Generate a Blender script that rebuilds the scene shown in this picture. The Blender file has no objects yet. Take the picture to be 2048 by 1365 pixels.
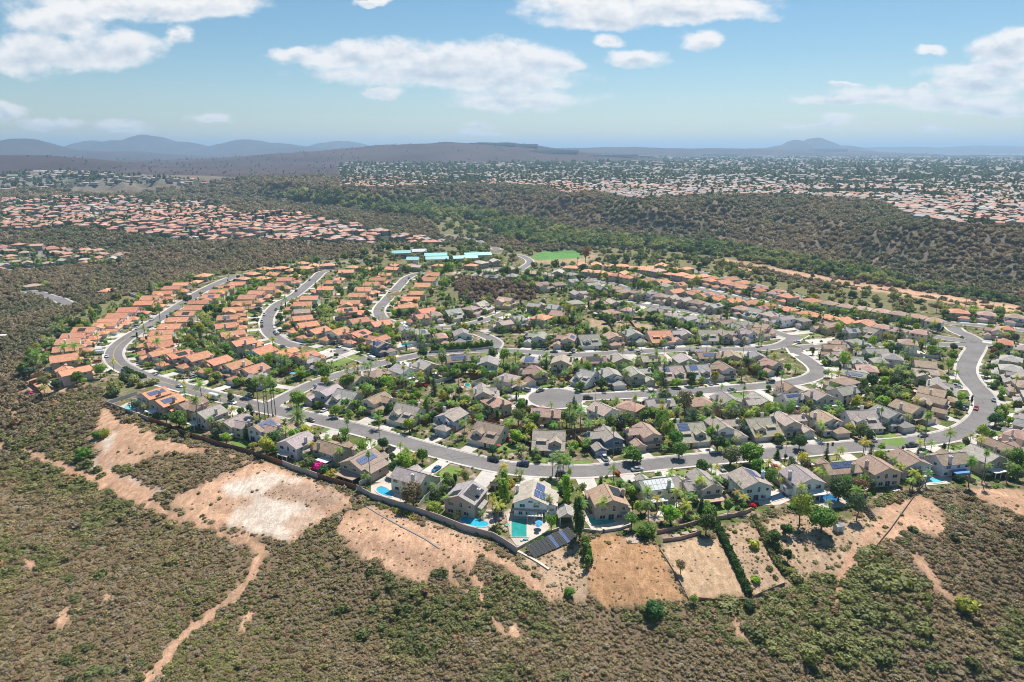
import bpy, math, random
import numpy as np
from mathutils import Vector, Matrix, noise as mnoise

random.seed(7)
rng = np.random.default_rng(7)
R = math.radians
SC = bpy.context.scene
COL = SC.collection

# ------------------------------------------------------------------ camera
CAM_H = 114.0
PITCH = 15.65
FPX = 1365.0           # focal length in pixels of the 2048 wide photograph
cam_d = bpy.data.cameras.new('camera')
cam_d.lens = 24.0
cam_d.sensor_width = 36.0
cam_d.clip_start = 1.0
cam_d.clip_end = 200000.0
cam = bpy.data.objects.new('camera', cam_d)
COL.objects.link(cam)
cam.location = (0, 0, CAM_H)
cam.rotation_euler = (R(90 - PITCH), 0, 0)
SC.camera = cam

# ------------------------------------------------------------------ light
SUN_EL, SUN_AZ = 57.0, 24.0        # azimuth clockwise from +Y (towards +X)
world = bpy.data.worlds.new('World')
SC.world = world
world.use_nodes = True
sun_d = bpy.data.lights.new('sun', 'SUN')
sun_d.energy = 4.3
sun_d.angle = R(0.53)
sun_d.color = (1.0, 0.955, 0.89)
sun = bpy.data.objects.new('sun', sun_d)
COL.objects.link(sun)
sdir = Vector((math.sin(R(SUN_AZ)) * math.cos(R(SUN_EL)), math.cos(R(SUN_AZ)) * math.cos(R(SUN_EL)), math.sin(R(SUN_EL))))
sun.rotation_euler = sdir.to_track_quat('Z', 'Y').to_euler()
sun.location = (0, 0, 300)
SC.view_settings.view_transform = 'Standard'
SC.view_settings.look = 'None'
SC.view_settings.exposure = 0.58
SC.view_settings.gamma = 1.0
SC.view_settings.use_curve_mapping = False
SC.cycles.max_bounces = 5
SC.cycles.diffuse_bounces = 3
SC.cycles.glossy_bounces = 2
SC.cycles.transmission_bounces = 3
SC.cycles.transparent_max_bounces = 6
SC.cycles.volume_bounces = 0
SC.cycles.caustics_reflective = False
SC.cycles.caustics_refractive = False
try:
    SC.cycles.use_denoising = True
    SC.cycles.denoiser = 'OPENIMAGEDENOISE'
    SC.cycles.denoising_prefilter = 'ACCURATE'
except Exception:
    pass
SC.render.film_transparent = False
SC.cycles.pixel_filter_type = 'BLACKMAN_HARRIS'
SC.cycles.filter_width = 1.0


class NT:
    """tiny helper to wire shader nodes"""
    def __init__(self, tree):
        self.t = tree
        self.n = tree.nodes
        self.l = tree.links

    def add(self, typ, **kw):
        nd = self.n.new(typ)
        ins = kw.pop('ins', {})
        for k, v in kw.items():
            setattr(nd, k, v)
        for k, v in ins.items():
            self.set(nd, k, v)
        return nd

    def set(self, nd, k, v):
        s = nd.inputs[k]
        if isinstance(v, bpy.types.NodeSocket):
            self.l.new(v, s)
        else:
            s.default_value = v

    def math(self, op, a, b=None, c=None, clamp=False):
        nd = self.n.new('ShaderNodeMath')
        nd.operation = op
        nd.use_clamp = clamp
        for i, v in enumerate((a, b, c)):
            if v is not None:
                self.set(nd, i, v)
        return nd.outputs[0]

    def vmath(self, op, a, b=None, out=0):
        nd = self.n.new('ShaderNodeVectorMath')
        nd.operation = op
        self.set(nd, 0, a)
        if b is not None:
            self.set(nd, 1, b)
        return nd.outputs[out]

    def mix(self, f, a, b, blend='MIX'):
        nd = self.n.new('ShaderNodeMix')
        nd.data_type = 'RGBA'
        nd.blend_type = blend
        self.set(nd, 0, f)
        self.set(nd, 6, a)
        self.set(nd, 7, b)
        return nd.outputs[2]

    def noise(self, vec, scale, detail=2.0, rough=0.5, dist=0.0, dim='3D'):
        nd = self.n.new('ShaderNodeTexNoise')
        nd.noise_dimensions = dim
        if vec is not None:
            self.l.new(vec, nd.inputs['Vector'])
        nd.inputs['Scale'].default_value = scale
        nd.inputs['Detail'].default_value = detail
        nd.inputs['Roughness'].default_value = rough
        nd.inputs['Distortion'].default_value = dist
        return nd.outputs['Fac']

    def ramp(self, fac, stops, interp='LINEAR'):
        nd = self.n.new('ShaderNodeValToRGB')
        nd.color_ramp.interpolation = interp
        el = nd.color_ramp.elements
        while len(el) < len(stops):
            el.new(0.5)
        for e, (p, c) in zip(el, stops):
            e.position = p
            e.color = (c[0], c[1], c[2], 1) if not isinstance(c, (int, float)) else (c, c, c, 1)
        self.l.new(fac, nd.inputs[0])
        return nd.outputs[0]

    def maprange(self, v, a, b, c=0.0, d=1.0, interp='LINEAR'):
        nd = self.n.new('ShaderNodeMapRange')
        nd.interpolation_type = interp
        self.set(nd, 0, v)
        for i, x in enumerate((a, b, c, d)):
            self.set(nd, i + 1, x)
        return nd.outputs[0]


# ------------------------------------------------------------------ pixel <-> ground
_cp, _sp = math.cos(R(PITCH)), math.sin(R(PITCH))


def ray(px, py):
    """direction of the ray through photograph pixel (px, py)"""
    a = (px - 1024.0) / FPX
    b = (682.5 - py) / FPX
    return (a, _cp + b * _sp, -_sp + b * _cp)


def P(px, py, z=0.0):
    d = ray(px, py)
    t = (z - CAM_H) / d[2]
    return (d[0] * t, d[1] * t)


def to_px(X, Y, Z):
    dy, dz = Y, Z - CAM_H
    dep = dy * _cp - dz * _sp
    up = dy * _sp + dz * _cp
    dep = np.maximum(dep, 1e-3)
    return 1024.0 + FPX * X / dep, 682.5 - FPX * up / dep


# ------------------------------------------------------------------ sky with clouds
def build_sky():
    t = NT(world.node_tree)
    t.n.clear()
    out = t.add('ShaderNodeOutputWorld')
    bg = t.add('ShaderNodeBackground')
    sky = t.add('ShaderNodeTexSky', sky_type='NISHITA')
    sky.sun_disc = False
    sky.sun_elevation = R(SUN_EL)
    sky.sun_rotation = R(SUN_AZ)
    sky.altitude = 200
    sky.air_density = 1.0
    sky.dust_density = 0.25
    sky.ozone_density = 2.4
    tc = t.add('ShaderNodeTexCoord')
    sep = t.add('ShaderNodeSeparateXYZ', ins={0: tc.outputs['Generated']})
    dx, dy, dz = sep.outputs
    ys = t.math('MAXIMUM', dy, 0.15)
    u = t.math('DIVIDE', dx, ys)
    v = t.math('DIVIDE', dz, ys)
    uv = t.add('ShaderNodeCombineXYZ', ins={0: u, 1: v}).outputs[0]
    # warped copy of the coordinates gives the clouds their ragged outline
    vs = t.vmath('MULTIPLY', uv, (1.0, 1.9, 1.0))
    w1 = t.add('ShaderNodeTexNoise', ins={'Vector': vs, 'Scale': 9.0, 'Detail': 5.0, 'Roughness': 0.6})
    w1c = t.vmath('SUBTRACT', w1.outputs['Color'], (0.5, 0.5, 0.5))
    w1s = t.vmath('MULTIPLY', w1c, (0.085, 0.045, 0.0))
    uvw = t.vmath('ADD', uv, w1s)
    clouds = [(250, 8, 215, 27), (110, 36, 85, 36), (400, 16, 130, 22), (232, 92, 105, 34), (70, 92, 70, 30), (42, 124, 70, 30),
              (356, 72, 21, 19), (165, 110, 130, 26), (700, 112, 120, 27), (800, 104, 95, 26), (880, 118, 120, 30), (1010, 122, 115, 32), (1080, 118, 60, 30),
              (880, 152, 230, 27), (1000, 165, 150, 20), (600, 103, 55, 13), (1120, 128, 50, 12), (1040, 203, 135, 22), (990, 212, 90, 12),
              (1230, 8, 185, 24), (1400, 8, 150, 20), (1200, 36, 120, 20), (1350, 30, 170, 18), (1395, 82, 37, 19),
              (1225, 78, 38, 13), (1268, 114, 62, 18), (2010, 100, 65, 26), (1990, 138, 130, 20), (2040, 70, 40, 25), (1960, 170, 110, 16),
              (1770, 190, 110, 18), (1680, 205, 90, 10), (1930, 205, 140, 18), (2010, 215, 120, 15), (1850, 172, 20, 10), (1690, 168, 35, 7),
              (757, 190, 37, 10), (425, 237, 48, 15), (250, 250, 62, 12), (105, 248, 60, 12), (15, 228, 42, 18),
              (957, 252, 24, 9), (965, 267, 36, 6), (1680, 240, 38, 9), (1640, 250, 70, 6), (1884, 262, 42, 9), (1862, 95, 34, 9), (748, -2, 35, 6)]
    cur = None
    low = None
    for (px, py, a, b) in clouds:
        d = ray(px, py)
        cu, cv = d[0] / d[1], d[2] / d[1]
        sa, sb = a / 1365.0 * 1.04, b / 1365.0 * 1.04
        q = t.vmath('SUBTRACT', uvw, (cu, cv, 0))
        q = t.vmath('MULTIPLY', q, (1 / sa, 1 / sb, 0))
        # negative below the middle counts more: flat bottoms
        ln = t.vmath('LENGTH', q, out=1)
        cur = ln if cur is None else t.math('SMOOTH_MIN', cur, ln, 0.35)
        l2 = t.vmath('LENGTH', t.vmath('ADD', q, (0, 0.75, 0)), out=1)
        low = l2 if low is None else t.math('SMOOTH_MIN', low, l2, 0.35)
    body = t.math('SUBTRACT', 1.0, cur)
    vd = t.vmath('MULTIPLY', uv, (1.0, 1.7, 1.0))
    n1 = t.noise(vd, 26.0, 8.0, 0.6)
    n2 = t.noise(vd, 7.0, 4.0, 0.6)
    dens = t.math('ADD', body, t.math('MULTIPLY', t.math('SUBTRACT', n1, 0.5), 1.05))
    dens = t.math('ADD', dens, t.math('MULTIPLY', t.math('SUBTRACT', n2, 0.5), 0.5))
    mask = t.maprange(dens, -0.14, 0.5, 0.0, 1.0, 'SMOOTHSTEP')
    front = t.maprange(dy, 0.15, 0.3, 0.0, 1.0)
    mask = t.math('MULTIPLY', mask, front)
        # sun shading painted into the cloud colour: bright crowns, greyer flat bases
    up = t.vmath('ADD', vd, (0.004, 0.022, 0.0))
    n1u = t.noise(up, 26.0, 4.0, 0.55)
    relief = t.math('MULTIPLY', t.math('SUBTRACT', n1, n1u), 0.9)
    core = t.maprange(dens, 0.15, 1.25, 0.0, 1.0)
    under = t.maprange(t.math('ADD', low, t.math('MULTIPLY', t.math('SUBTRACT', n2, 0.5), 0.9)), 1.05, 0.25, 0.0, 1.0, 'SMOOTHSTEP')
    lum = t.math('SUBTRACT', 1.0, t.math('MULTIPLY', t.math('MULTIPLY', core, under), 0.55))
    lum = t.math('ADD', lum, relief)
    lum = t.math('MINIMUM', t.math('MAXIMUM', lum, 0.6), 1.02)
    ccol = t.mix(t.maprange(lum, 0.60, 1.0), (0.58, 0.66, 0.76, 1), (0.97, 0.96, 0.96, 1))
    CL = 10.2
    ccol = t.vmath('MULTIPLY', ccol, (CL, CL, CL))
    # the air between us and the clouds low in the sky
    skyc = t.add('ShaderNodeHueSaturation', ins={'Hue': 0.490, 'Saturation': 1.22, 'Value': 0.97, 'Color': sky.outputs[0]}).outputs[0]
    far = t.maprange(v, 0.02, 0.16, 0.85, 1.0)
    m2 = t.math('MULTIPLY', mask, far)
    mixed = t.mix(m2, skyc, ccol)
    t.l.new(mixed, bg.inputs[0])
    bg.inputs[1].default_value = SKY_STRENGTH
    t.l.new(bg.outputs[0], out.inputs[0])


SKY_STRENGTH = 0.066
build_sky()


# ------------------------------------------------------------------ terrain height
def _hash(ix, iy, s):
    h = (ix * 374761393 + iy * 668265263 + s * 974634777) & 0xffffffff
    h = ((h ^ (h >> 13)) * 1274126177) & 0xffffffff
    h = h ^ (h >> 16)
    return (h & 0xffff) / 65535.0


def vnoise(x, y, s=0):
    x = np.asarray(x, float); y = np.asarray(y, float)
    ix = np.floor(x).astype(np.int64); iy = np.floor(y).astype(np.int64)
    fx = x - ix; fy = y - iy
    fx = fx * fx * (3 - 2 * fx); fy = fy * fy * (3 - 2 * fy)
    a = _hash(ix, iy, s); b = _hash(ix + 1, iy, s); c = _hash(ix, iy + 1, s); d = _hash(ix + 1, iy + 1, s)
    return (a * (1 - fx) + b * fx) * (1 - fy) + (c * (1 - fx) + d * fx) * fy


def fbm(x, y, s=0, octv=4):
    r = 0; a = 0.5; tot = 0
    x = np.asarray(x, float); y = np.asarray(y, float)
    for i in range(octv):
        r = r + a * vnoise(x, y, s + i); tot += a
        x = x * 2.03 + 17.1; y = y * 2.03 + 5.7; a *= 0.5
    return r / tot - 0.5


def sstep(a, b, x):
    t = np.clip((x - a) / (b - a), 0, 1)
    return t * t * (3 - 2 * t)


def inside(X, Y, poly):
    n = len(poly); r = np.zeros(X.shape, bool)
    for i in range(n):
        x1, y1 = poly[i]; x2, y2 = poly[(i + 1) % n]
        if y1 == y2:
            continue
        c = ((y1 > Y) != (y2 > Y)) & (X < (x2 - x1) * (Y - y1) / (y2 - y1) + x1)
        r ^= c
    return r


def pdist(X, Y, line, closed=False):
    d = np.full(X.shape, 1e18)
    n = len(line)
    for i in range(n if closed else n - 1):
        x1, y1 = line[i]; x2, y2 = line[(i + 1) % n]
        vx, vy = x2 - x1, y2 - y1
        L = vx * vx + vy * vy + 1e-9
        t = np.clip(((X - x1) * vx + (Y - y1) * vy) / L, 0, 1)
        dd = (X - x1 - t * vx) ** 2 + (Y - y1 - t * vy) ** 2
        d = np.minimum(d, dd)
    return np.sqrt(d)


RIM = [(205, 806), (250, 826), (298, 845), (345, 862), (401, 882), (455, 898), (484, 905), (541, 925), (586, 942), (640, 962), (715, 985),
       (745, 1002), (832, 1030), (928, 1066), (990, 1082), (1036, 1112), (1075, 1098), (1120, 1072), (1160, 1068), (1200, 1066), (1262, 1068), (1322, 1092),
       (1400, 1074), (1440, 1060), (1500, 1038), (1560, 1018), (1610, 1030), (1700, 1040), (1760, 1000), (1800, 985), (1860, 982), (1920, 975),
       (2048, 978), (2300, 985)]
BACK = [(2500, 680), (2048, 624), (1900, 606), (1750, 580), (1600, 562), (1480, 536), (1350, 519), (1180, 512), (1060, 503), (960, 492), (880, 490), (760, 494),
        (700, 515), (640, 522), (560, 528), (500, 540), (440, 548), (385, 562), (320, 575), (262, 588), (190, 612), (120, 645), (88, 680), (72, 720), (100, 765), (150, 760), (200, 772)]
PLAT = [P(*q) for q in RIM + BACK]
MZ, VZ = 30.0, -15.0
MESA_L = [(-2200, 350), (-900, 350), (0, 350), (300, 350), (420, 352), (560, 362), (680, 374), (760, 378), (840, 374), (960, 371), (1080, 374), (1135, 390), (1190, 386), (1262, 402), (1330, 396), (1440, 393), (1560, 392), (1640, 398),
          (1700, 400), (1760, 404), (1800, 424), (1850, 446), (1930, 452), (2048, 455), (2600, 470)]
FOOT_L = [(-2200, 398), (-900, 398), (0, 398), (300, 398), (420, 404), (520, 412), (640, 420), (740, 426), (850, 426), (960, 432), (1060, 446), (1140, 462), (1250, 474), (1350, 482), (1430, 488), (1500, 496), (1580, 512), (1700, 536),
          (1820, 560), (1930, 582), (2048, 606), (2600, 690)]
MESA = [P(a, b, MZ) for a, b in MESA_L]
FOOT = [P(a, b, VZ) for a, b in FOOT_L]
_far = [(40000, 9000), (60000, 90000), (-60000, 90000), (-60000, 4000)]
MESA_P = MESA + _far
FOOT_P = FOOT + _far

# far hills: photograph pixel of the summit, distance, half widths (m), sharpness
HILLS = [(860, 293, 5200, 1250, 900), (960, 293, 5400, 900, 800), (740, 309, 5000, 700, 900), (620, 328, 4700, 600, 700), (520, 345, 4300, 400, 500), (1060, 300, 5200, 800, 800),
         (40, 313, 3300, 420, 330), (140, 320, 3250, 260, 300), (-120, 312, 3300, 700, 400), (195, 333, 3200, 200, 260), (400, 338, 5200, 400, 400), (270, 345, 5000, 250, 300),
         (35, 284, 7600, 520, 600), (150, 302, 7500, 700, 600), (250, 304, 7300, 550, 600), (-150, 290, 7600, 900, 600), (340, 316, 7000, 500, 500), (80, 291, 7600, 400, 500),
         (180, 286, 11000, 320, 800), (300, 277, 11500, 560, 900), (360, 285, 11500, 560, 900), (490, 282, 11500, 650, 900), (560, 291, 11500, 750, 900), (680, 283, 13000, 750, 900), (240, 287, 11000, 560, 800), (610, 295, 10500, 1000, 900),
         (1594, 282, 11500, 300, 500), (1632, 278, 12500, 460, 600), (1560, 293, 11500, 500, 500), (1690, 293, 12500, 500, 600), (1250, 296, 8500, 2600, 900), (1500, 296.5, 9500, 2200, 900),
         (1800, 294, 15000, 3400, 900), (1980, 292, 17000, 2000, 900)]


def H(X, Y):
    X = np.atleast_1d(np.asarray(X, float)); Y = np.atleast_1d(np.asarray(Y, float))
    ins = inside(X, Y, PLAT)
    d = np.where(ins, 0, pdist(X, Y, PLAT, True))
    # how deep the canyon round the plateau is
    front = 1 - sstep(250, 360, Y)
    east = sstep(-70, 70, X)
    Vf = -9 * (1 - east) - 27 * east
    Vb = -14.0 + 12 * sstep(-80, -500, X) * sstep(700, 1100, Y)
    V = Vf * front + Vb * (1 - front)
    Lw = 60 + 50 * front * east
    z = V * sstep(-2, Lw, d)
    nat = sstep(3, 40, d)
    z = z + nat * (7 * fbm(X / 60, Y / 60, 3) + 16 * fbm(X / 210, Y / 210, 11) * sstep(20, 150, d)) * (1 + 0.6 * sstep(500, 1200, Y))
    # gullies on the near slope
    z = z + nat * front * 3.0 * (np.abs(fbm(X / 35 + 4, Y / 60, 21)) * 2 - 0.3)
    mx, my = P(20, 655, -4)
    z = z + (9.0 * np.exp(-((X - mx) / 75) ** 2 - ((Y - my) / 48) ** 2)) * sstep(4, 45, d) * (1 - ins)
    # dark scrub knoll in the middle of the houses
    kx, ky = P(985, 575, 6)
    e = ((X - kx) / 52) ** 2 + ((Y - ky) / 34) ** 2
    z = z + 9.0 * np.exp(-e * 1.6) * ins
    # far mesa beyond the river
    fi = inside(X, Y, FOOT_P)
    mi = inside(X, Y, MESA_P)
    df = pdist(X, Y, FOOT); dm = pdist(X, Y, MESA)
    t = np.where(mi, 1.0, np.where(fi, df / (df + dm + 1e-6), 0.0))
    t = t * t * (3 - 2 * t)
    rid = fbm(X / 120 + 3, Y / 120, 31, 4)
    slope = np.sin(np.pi * np.clip(t, 0, 1))
    zm = VZ + (MZ - VZ) * t + slope * (np.abs(rid) * 88 - 9)
    zm = zm + mi * (5 * fbm(X / 500, Y / 500, 41) * sstep(0, 300, dm))
    z = np.where(fi, np.where(ins, z, zm), z)
    # far hills
    h = np.zeros(X.shape)
    for (px, py, dist, wx, wy) in HILLS:
        dr = ray(px, py)
        k = dist / dr[1]
        cx, cy, cz = dr[0] * k, dist, CAM_H + dr[2] * k
        if cz < MZ:
            cz = MZ + 14
        g = (cz - MZ) * np.exp(-(((X - cx) / wx) ** 2 + ((Y - cy) / wy) ** 2))
        h = np.maximum(h, g) + 0.12 * np.minimum(h, g)
    rough = 1 + 0.42 * fbm(X / 900, Y / 900, 51, 5) + 0.2 * fbm(X / 250, Y / 250, 57, 4)
    z = z + h * np.where(Y > 2100, rough, 0)
    return z


_Hfull = H
_gx0, _gy0, _gs = -1200.0, 60.0, 2.0
_gX, _gY = np.meshgrid(np.arange(_gx0, 1200.1, _gs), np.arange(_gy0, 1500.1, _gs))
_GRID = _Hfull(_gX.ravel(), _gY.ravel()).reshape(_gX.shape)


def H(X, Y):
    """terrain height; single points come from a 2 m grid of the same surface"""
    if np.ndim(X) == 0:
        fx = (float(X) - _gx0) / _gs; fy = (float(Y) - _gy0) / _gs
        i = int(fy); j = int(fx)
        if fx >= 0 and fy >= 0 and i < _GRID.shape[0] - 1 and j < _GRID.shape[1] - 1:
            fx -= j; fy -= i
            a, b, c, d = _GRID[i, j], _GRID[i, j + 1], _GRID[i + 1, j], _GRID[i + 1, j + 1]
            return ((a * (1 - fx) + b * fx) * (1 - fy) + (c * (1 - fx) + d * fx) * fy,)
    return _Hfull(X, Y)


def GP(px, py, h=0.0):
    """ground point whose (ground + h) shows at that pixel"""
    z = 0.0
    x, y = P(px, py, z + h)
    for _ in range(14):
        z2 = float(H(x, y)[0])
        z = z * 0.45 + z2 * 0.55
        x, y = P(px, py, z + h)
    return x, y, z


# ------------------------------------------------------------------ mesh helpers
def link(o, parent=None):
    COL.objects.link(o)
    if parent is not None:
        o.parent = parent
    return o


class MB:
    """collects faces, then builds ONE mesh object"""
    def __init__(self):
        self.v = []; self.f = []; self.m = []

    def face(self, pts, mi=0):
        b = len(self.v)
        self.v.extend([tuple(p) for p in pts])
        self.f.append(tuple(range(b, b + len(pts))))
        self.m.append(mi)

    def box(self, x0, y0, z0, x1, y1, z1, mi=0, bottom=False):
        b = len(self.v)
        self.v += [(x0, y0, z0), (x1, y0, z0), (x1, y1, z0), (x0, y1, z0), (x0, y0, z1), (x1, y0, z1), (x1, y1, z1), (x0, y1, z1)]
        fs = [(0, 1, 5, 4), (1, 2, 6, 5), (2, 3, 7, 6), (3, 0, 4, 7), (4, 5, 6, 7)]
        if bottom:
            fs.append((3, 2, 1, 0))
        for q in fs:
            self.f.append(tuple(b + i for i in q)); self.m.append(mi)

    def prism(self, poly, z0, z1, mi=0, bottom=True):
        n = len(poly); b = len(self.v)
        self.v += [(x, y, z0) for x, y in poly] + [(x, y, z1) for x, y in poly]
        for i in range(n):
            j = (i + 1) % n
            self.f.append((b + i, b + j, b + n + j, b + n + i)); self.m.append(mi)
        self.f.append(tuple(b + n + i for i in range(n))); self.m.append(mi)
        if bottom:
            self.f.append(tuple(b + i for i in reversed(range(n)))); self.m.append(mi)

    def extr(self, prof, y0, y1, mi=0, axis='y'):
        """profile in (x,z) extruded along y (or profile (y,z) along x)"""
        n = len(prof); b = len(self.v)
        for yy in (y0, y1):
            for (a, z) in prof:
                self.v.append((a, yy, z) if axis == 'y' else (yy, a, z))
        for i in range(n):
            j = (i + 1) % n
            self.f.append((b + i, b + j, b + n + j, b + n + i)); self.m.append(mi)
        self.f.append(tuple(b + i for i in reversed(range(n)))); self.m.append(mi)
        self.f.append(tuple(b + n + i for i in range(n))); self.m.append(mi)

    def tube(self, pts, radii, n=6, mi=0, cap=True):
        rings = []
        for i, p in enumerate(pts):
            p = Vector(p)
            a = Vector(pts[max(i - 1, 0)]); c = Vector(pts[min(i + 1, len(pts) - 1)])
            d = (c - a)
            d = d.normalized() if d.length > 1e-6 else Vector((0, 0, 1))
            s = d.cross(Vector((0, 0, 1)))
            s = s.normalized() if s.length > 1e-3 else Vector((1, 0, 0))
            t = s.cross(d)
            b = len(self.v)
            r = radii[i] if hasattr(radii, '__len__') else radii
            for k in range(n):
                an = 2 * math.pi * k / n
                self.v.append(tuple(p + s * math.cos(an) * r + t * math.sin(an) * r))
            rings.append(b)
        for a, c in zip(rings[:-1], rings[1:]):
            for k in range(n):
                k2 = (k + 1) % n
                self.f.append((a + k, a + k2, c + k2, c + k)); self.m.append(mi)
        if cap:
            self.f.append(tuple(rings[-1] + k for k in range(n))); self.m.append(mi)
            self.f.append(tuple(rings[0] + k for k in reversed(range(n)))); self.m.append(mi)

    def mesh(self, name, mats, smooth=False):
        me = bpy.data.meshes.new(name)
        me.from_pydata(self.v, [], self.f)
        for m in (mats if isinstance(mats, (list, tuple)) else [mats]):
            me.materials.append(m)
        if any(self.m):
            me.polygons.foreach_set('material_index', self.m)
        me.polygons.foreach_set('use_smooth', [smooth] * len(self.f))
        # consistent outward normals
        import bmesh
        bm = bmesh.new(); bm.from_mesh(me)
        bmesh.ops.recalc_face_normals(bm, faces=bm.faces)
        bm.to_mesh(me); bm.free()
        return me

    def build(self, name, mats, parent=None, smooth=False, color=None):
        o = bpy.data.objects.new(name, self.mesh(name, mats, smooth))
        link(o, parent)
        if color:
            o.color = (*color, 1)
        return o


def np_mesh(name, V, F, mat, smooth=False):
    """V (n,3), F (m,k)"""
    me = bpy.data.meshes.new(name)
    V = np.asarray(V, np.float32); F = np.asarray(F, np.int32)
    me.vertices.add(len(V)); me.vertices.foreach_set('co', V.ravel())
    k = F.shape[1]
    me.loops.add(F.size); me.loops.foreach_set('vertex_index', F.ravel())
    me.polygons.add(len(F))
    me.polygons.foreach_set('loop_start', np.arange(0, F.size, k, dtype=np.int32))
    me.polygons.foreach_set('use_smooth', np.full(len(F), smooth))
    for m in (mat if isinstance(mat, (list, tuple)) else [mat]):
        me.materials.append(m)
    me.update(calc_edges=True)
    return me


def tag(o, label, cat, group=None, kind=None):
    if label:
        o['label'] = label
    if cat:
        o['category'] = cat
    if group:
        o['group'] = group
    if kind:
        o['kind'] = kind
    return o


def empty(name, loc, rz=0.0, label=None, cat=None, group=None):
    o = bpy.data.objects.new(name, None)
    link(o)
    o.empty_display_size = 0.5
    o.location = loc
    o.rotation_euler = (0, 0, rz)
    return tag(o, label, cat, group)


KIDS = {}


def copy_tree(o, parent=None, colors=None, first=True):
    """copy a thing and every part under it; colors = {part name: rgb}"""
    c = o.copy()
    COL.objects.link(c)
    c.parent = parent
    if colors:
        k = o.name.split('.')[0]
        if k in colors:
            c.color = (*colors[k], 1)
    if o.name not in KIDS:
        KIDS[o.name] = list(o.children)
    for ch in KIDS[o.name]:
        copy_tree(ch, c, colors, False)
    return c


# ------------------------------------------------------------------ materials
def mat(name):
    m = bpy.data.materials.new(name)
    m.use_nodes = True
    t = NT(m.node_tree)
    t.n.clear()
    out = t.add('ShaderNodeOutputMaterial')
    p = t.add('ShaderNodeBsdfPrincipled')
    p.inputs['Roughness'].default_value = 0.8
    p.inputs['Specular IOR Level'].default_value = 0.3
    t.l.new(p.outputs[0], out.inputs[0])
    return m, t, p, out


def bump(t, p, h, strength, dist=0.05):
    b = t.add('ShaderNodeBump', ins={'Strength': strength, 'Distance': dist, 'Height': h})
    t.l.new(b.outputs[0], p.inputs['Normal'])


def m_plain(name, c, rough=0.7, spec=0.3, metal=0.0, var=0.12, sc=0.8, objcol=False):
    m, t, p, o = mat(name)
    tc = t.add('ShaderNodeTexCoord')
    base = t.add('ShaderNodeObjectInfo').outputs['Color'] if objcol else None
    n = t.noise(tc.outputs['Object'], sc, 4.0, 0.6)
    f = t.maprange(n, 0.25, 0.75, 1 - var, 1 + var)
    if base is None:
        rgb = t.add('ShaderNodeRGB'); rgb.outputs[0].default_value = (*c, 1); base = rgb.outputs[0]
    col = t.vmath('MULTIPLY', base, t.add('ShaderNodeCombineXYZ', ins={0: f, 1: f, 2: f}).outputs[0])
    t.l.new(col, p.inputs['Base Color'])
    p.inputs['Roughness'].default_value = rough
    p.inputs['Specular IOR Level'].default_value = spec
    p.inputs['Metallic'].default_value = metal
    return m


def m_stucco():
    m, t, p, o = mat('stucco')
    tc = t.add('ShaderNodeTexCoord')
    base = t.add('ShaderNodeObjectInfo').outputs['Color']
    n = t.noise(tc.outputs['Object'], 0.5, 5.0, 0.65)
    n2 = t.noise(tc.outputs['Object'], 18.0, 2.0, 0.5)
    f = t.math('ADD', t.maprange(n, 0.25, 0.75, 0.9, 1.06), t.maprange(n2, 0.3, 0.7, -0.04, 0.04))
    col = t.vmath('MULTIPLY', base, t.add('ShaderNodeCombineXYZ', ins={0: f, 1: f, 2: f}).outputs[0])
    t.l.new(col, p.inputs['Base Color'])
    p.inputs['Roughness'].default_value = 0.9
    bump(t, p, n2, 0.3, 0.02)
    return m


def m_roof():
    """flat or barrel tiles in staggered courses, tile to tile colour variation, streaks of dirt"""
    m, t, p, o = mat('roof_tiles')
    uv = t.add('ShaderNodeUVMap', uv_map='UV')
    oi = t.add('ShaderNodeObjectInfo')
    br = t.add('ShaderNodeTexBrick', ins={'Vector': uv.outputs[0], 'Color1': (0.83, 0.83, 0.83, 1), 'Color2': (1.14, 1.1, 1.06, 1), 'Mortar': (0.52, 0.5, 0.48, 1),
                                         'Scale': 1.0, 'Mortar Size': 0.028, 'Mortar Smooth': 0.3, 'Bias': 0.0, 'Brick Width': 0.42, 'Row Height': 0.38})
    n = t.noise(uv.outputs[0], 0.45, 5.0, 0.65)
    n3 = t.noise(t.vmath('MULTIPLY', uv.outputs[0], (3.0, 0.5, 1.0)), 0.9, 3.0, 0.6)
    f = t.math('MULTIPLY', t.maprange(n, 0.25, 0.75, 0.78, 1.2), t.maprange(n3, 0.3, 0.7, 0.9, 1.1))
    fc = t.add('ShaderNodeCombineXYZ', ins={0: f, 1: f, 2: f}).outputs[0]
    col = t.vmath('MULTIPLY', t.vmath('MULTIPLY', oi.outputs['Color'], br.outputs['Color']), fc)
    t.l.new(col, p.inputs['Base Color'])
    p.inputs['Roughness'].default_value = 0.82
    wv = t.add('ShaderNodeTexWave', wave_type='BANDS', bands_direction='Y', ins={'Vector': uv.outputs[0], 'Scale': 0.83})
    bump(t, p, t.math('ADD', br.outputs['Fac'], t.math('MULTIPLY', wv.outputs[1], 0.7)), 0.6, 0.05)
    return m


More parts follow.
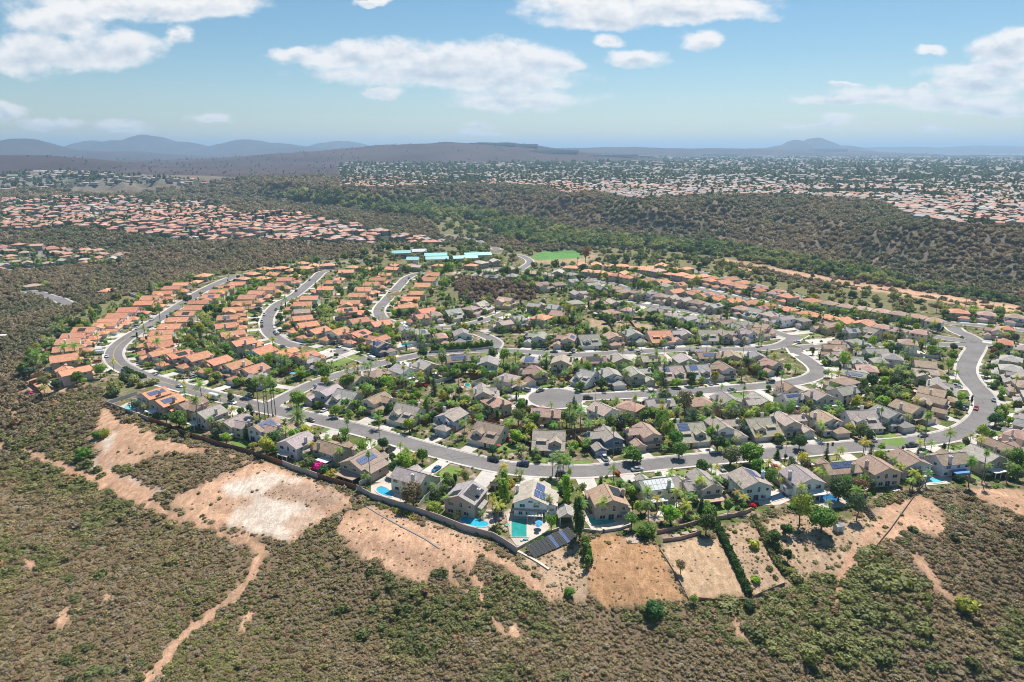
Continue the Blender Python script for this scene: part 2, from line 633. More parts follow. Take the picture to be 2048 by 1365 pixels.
def m_asphalt():
    m, t, p, o = mat('asphalt')
    g = t.add('ShaderNodeNewGeometry').outputs['Position']
    n = t.noise(g, 0.08, 5.0, 0.6)
    n2 = t.noise(g, 0.7, 4.0, 0.7)
    n3 = t.noise(g, 9.0, 2.0, 0.6)
    vor = t.add('ShaderNodeTexVoronoi', feature='DISTANCE_TO_EDGE', ins={'Vector': g, 'Scale': 0.11, 'Randomness': 1.0})
    crack = t.maprange(vor.outputs[0], 0.0, 0.014, 0.62, 1.0)
    c = t.ramp(n, [(0.3, (0.165, 0.15, 0.143)), (0.7, (0.235, 0.214, 0.203))])
    f = t.math('MULTIPLY', t.math('MULTIPLY', t.maprange(n2, 0.3, 0.7, 0.9, 1.1), t.maprange(n3, 0.3, 0.7, 0.92, 1.08)), crack)
    c = t.vmath('MULTIPLY', c, t.add('ShaderNodeCombineXYZ', ins={0: f, 1: f, 2: f}).outputs[0])
    t.l.new(c, p.inputs['Base Color'])
    p.inputs['Roughness'].default_value = 0.85
    bump(t, p, n3, 0.25, 0.02)
    return m


def m_concrete(name='concrete', c0=(0.50, 0.45, 0.40), c1=(0.66, 0.61, 0.54), joint=1.5):
    m, t, p, o = mat(name)
    g = t.add('ShaderNodeNewGeometry').outputs['Position']
    n = t.noise(g, 0.35, 5.0, 0.65)
    n2 = t.noise(g, 5.0, 3.0, 0.6)
    big = t.noise(g, 0.045, 2.0, 0.5)
    c = t.ramp(n, [(0.3, c0), (0.7, c1)])
    f = t.math('MULTIPLY', t.maprange(n2, 0.3, 0.7, 0.93, 1.06), t.maprange(big, 0.35, 0.65, 0.82, 1.1))
    c = t.vmath('MULTIPLY', c, t.add('ShaderNodeCombineXYZ', ins={0: f, 1: f, 2: f}).outputs[0])
    t.l.new(c, p.inputs['Base Color'])
    p.inputs['Roughness'].default_value = 0.85
    return m


def m_lawn():
    m, t, p, o = mat('lawn_grass')
    g = t.add('ShaderNodeNewGeometry').outputs['Position']
    n = t.noise(g, 0.12, 4.0, 0.6)
    n2 = t.noise(g, 1.2, 5.0, 0.7)
    c = t.ramp(n, [(0.30, (0.11, 0.20, 0.03)), (0.5, (0.15, 0.23, 0.04)), (0.66, (0.26, 0.25, 0.07)), (0.75, (0.36, 0.28, 0.13))])
    f = t.maprange(n2, 0.3, 0.7, 0.72, 1.2)
    c = t.vmath('MULTIPLY', c, t.add('ShaderNodeCombineXYZ', ins={0: f, 1: f, 2: f}).outputs[0])
    t.l.new(c, p.inputs['Base Color'])
    bump(t, p, n2, 0.5, 0.08)
    return m


def m_ground():
    m, t, p, o = mat('ground_soil')
    at = t.add('ShaderNodeAttribute', attribute_name='Col')
    aw = t.add('ShaderNodeAttribute', attribute_name='Mix')
    g = t.add('ShaderNodeNewGeometry').outputs['Position']
    n = t.noise(g, 0.05, 5.0, 0.6)
    n1 = t.noise(g, 0.35, 5.0, 0.68, 0.6)
    n2 = t.noise(g, 2.6, 4.0, 0.7)
    f = t.math('MULTIPLY', t.maprange(n, 0.3, 0.7, 0.86, 1.14), t.maprange(n1, 0.25, 0.75, 0.72, 1.26))
    f = t.math('MULTIPLY', f, t.maprange(n2, 0.25, 0.75, 0.72, 1.26))
    c = t.vmath('MULTIPLY', at.outputs['Color'], t.add('ShaderNodeCombineXYZ', ins={0: f, 1: t.math('POWER', f, 1.08), 2: t.math('POWER', f, 1.15)}).outputs[0])
    rl = t.noise(t.vmath('MULTIPLY', g, (1.0, .28, 1.0)), .55, 5.0, .7, 1.4)
    rf = t.maprange(rl, .42, .62, .82, 1.1)
    c = t.vmath('MULTIPLY', c, t.add('ShaderNodeCombineXYZ', ins={0: rf, 1: rf, 2: rf}).outputs[0])
    # yards: patches of planting, mulch and paving
    pn = t.noise(g, 0.16, 4.0, 0.6, 0.8)
    yc = t.ramp(pn, [(0.34, (0.08, 0.12, 0.03)), (0.46, (0.13, 0.15, 0.045)), (0.53, (0.2, 0.155, 0.095)), (0.6, (0.32, 0.24, 0.17)), (0.68, (0.46, 0.40, 0.33))])
    yc = t.vmath('MULTIPLY', yc, t.add('ShaderNodeCombineXYZ', ins={0: f, 1: f, 2: f}).outputs[0])
    c = t.mix(aw.outputs['Fac'], c, yc)
    t.l.new(c, p.inputs['Base Color'])
    p.inputs['Roughness'].default_value = 0.95
    p.inputs['Specular IOR Level'].default_value = 0.1
    bump(t, p, t.math('ADD', n2, t.math('MULTIPLY', n1, 2.0)), 0.7, 0.25)
    return m


def leaf_shader(name, attr=None, rough=0.6, trans=0.28, hs=(0.75, 1.3), sc=0.45):
    """foliage: colour from the object (or instance attribute), lighter and darker clumps"""
    m = bpy.data.materials.new(name)
    m.use_nodes = True
    t = NT(m.node_tree)
    t.n.clear()
    out = t.add('ShaderNodeOutputMaterial')
    tc = t.add('ShaderNodeTexCoord')
    if attr:
        base = t.add('ShaderNodeAttribute', attribute_name=attr, attribute_type='INSTANCER').outputs['Color']
    else:
        base = t.add('ShaderNodeObjectInfo').outputs['Color']
    geo = t.add('ShaderNodeNewGeometry')
    n = t.noise(tc.outputs['Object'], sc * 2, 3.0, 0.6)
    f = t.math('MULTIPLY', t.maprange(n, 0.3, 0.7, hs[0], hs[1]), t.maprange(geo.outputs['Random Per Island'], 0, 1, 0.72, 1.28))
    g2 = t.math('POWER', f, 0.92)
    c = t.vmath('MULTIPLY', base, t.add('ShaderNodeCombineXYZ', ins={0: f, 1: g2, 2: f}).outputs[0])
    d = t.add('ShaderNodeBsdfPrincipled', ins={'Base Color': c, 'Roughness': rough})
    d.inputs['Specular IOR Level'].default_value = 0.25
    tr = t.add('ShaderNodeBsdfTranslucent', ins={'Color': t.vmath('MULTIPLY', c, (1.25, 1.35, 0.6))})
    mx = t.add('ShaderNodeMixShader', ins={0: trans})
    t.l.new(d.outputs[0], mx.inputs[1]); t.l.new(tr.outputs[0], mx.inputs[2])
    t.l.new(mx.outputs[0], out.inputs[0])
    return m


def m_glass():
    m, t, p, o = mat('window_glass')
    p.inputs['Base Color'].default_value = (0.035, 0.05, 0.06, 1)
    p.inputs['Roughness'].default_value = 0.08
    p.inputs['Specular IOR Level'].default_value = 0.9
    return m


def m_solar(name, c, line):
    m, t, p, o = mat(name)
    uv = t.add('ShaderNodeUVMap', uv_map='UV')
    br = t.add('ShaderNodeTexBrick', offset=0.0, ins={'Vector': uv.outputs[0], 'Color1': (*c, 1), 'Color2': (c[0] * 1.2, c[1] * 1.15, c[2] * 1.1, 1), 'Mortar': (*line, 1),
                                                       'Scale': 1.0, 'Mortar Size': 0.02, 'Brick Width': 0.5, 'Row Height': 0.5})
    t.l.new(br.outputs['Color'], p.inputs['Base Color'])
    p.inputs['Roughness'].default_value = 0.5
    p.inputs['Specular IOR Level'].default_value = 0.1
    return m


def m_water():
    m, t, p, o = mat('pool_water')
    oi = t.add('ShaderNodeObjectInfo')
    g = t.add('ShaderNodeNewGeometry').outputs['Position']
    v = t.add('ShaderNodeTexVoronoi', feature='SMOOTH_F1', ins={'Vector': g, 'Scale': 0.9, 'Smoothness': 0.6})
    n = t.noise(g, 0.25, 3.0, 0.5)
    f = t.math('ADD', t.maprange(v.outputs[0], 0, 0.9, 0.86, 1.16), t.maprange(n, 0.3, 0.7, -0.12, 0.12))
    c = t.vmath('MULTIPLY', oi.outputs['Color'], t.add('ShaderNodeCombineXYZ', ins={0: f, 1: f, 2: f}).outputs[0])
    t.l.new(c, p.inputs['Base Color'])
    p.inputs['Roughness'].default_value = 0.06
    p.inputs['Specular IOR Level'].default_value = 0.5
    n2 = t.noise(g, 2.2, 2.0, 0.5)
    bump(t, p, n2, 0.12, 0.05)
    return m


def m_fence():
    m, t, p, o = mat('fence_boards')
    oi = t.add('ShaderNodeObjectInfo')
    uv = t.add('ShaderNodeUVMap', uv_map='UV')
    br = t.add('ShaderNodeTexBrick', offset=0.0, ins={'Vector': uv.outputs[0], 'Color1': (0.85, 0.85, 0.85, 1), 'Color2': (1.12, 1.1, 1.08, 1), 'Mortar': (0.5, 0.5, 0.5, 1),
                                                       'Scale': 1.0, 'Mortar Size': 0.015, 'Brick Width': 0.22, 'Row Height': 3.0})
    n = t.noise(uv.outputs[0], 0.35, 4.0, 0.6)
    f = t.maprange(n, 0.3, 0.7, 0.82, 1.15)
    c = t.vmath('MULTIPLY', t.vmath('MULTIPLY', oi.outputs['Color'], br.outputs['Color']), t.add('ShaderNodeCombineXYZ', ins={0: f, 1: f, 2: f}).outputs[0])
    t.l.new(c, p.inputs['Base Color'])
    return m


def m_garage():
    m, t, p, o = mat('garage_panels')
    oi = t.add('ShaderNodeObjectInfo')
    tc = t.add('ShaderNodeTexCoord')
    w = t.add('ShaderNodeTexBrick', offset=0.0, ins={'Vector': t.add('ShaderNodeVectorRotate', rotation_type='X_AXIS', ins={'Vector': tc.outputs['Object'], 'Angle': R(90)}).outputs[0],
              'Color1': (1, 1, 1, 1), 'Color2': (0.96, 0.96, 0.96, 1), 'Mortar': (0.6, 0.6, 0.6, 1), 'Scale': 1.0, 'Mortar Size': 0.02, 'Brick Width': 0.62, 'Row Height': 0.53})
    c = t.vmath('MULTIPLY', oi.outputs['Color'], w.outputs['Color'])
    t.l.new(c, p.inputs['Base Color'])
    p.inputs['Roughness'].default_value = 0.5
    return m


M = {}
M['stucco'] = m_stucco(); M['roof'] = m_roof(); M['asphalt'] = m_asphalt(); M['concrete'] = m_concrete()
M['patio'] = m_concrete('patio_paving', (0.52, 0.43, 0.36), (0.66, 0.57, 0.49))
M['lawn'] = m_lawn(); M['ground'] = m_ground(); M['glass'] = m_glass(); M['water'] = m_water(); M['fence'] = m_fence(); M['garage'] = m_garage()
M['solar_blue'] = m_solar('solar_cells_blue', (0.035, 0.07, 0.19), (0.35, 0.4, 0.5))
M['solar_black'] = m_solar('solar_mats_black', (0.018, 0.022, 0.026), (0.12, 0.13, 0.14))
M['leaf'] = leaf_shader('leaves', trans=0.33)
M['palm'] = leaf_shader('palm_fronds', trans=0.3, sc=0.2)
M['scrub'] = leaf_shader('scrub_leaves', attr='tint', trans=0.25, hs=(0.78, 1.3))
M['bark'] = m_plain('bark', (0.16, 0.12, 0.09), 0.9, 0.1, var=0.3, sc=3)
M['palm_bark'] = m_plain('palm_bark', (0.26, 0.22, 0.18), 0.9, 0.1, var=0.25, sc=4)
M['white'] = m_plain('white_paint', (0.75, 0.75, 0.73), 0.45, 0.4, var=0.05)
M['trim'] = m_plain('trim_paint', None, 0.5, 0.3, var=0.06, objcol=True)
M['car'] = m_plain('car_paint', None, 0.22, 0.8, metal=0.15, var=0.02, objcol=True)
M['rubber'] = m_plain('rubber', (0.02, 0.02, 0.02), 0.8, 0.2)
M['alloy'] = m_plain('alloy', (0.45, 0.45, 0.46), 0.35, 0.6, metal=0.7)
M['lampglass'] = m_plain('lens', (0.7, 0.7, 0.68), 0.15, 0.8)
M['tail'] = m_plain('tail_lens', (0.35, 0.02, 0.02), 0.2, 0.8)
M['metal'] = m_plain('galvanised_metal', (0.38, 0.38, 0.38), 0.5, 0.5, metal=0.5)
M['paint'] = m_plain('road_paint', (0.62, 0.42, 0.12), 0.7, 0.2, var=0.25, sc=1.5)
M['paintw'] = m_plain('road_paint_white', (0.6, 0.6, 0.58), 0.7, 0.2, var=0.25, sc=1.5)
M['block'] = m_plain('block_wall', None, 0.9, 0.15, var=0.14, sc=0.6, objcol=True)
M['rock'] = m_plain('rock', (0.45, 0.36, 0.28), 0.9, 0.1, var=0.3, sc=1.0)
M['cloth'] = m_plain('cloth', None, 0.85, 0.1, var=0.06, objcol=True)
M['shade'] = m_plain('far_wall', None, 0.85, 0.1, var=0.06, objcol=True)


# ------------------------------------------------------------------ ground cover classes
def tl(line):
    return [GP(a, b)[:2] for a, b in line]


PATHS = [([(60, 905), (110, 925), (160, 950), (240, 985), (320, 1018)], 2.0),
         ([(60, 905), (110, 925), (160, 950), (240, 985), (320, 1018), (400, 1047), (460, 1070), (505, 1090), (520, 1103), (516, 1130), (500, 1160), (470, 1190), (435, 1222), (385, 1258), (350, 1290), (325, 1330), (288, 1370)], 1.3),
         ([(300, 985), (240, 965), (205, 940), (205, 915), (225, 895), (240, 870)], 1.6),
         ([(1830, 1110), (1860, 1150), (1885, 1180), (1910, 1195)], 1.4), ([(1790, 1010), (1740, 1070), (1700, 1120), (1680, 1160), (1672, 1200)], 1.3),
         ([(940, 1135), (960, 1180), (980, 1230), (1010, 1270)], 0.8), ([(40, 790), (30, 810), (25, 840), (28, 880)], 0.7),
         ([(-20, 885), (0, 893), (30, 900), (60, 905)], 1.2), ([(880, 1120), (910, 1160), (935, 1190)], 0.7),
         ([(1185, 1130), (1210, 1110), (1245, 1085), (1252, 1078)], 0.6)]
# (code, polygon in photograph pixels)
AREAS = [
    (9, [(0, 398), (60, 402), (130, 396), (250, 396), (420, 406), (480, 430), (560, 425), (640, 440), (760, 465), (860, 478), (900, 490), (870, 494), (760, 488), (650, 490), (500, 478), (430, 488), (330, 480), (230, 466), (160, 456), (80, 460), (0, 468)]),
    (9, [(0, 352), (120, 345), (250, 352), (420, 362), (415, 372), (300, 368), (200, 372), (0, 384)]),
    (9, [(0, 500), (40, 493), (240, 513), (240, 527), (110, 536), (0, 543)]),
    (7, [(700, 392), (800, 400), (880, 406), (950, 425), (1060, 445), (1140, 462), (1300, 480), (1450, 492), (1560, 512), (1700, 538), (1850, 568), (2048, 606), (2100, 620), (2048, 612), (1900, 590), (1700, 560),
         (1560, 535), (1440, 511), (1300, 498), (1190, 493), (1060, 490), (980, 470), (860, 438), (700, 418), (560, 400), (600, 385)]),
    (11, [(850, 440), (900, 432), (960, 445), (1010, 466), (960, 478), (880, 470)]),
    (11, [(1180, 494), (1300, 499), (1440, 512), (1560, 536), (1640, 552), (1560, 556), (1480, 540), (1350, 522), (1180, 514)]),
    (1, [(1440, 516), (1560, 538), (1700, 562), (1900, 592), (2048, 613), (2048, 630), (1900, 607), (1750, 583), (1600, 560), (1480, 540)]),
    (10, [(1500, 536), (1640, 565), (1690, 582), (1600, 572), (1520, 552)]),
    (6, [(1058, 514), (1090, 503), (1150, 500), (1168, 508), (1160, 517), (1080, 521)]),
    (14, [(1050, 520), (1080, 521), (1160, 517), (1180, 505), (1200, 512), (1170, 526), (1080, 528)]),
    (13, [(905, 560), (930, 552), (1000, 562), (1050, 568), (1080, 580), (1072, 598), (1020, 600), (960, 608), (920, 598)]),
    (14, [(1172, 635), (1210, 640), (1222, 664), (1186, 664)]), (14, [(1232, 643), (1255, 645), (1268, 668), (1232, 668)]), (14, [(1260, 646), (1305, 650), (1316, 668), (1278, 670)]),
    (14, [(1765, 760), (1800, 782), (1840, 800), (1835, 808), (1790, 798), (1770, 780)]),
    (1, [(240, 842), (275, 852), (330, 876), (400, 897), (455, 909), (520, 930), (480, 922), (430, 905), (380, 907), (330, 906), (290, 918), (262, 935), (215, 935), (190, 915), (205, 885), (232, 862)]),
    (1, [(430, 955), (490, 935), (545, 922), (600, 952), (650, 972), (700, 992), (705, 1012), (660, 1032), (620, 1060), (580, 1088), (520, 1072), (455, 1052), (400, 1038), (345, 1010), (355, 988), (400, 976)]),
    (1, [(690, 1022), (745, 1008), (810, 1034), (880, 1062), (930, 1084), (985, 1100), (1035, 1128), (1090, 1165), (1140, 1200), (1100, 1205), (1040, 1165), (1000, 1130), (960, 1115), (930, 1140), (885, 1132), (850, 1168), (800, 1153), (745, 1122), (700, 1098), (670, 1060)]),
    (1, [(50, 752), (120, 742), (150, 762), (215, 758), (238, 748), (225, 770), (160, 780), (100, 794), (50, 785)]),
    (1, [(212, 812), (240, 838), (225, 872), (190, 905), (182, 865), (198, 830)]),
    (1, [(1800, 1000), (1840, 985), (1870, 1010), (1900, 1055), (1870, 1072), (1820, 1062), (1770, 1090), (1735, 1112)]),
    (1, [(1935, 975), (2048, 962), (2100, 1010), (2048, 1030), (1990, 1012), (1950, 998)]),
    (1, [(1465, 1235), (1480, 1240), (1500, 1290), (1475, 1275)]), (1, [(1025, 1240), (1040, 1260), (1035, 1290), (1015, 1270)]),
    (1, [(50, 1115), (75, 1120), (70, 1140), (55, 1132)]), (1, [(110, 1225), (145, 1210), (140, 1245), (120, 1258)]), (1, [(210, 1183), (222, 1180), (224, 1205), (212, 1202)]), (1, [(470, 1260), (500, 1215), (505, 1230), (488, 1262)]),
    (2, [(455, 1048), (470, 1012), (520, 990), (580, 1008), (640, 1016), (650, 1032), (600, 1064), (575, 1082), (520, 1068)]),
    (2, [(180, 912), (215, 915), (228, 945), (300, 970), (334, 988), (300, 988), (240, 968), (190, 942)]),
    (2, [(206, 882), (232, 862), (242, 872), (224, 905), (206, 910)]), (2, [(440, 972), (540, 942), (610, 958), (560, 978), (470, 996)]),
    (15, [(560, 962), (640, 972), (690, 990), (680, 1010), (620, 1010), (560, 995), (525, 985)]),
    (4, [(1172, 1085), (1205, 1068), (1262, 1070), (1320, 1095), (1345, 1150), (1372, 1200), (1300, 1205), (1210, 1220), (1180, 1180)]),
    (16, [(1322, 1092), (1400, 1076), (1430, 1075), (1465, 1130), (1497, 1195), (1380, 1202), (1350, 1150)]),
    (12, [(1435, 1062), (1500, 1042), (1530, 1090), (1580, 1168), (1510, 1198), (1485, 1160), (1455, 1105)]),
    (12, [(1520, 1036), (1600, 1028), (1690, 1044), (1700, 1140), (1660, 1152), (1600, 1162), (1560, 1112)]),
    (12, [(1690, 1040), (1790, 1002), (1812, 1020), (1740, 1092), (1700, 1122)]),
    (12, [(1036, 1120), (1120, 1085), (1168, 1085), (1180, 1200), (1130, 1195)]),
    (12, [(850, 1030), (928, 1062), (985, 1088), (960, 1095), (900, 1070), (850, 1045)]),
]
PATHW = [([GP(a, b)[:2] for a, b in ln], w) for ln, w in PATHS]


HXY = None


def classify(X, Y, Z):
    """ground cover code for world points"""
    wx = X + 3.0 * fbm(X / 4, Y / 4, 61, 3) * np.clip(Y / 200, 0.4, 6)
    wy = Y + 5.0 * fbm(X / 4 + 9, Y / 4, 67, 3) * np.clip(Y / 200, 0.4, 6)
    u, v = to_px(wx, wy, Z)
    ins = inside(X, Y, PLAT)
    fi = inside(X, Y, FOOT_P) & ~ins
    mi = inside(X, Y, MESA_P) & ~ins
    code = np.where(Y > 380, 8, 0)
    code = np.where(ins, 5, code)
    code = np.where(fi, 8, code)
    code = np.where(mi, 9, code)
    code = np.where((Y > 2400) & (Z > MZ + 9), 10, code)
    code = np.where((Y > 1500) & mi & (u < 680), 10, code)
    if HXY is not None:
        m = np.where(ins)[0]
        dd = np.full(len(m), 1e9)
        for a in range(0, len(m), 20000):
            k = m[a:a + 20000]
            dd[a:a + 20000] = np.min((X[k, None] - HXY[None, :, 0]) ** 2 + (Y[k, None] - HXY[None, :, 1]) ** 2, 1)
        code[m] = np.where(dd > 27 ** 2, 11, 5)
    for c, poly in AREAS:
        near = (c in (9, 7, 11, 13, 6, 14, 10)) or c == 1
        s = inside(u, v, poly)
        if c != 13 and c != 14 and c != 6 and min(p[1] for p in poly) > 700:
            s &= ~ins
        code = np.where(s & (Y < 6000), c, code)
    for ln, w in PATHW:
        d = pdist(wx, wy, ln)
        code = np.where((d < w * (0.8 + 0.8 * vnoise(X / 3, Y / 3, 5))) & ~ins, 3, code)
    return code


PALETTE = {0: (0.235, 0.168, 0.101), 1: (0.549, 0.336, 0.213), 2: (0.717, 0.594, 0.482), 3: (0.56, 0.336, 0.213), 4: (0.47, 0.269, 0.14), 5: (0.224, 0.19, 0.134), 6: (0.134, 0.291, 0.0784), 7: (0.157, 0.157, 0.084),
           8: (0.2, 0.165, 0.12), 9: (0.235, 0.213, 0.174), 10: (0.08, 0.055, 0.055), 11: (0.213, 0.196, 0.0952), 12: (0.47, 0.325, 0.213), 13: (0.168, 0.129, 0.101), 14: (0.426, 0.302, 0.19), 15: (0.448, 0.302, 0.213), 16: (0.56, 0.381, 0.235)}


def build_terrain():
    na, nr = 760, 960
    ang = np.linspace(R(-54), R(54), na)
    rr = np.exp(np.linspace(math.log(28.0), math.log(60000.0), nr))
    A, RR = np.meshgrid(ang, rr)
    X = (RR * np.sin(A)).ravel(); Y = (RR * np.cos(A)).ravel()
    Z = H(X, Y)
    code = classify(X, Y, Z)
    pal = np.zeros((32, 3))
    for k, c in PALETTE.items():
        pal[k] = c
    col = pal[code]
    # slopes and patches: bare reddish soil shows through the brush here and there
    f = fbm(X / 30, Y / 30, 71, 5)
    far = code == 8
    k = (sstep(0.10, 0.22, f) * far)[:, None]
    col = col * (1 - 0.55 * k) + np.array((0.34, 0.22, 0.16)) * 0.55 * k
    # pale banding of the graded pads
    b = vnoise(X / 26 + Y / 60, Y / 4 + X / 9, 73)[:, None]
    m = np.isin(code, (1, 15))[:, None]
    col = np.where(m, col * (0.78 + 0.5 * b), col)
    m = (code == 2)[:, None]
    col = np.where(m, col * (0.86 + 0.25 * b), col)
    k2 = (sstep(-.42, .02, fbm(X / 13, Y / 9, 75, 4)) * (code == 2))[:, None]
    col = np.where(code[:, None] == 2, np.array(PALETTE[1]) * (1 - k2) + col * k2, col)
    # far plain: streets, lots and groves seen as patches
    p1 = vnoise(X / 70, Y / 120, 77)[:, None]; p2 = vnoise(X / 25, Y / 30, 79)[:, None]
    m = (code == 9)[:, None]
    col = np.where(m, np.where(p1 > 0.62, np.array((0.07, 0.085, 0.05)), col * (0.75 + 0.6 * p2)), col)
    m = ((code == 10) & (Y > 2500))[:, None]
    f2 = fbm(X / 300, Y / 300, 83, 4)[:, None]
    col = np.where(m, col * (1 + 1.1 * f2), col)
    g = col.reshape(nr, na, 3)
    for _ in range(2):
        g[1:-1, 1:-1] = .4 * g[1:-1, 1:-1] + .15 * (g[:-2, 1:-1] + g[2:, 1:-1] + g[1:-1, :-2] + g[1:-1, 2:])
    col = g.reshape(-1, 3)
    i = np.arange(nr - 1)[:, None] * na; j = np.arange(na - 1)[None, :]
    a = (i + j).ravel()
    F = np.stack([a, a + 1, a + na + 1, a + na], 1)
    me = np_mesh('ground', np.stack([X, Y, Z], 1), F, M['ground'], True)
    ca = me.color_attributes.new('Col', 'FLOAT_COLOR', 'POINT')
    ca.data.foreach_set('color', np.concatenate([col, np.ones((len(col), 1))], 1).astype(np.float32).ravel())
    mx = me.attributes.new('Mix', 'FLOAT', 'POINT')
    mx.data.foreach_set('value', (code == 5).astype(np.float32))
    o = bpy.data.objects.new('ground', me)
    link(o)
    tag(o, None, None, kind='structure')
    return o



# ------------------------------------------------------------------ haze
def build_haze():
    m = bpy.data.materials.new('haze_air')
    m.use_nodes = True
    m.cycles.homogeneous_volume = True
    m.cycles.volume_sampling = 'DISTANCE'
    t = NT(m.node_tree); t.n.clear()
    out = t.add('ShaderNodeOutputMaterial')
    pv = t.add('ShaderNodeVolumePrincipled')
    pv.inputs['Color'].default_value = (0.52, 0.76, 1.0, 1)
    pv.inputs['Density'].default_value = HAZE_D
    pv.inputs['Anisotropy'].default_value = 0.25
    t.l.new(pv.outputs[0], out.inputs['Volume'])
    mb = MB()
    mb.box(-62000, -300, -75, 62000, 61000, 400, bottom=True)
    o = mb.build('haze', m)
    tag(o, None, None, kind='stuff')


HAZE_D = 0.000095
build_haze()


# ------------------------------------------------------------------ roads
def autouv(me):
    """u along the horizontal of each face, v up its slope, in metres"""
    n = len(me.polygons)
    uvl = me.uv_layers.new(name='UV')
    data = np.zeros((len(me.loops), 2), np.float32)
    for p in me.polygons:
        nn = p.normal
        if abs(nn.z) > 0.9995:
            u = Vector((1, 0, 0)); v = Vector((0, 1, 0))
        else:
            u = Vector((0, 0, 1)).cross(nn).normalized(); v = nn.cross(u)
        for li in p.loop_indices:
            co = me.vertices[me.loops[li].vertex_index].co
            data[li] = (co.dot(u), co.dot(v))
    uvl.data.foreach_set('uv', data.ravel())
    return me


def smooth_line(pts, step=2.5):
    """Catmull-Rom through the points, resampled evenly"""
    P_ = [np.array(p, float) for p in pts]
    P_ = [2 * P_[0] - P_[1]] + P_ + [2 * P_[-1] - P_[-2]]
    out = []
    for i in range(1, len(P_) - 2):
        p0, p1, p2, p3 = P_[i - 1:i + 3]
        n = max(2, int(np.linalg.norm(p2 - p1) / 1.0))
        for k in range(n):
            t = k / n
            out.append(0.5 * (2 * p1 + (p2 - p0) * t + (2 * p0 - 5 * p1 + 4 * p2 - p3) * t * t + (3 * p1 - p0 - 3 * p2 + p3) * t ** 3))
    out.append(P_[-2])
    out = np.array(out)
    # low-pass to remove digitising wobble
    for _ in range(14):
        out[1:-1] = 0.5 * out[1:-1] + 0.25 * (out[:-2] + out[2:])
    s = np.concatenate([[0], np.cumsum(np.linalg.norm(np.diff(out, axis=0), axis=1))])
    m = max(2, int(s[-1] / step))
    t = np.linspace(0, s[-1], m + 1)
    return np.stack([np.interp(t, s, out[:, 0]), np.interp(t, s, out[:, 1])], 1)


ROADS_PX = {
    'main': ([(470, 553), (432, 569), (400, 585), (373, 603), (340, 624), (322, 636), (279, 662), (249, 681), (232, 697), (227, 712), (236, 728), (262, 743), (310, 760), (360, 774), (400, 785), (440, 795), (490, 807), (532, 818), (589, 829),
              (648, 842), (726, 862), (784, 878), (843, 895), (902, 911), (950, 923), (990, 932), (1045, 940), (1123, 944), (1182, 943), (1248, 936), (1345, 925), (1443, 916), (1548, 907), (1645, 899), (1743, 891),
              (1794, 889), (1840, 883), (1896, 873), (1934, 860), (1957, 843), (1968, 826), (1971, 808), (1965, 788), (1948, 770), (1935, 752), (1932, 735), (1940, 716), (1950, 700), (1956, 686)], 4.5),
    'cross_left': ([(532, 818), (561, 801), (598, 782), (632, 766), (690, 747), (750, 731), (800, 719), (850, 709), (920, 703), (975, 701), (1013, 702), (1060, 705), (1101, 708), (1150, 711), (1200, 709), (1256, 705), (1315, 702), (1393, 699), (1470, 700),
                    (1520, 698), (1561, 692), (1588, 678), (1612, 664)], 3.9),
    'stub_van': ([(668, 697), (700, 710), (735, 722), (752, 730)], 4.0),
    'culdesac': ([(1111, 797), (1193, 794), (1271, 790), (1387, 783), (1445, 779), (1523, 773), (1582, 766), (1619, 757), (1636, 746), (1630, 734), (1612, 720), (1596, 708), (1588, 696)], 4.1),
    'inner': ([(660, 541), (642, 546), (632, 556), (612, 573), (585, 594), (558, 608), (541, 625), (533, 646), (538, 664), (556, 680), (580, 690), (600, 694)], 4.1),
    'second_inner': ([(850, 545), (828, 550), (812, 558), (799, 572), (772, 601), (758, 620), (764, 637), (790, 650)], 4.0),
    'mid_a': ([(868, 657), (895, 655), (926, 651), (955, 645), (985, 636), (1010, 626)], 3.6),
    'mid_b': ([(958, 668), (978, 676), (993, 687), (985, 699)], 3.6),
    'mid_c': ([(938, 558), (960, 548), (980, 540), (1010, 537), (1040, 540), (1075, 548), (1130, 549), (1180, 557), (1230, 570), (1290, 588), (1350, 604), (1400, 616), (1450, 626)], 3.6),
    'mid_d': ([(1180, 609), (1240, 606), (1300, 612), (1360, 620), (1430, 634), (1500, 650), (1560, 668), (1588, 678)], 3.6),
    'far_a': ([(1130, 534), (1200, 534), (1290, 535), (1380, 541), (1450, 556), (1540, 578), (1620, 600), (1700, 617), (1800, 632), (1890, 646), (1960, 652), (2048, 662)], 3.6),
    'far_b': ([(1180, 546), (1260, 552), (1340, 566), (1430, 586), (1520, 606), (1600, 625), (1700, 645), (1800, 662), (1880, 676), (1940, 684)], 4.0),
    'right_a': ([(1956, 686), (1935, 672), (1915, 664), (1905, 655)], 4.4),
    'right_b': ([(1956, 686), (2000, 690), (2060, 700)], 4.4),
    'right_c': ([(1600, 696), (1680, 690), (1760, 690), (1850, 690), (1945, 690)], 4.0),
    'left_far': ([(54, 583), (82, 588), (104, 595), (125, 603), (148, 612)], 4.6),
    'left_hill': ([(-20, 546), (44, 540), (117, 534), (150, 531), (183, 527)], 3.6),
    'north_left': ([(470, 553), (530, 542), (600, 530), (680, 526), (740, 520)], 3.6),
    'school': ([(1000, 502), (990, 497), (965, 489), (940, 480), (905, 473), (878, 470)], 5.0),
    'park': ([(940, 512), (1000, 508), (1040, 512), (1060, 524), (1040, 540)], 3.6),
}
ROADS = {}
for k, (pts, w) in ROADS_PX.items():
    ROADS[k] = (smooth_line([GP(a, b)[:2] for a, b in pts]), w)
CUL_C = P(1111, 797); CUL_R = 13.0


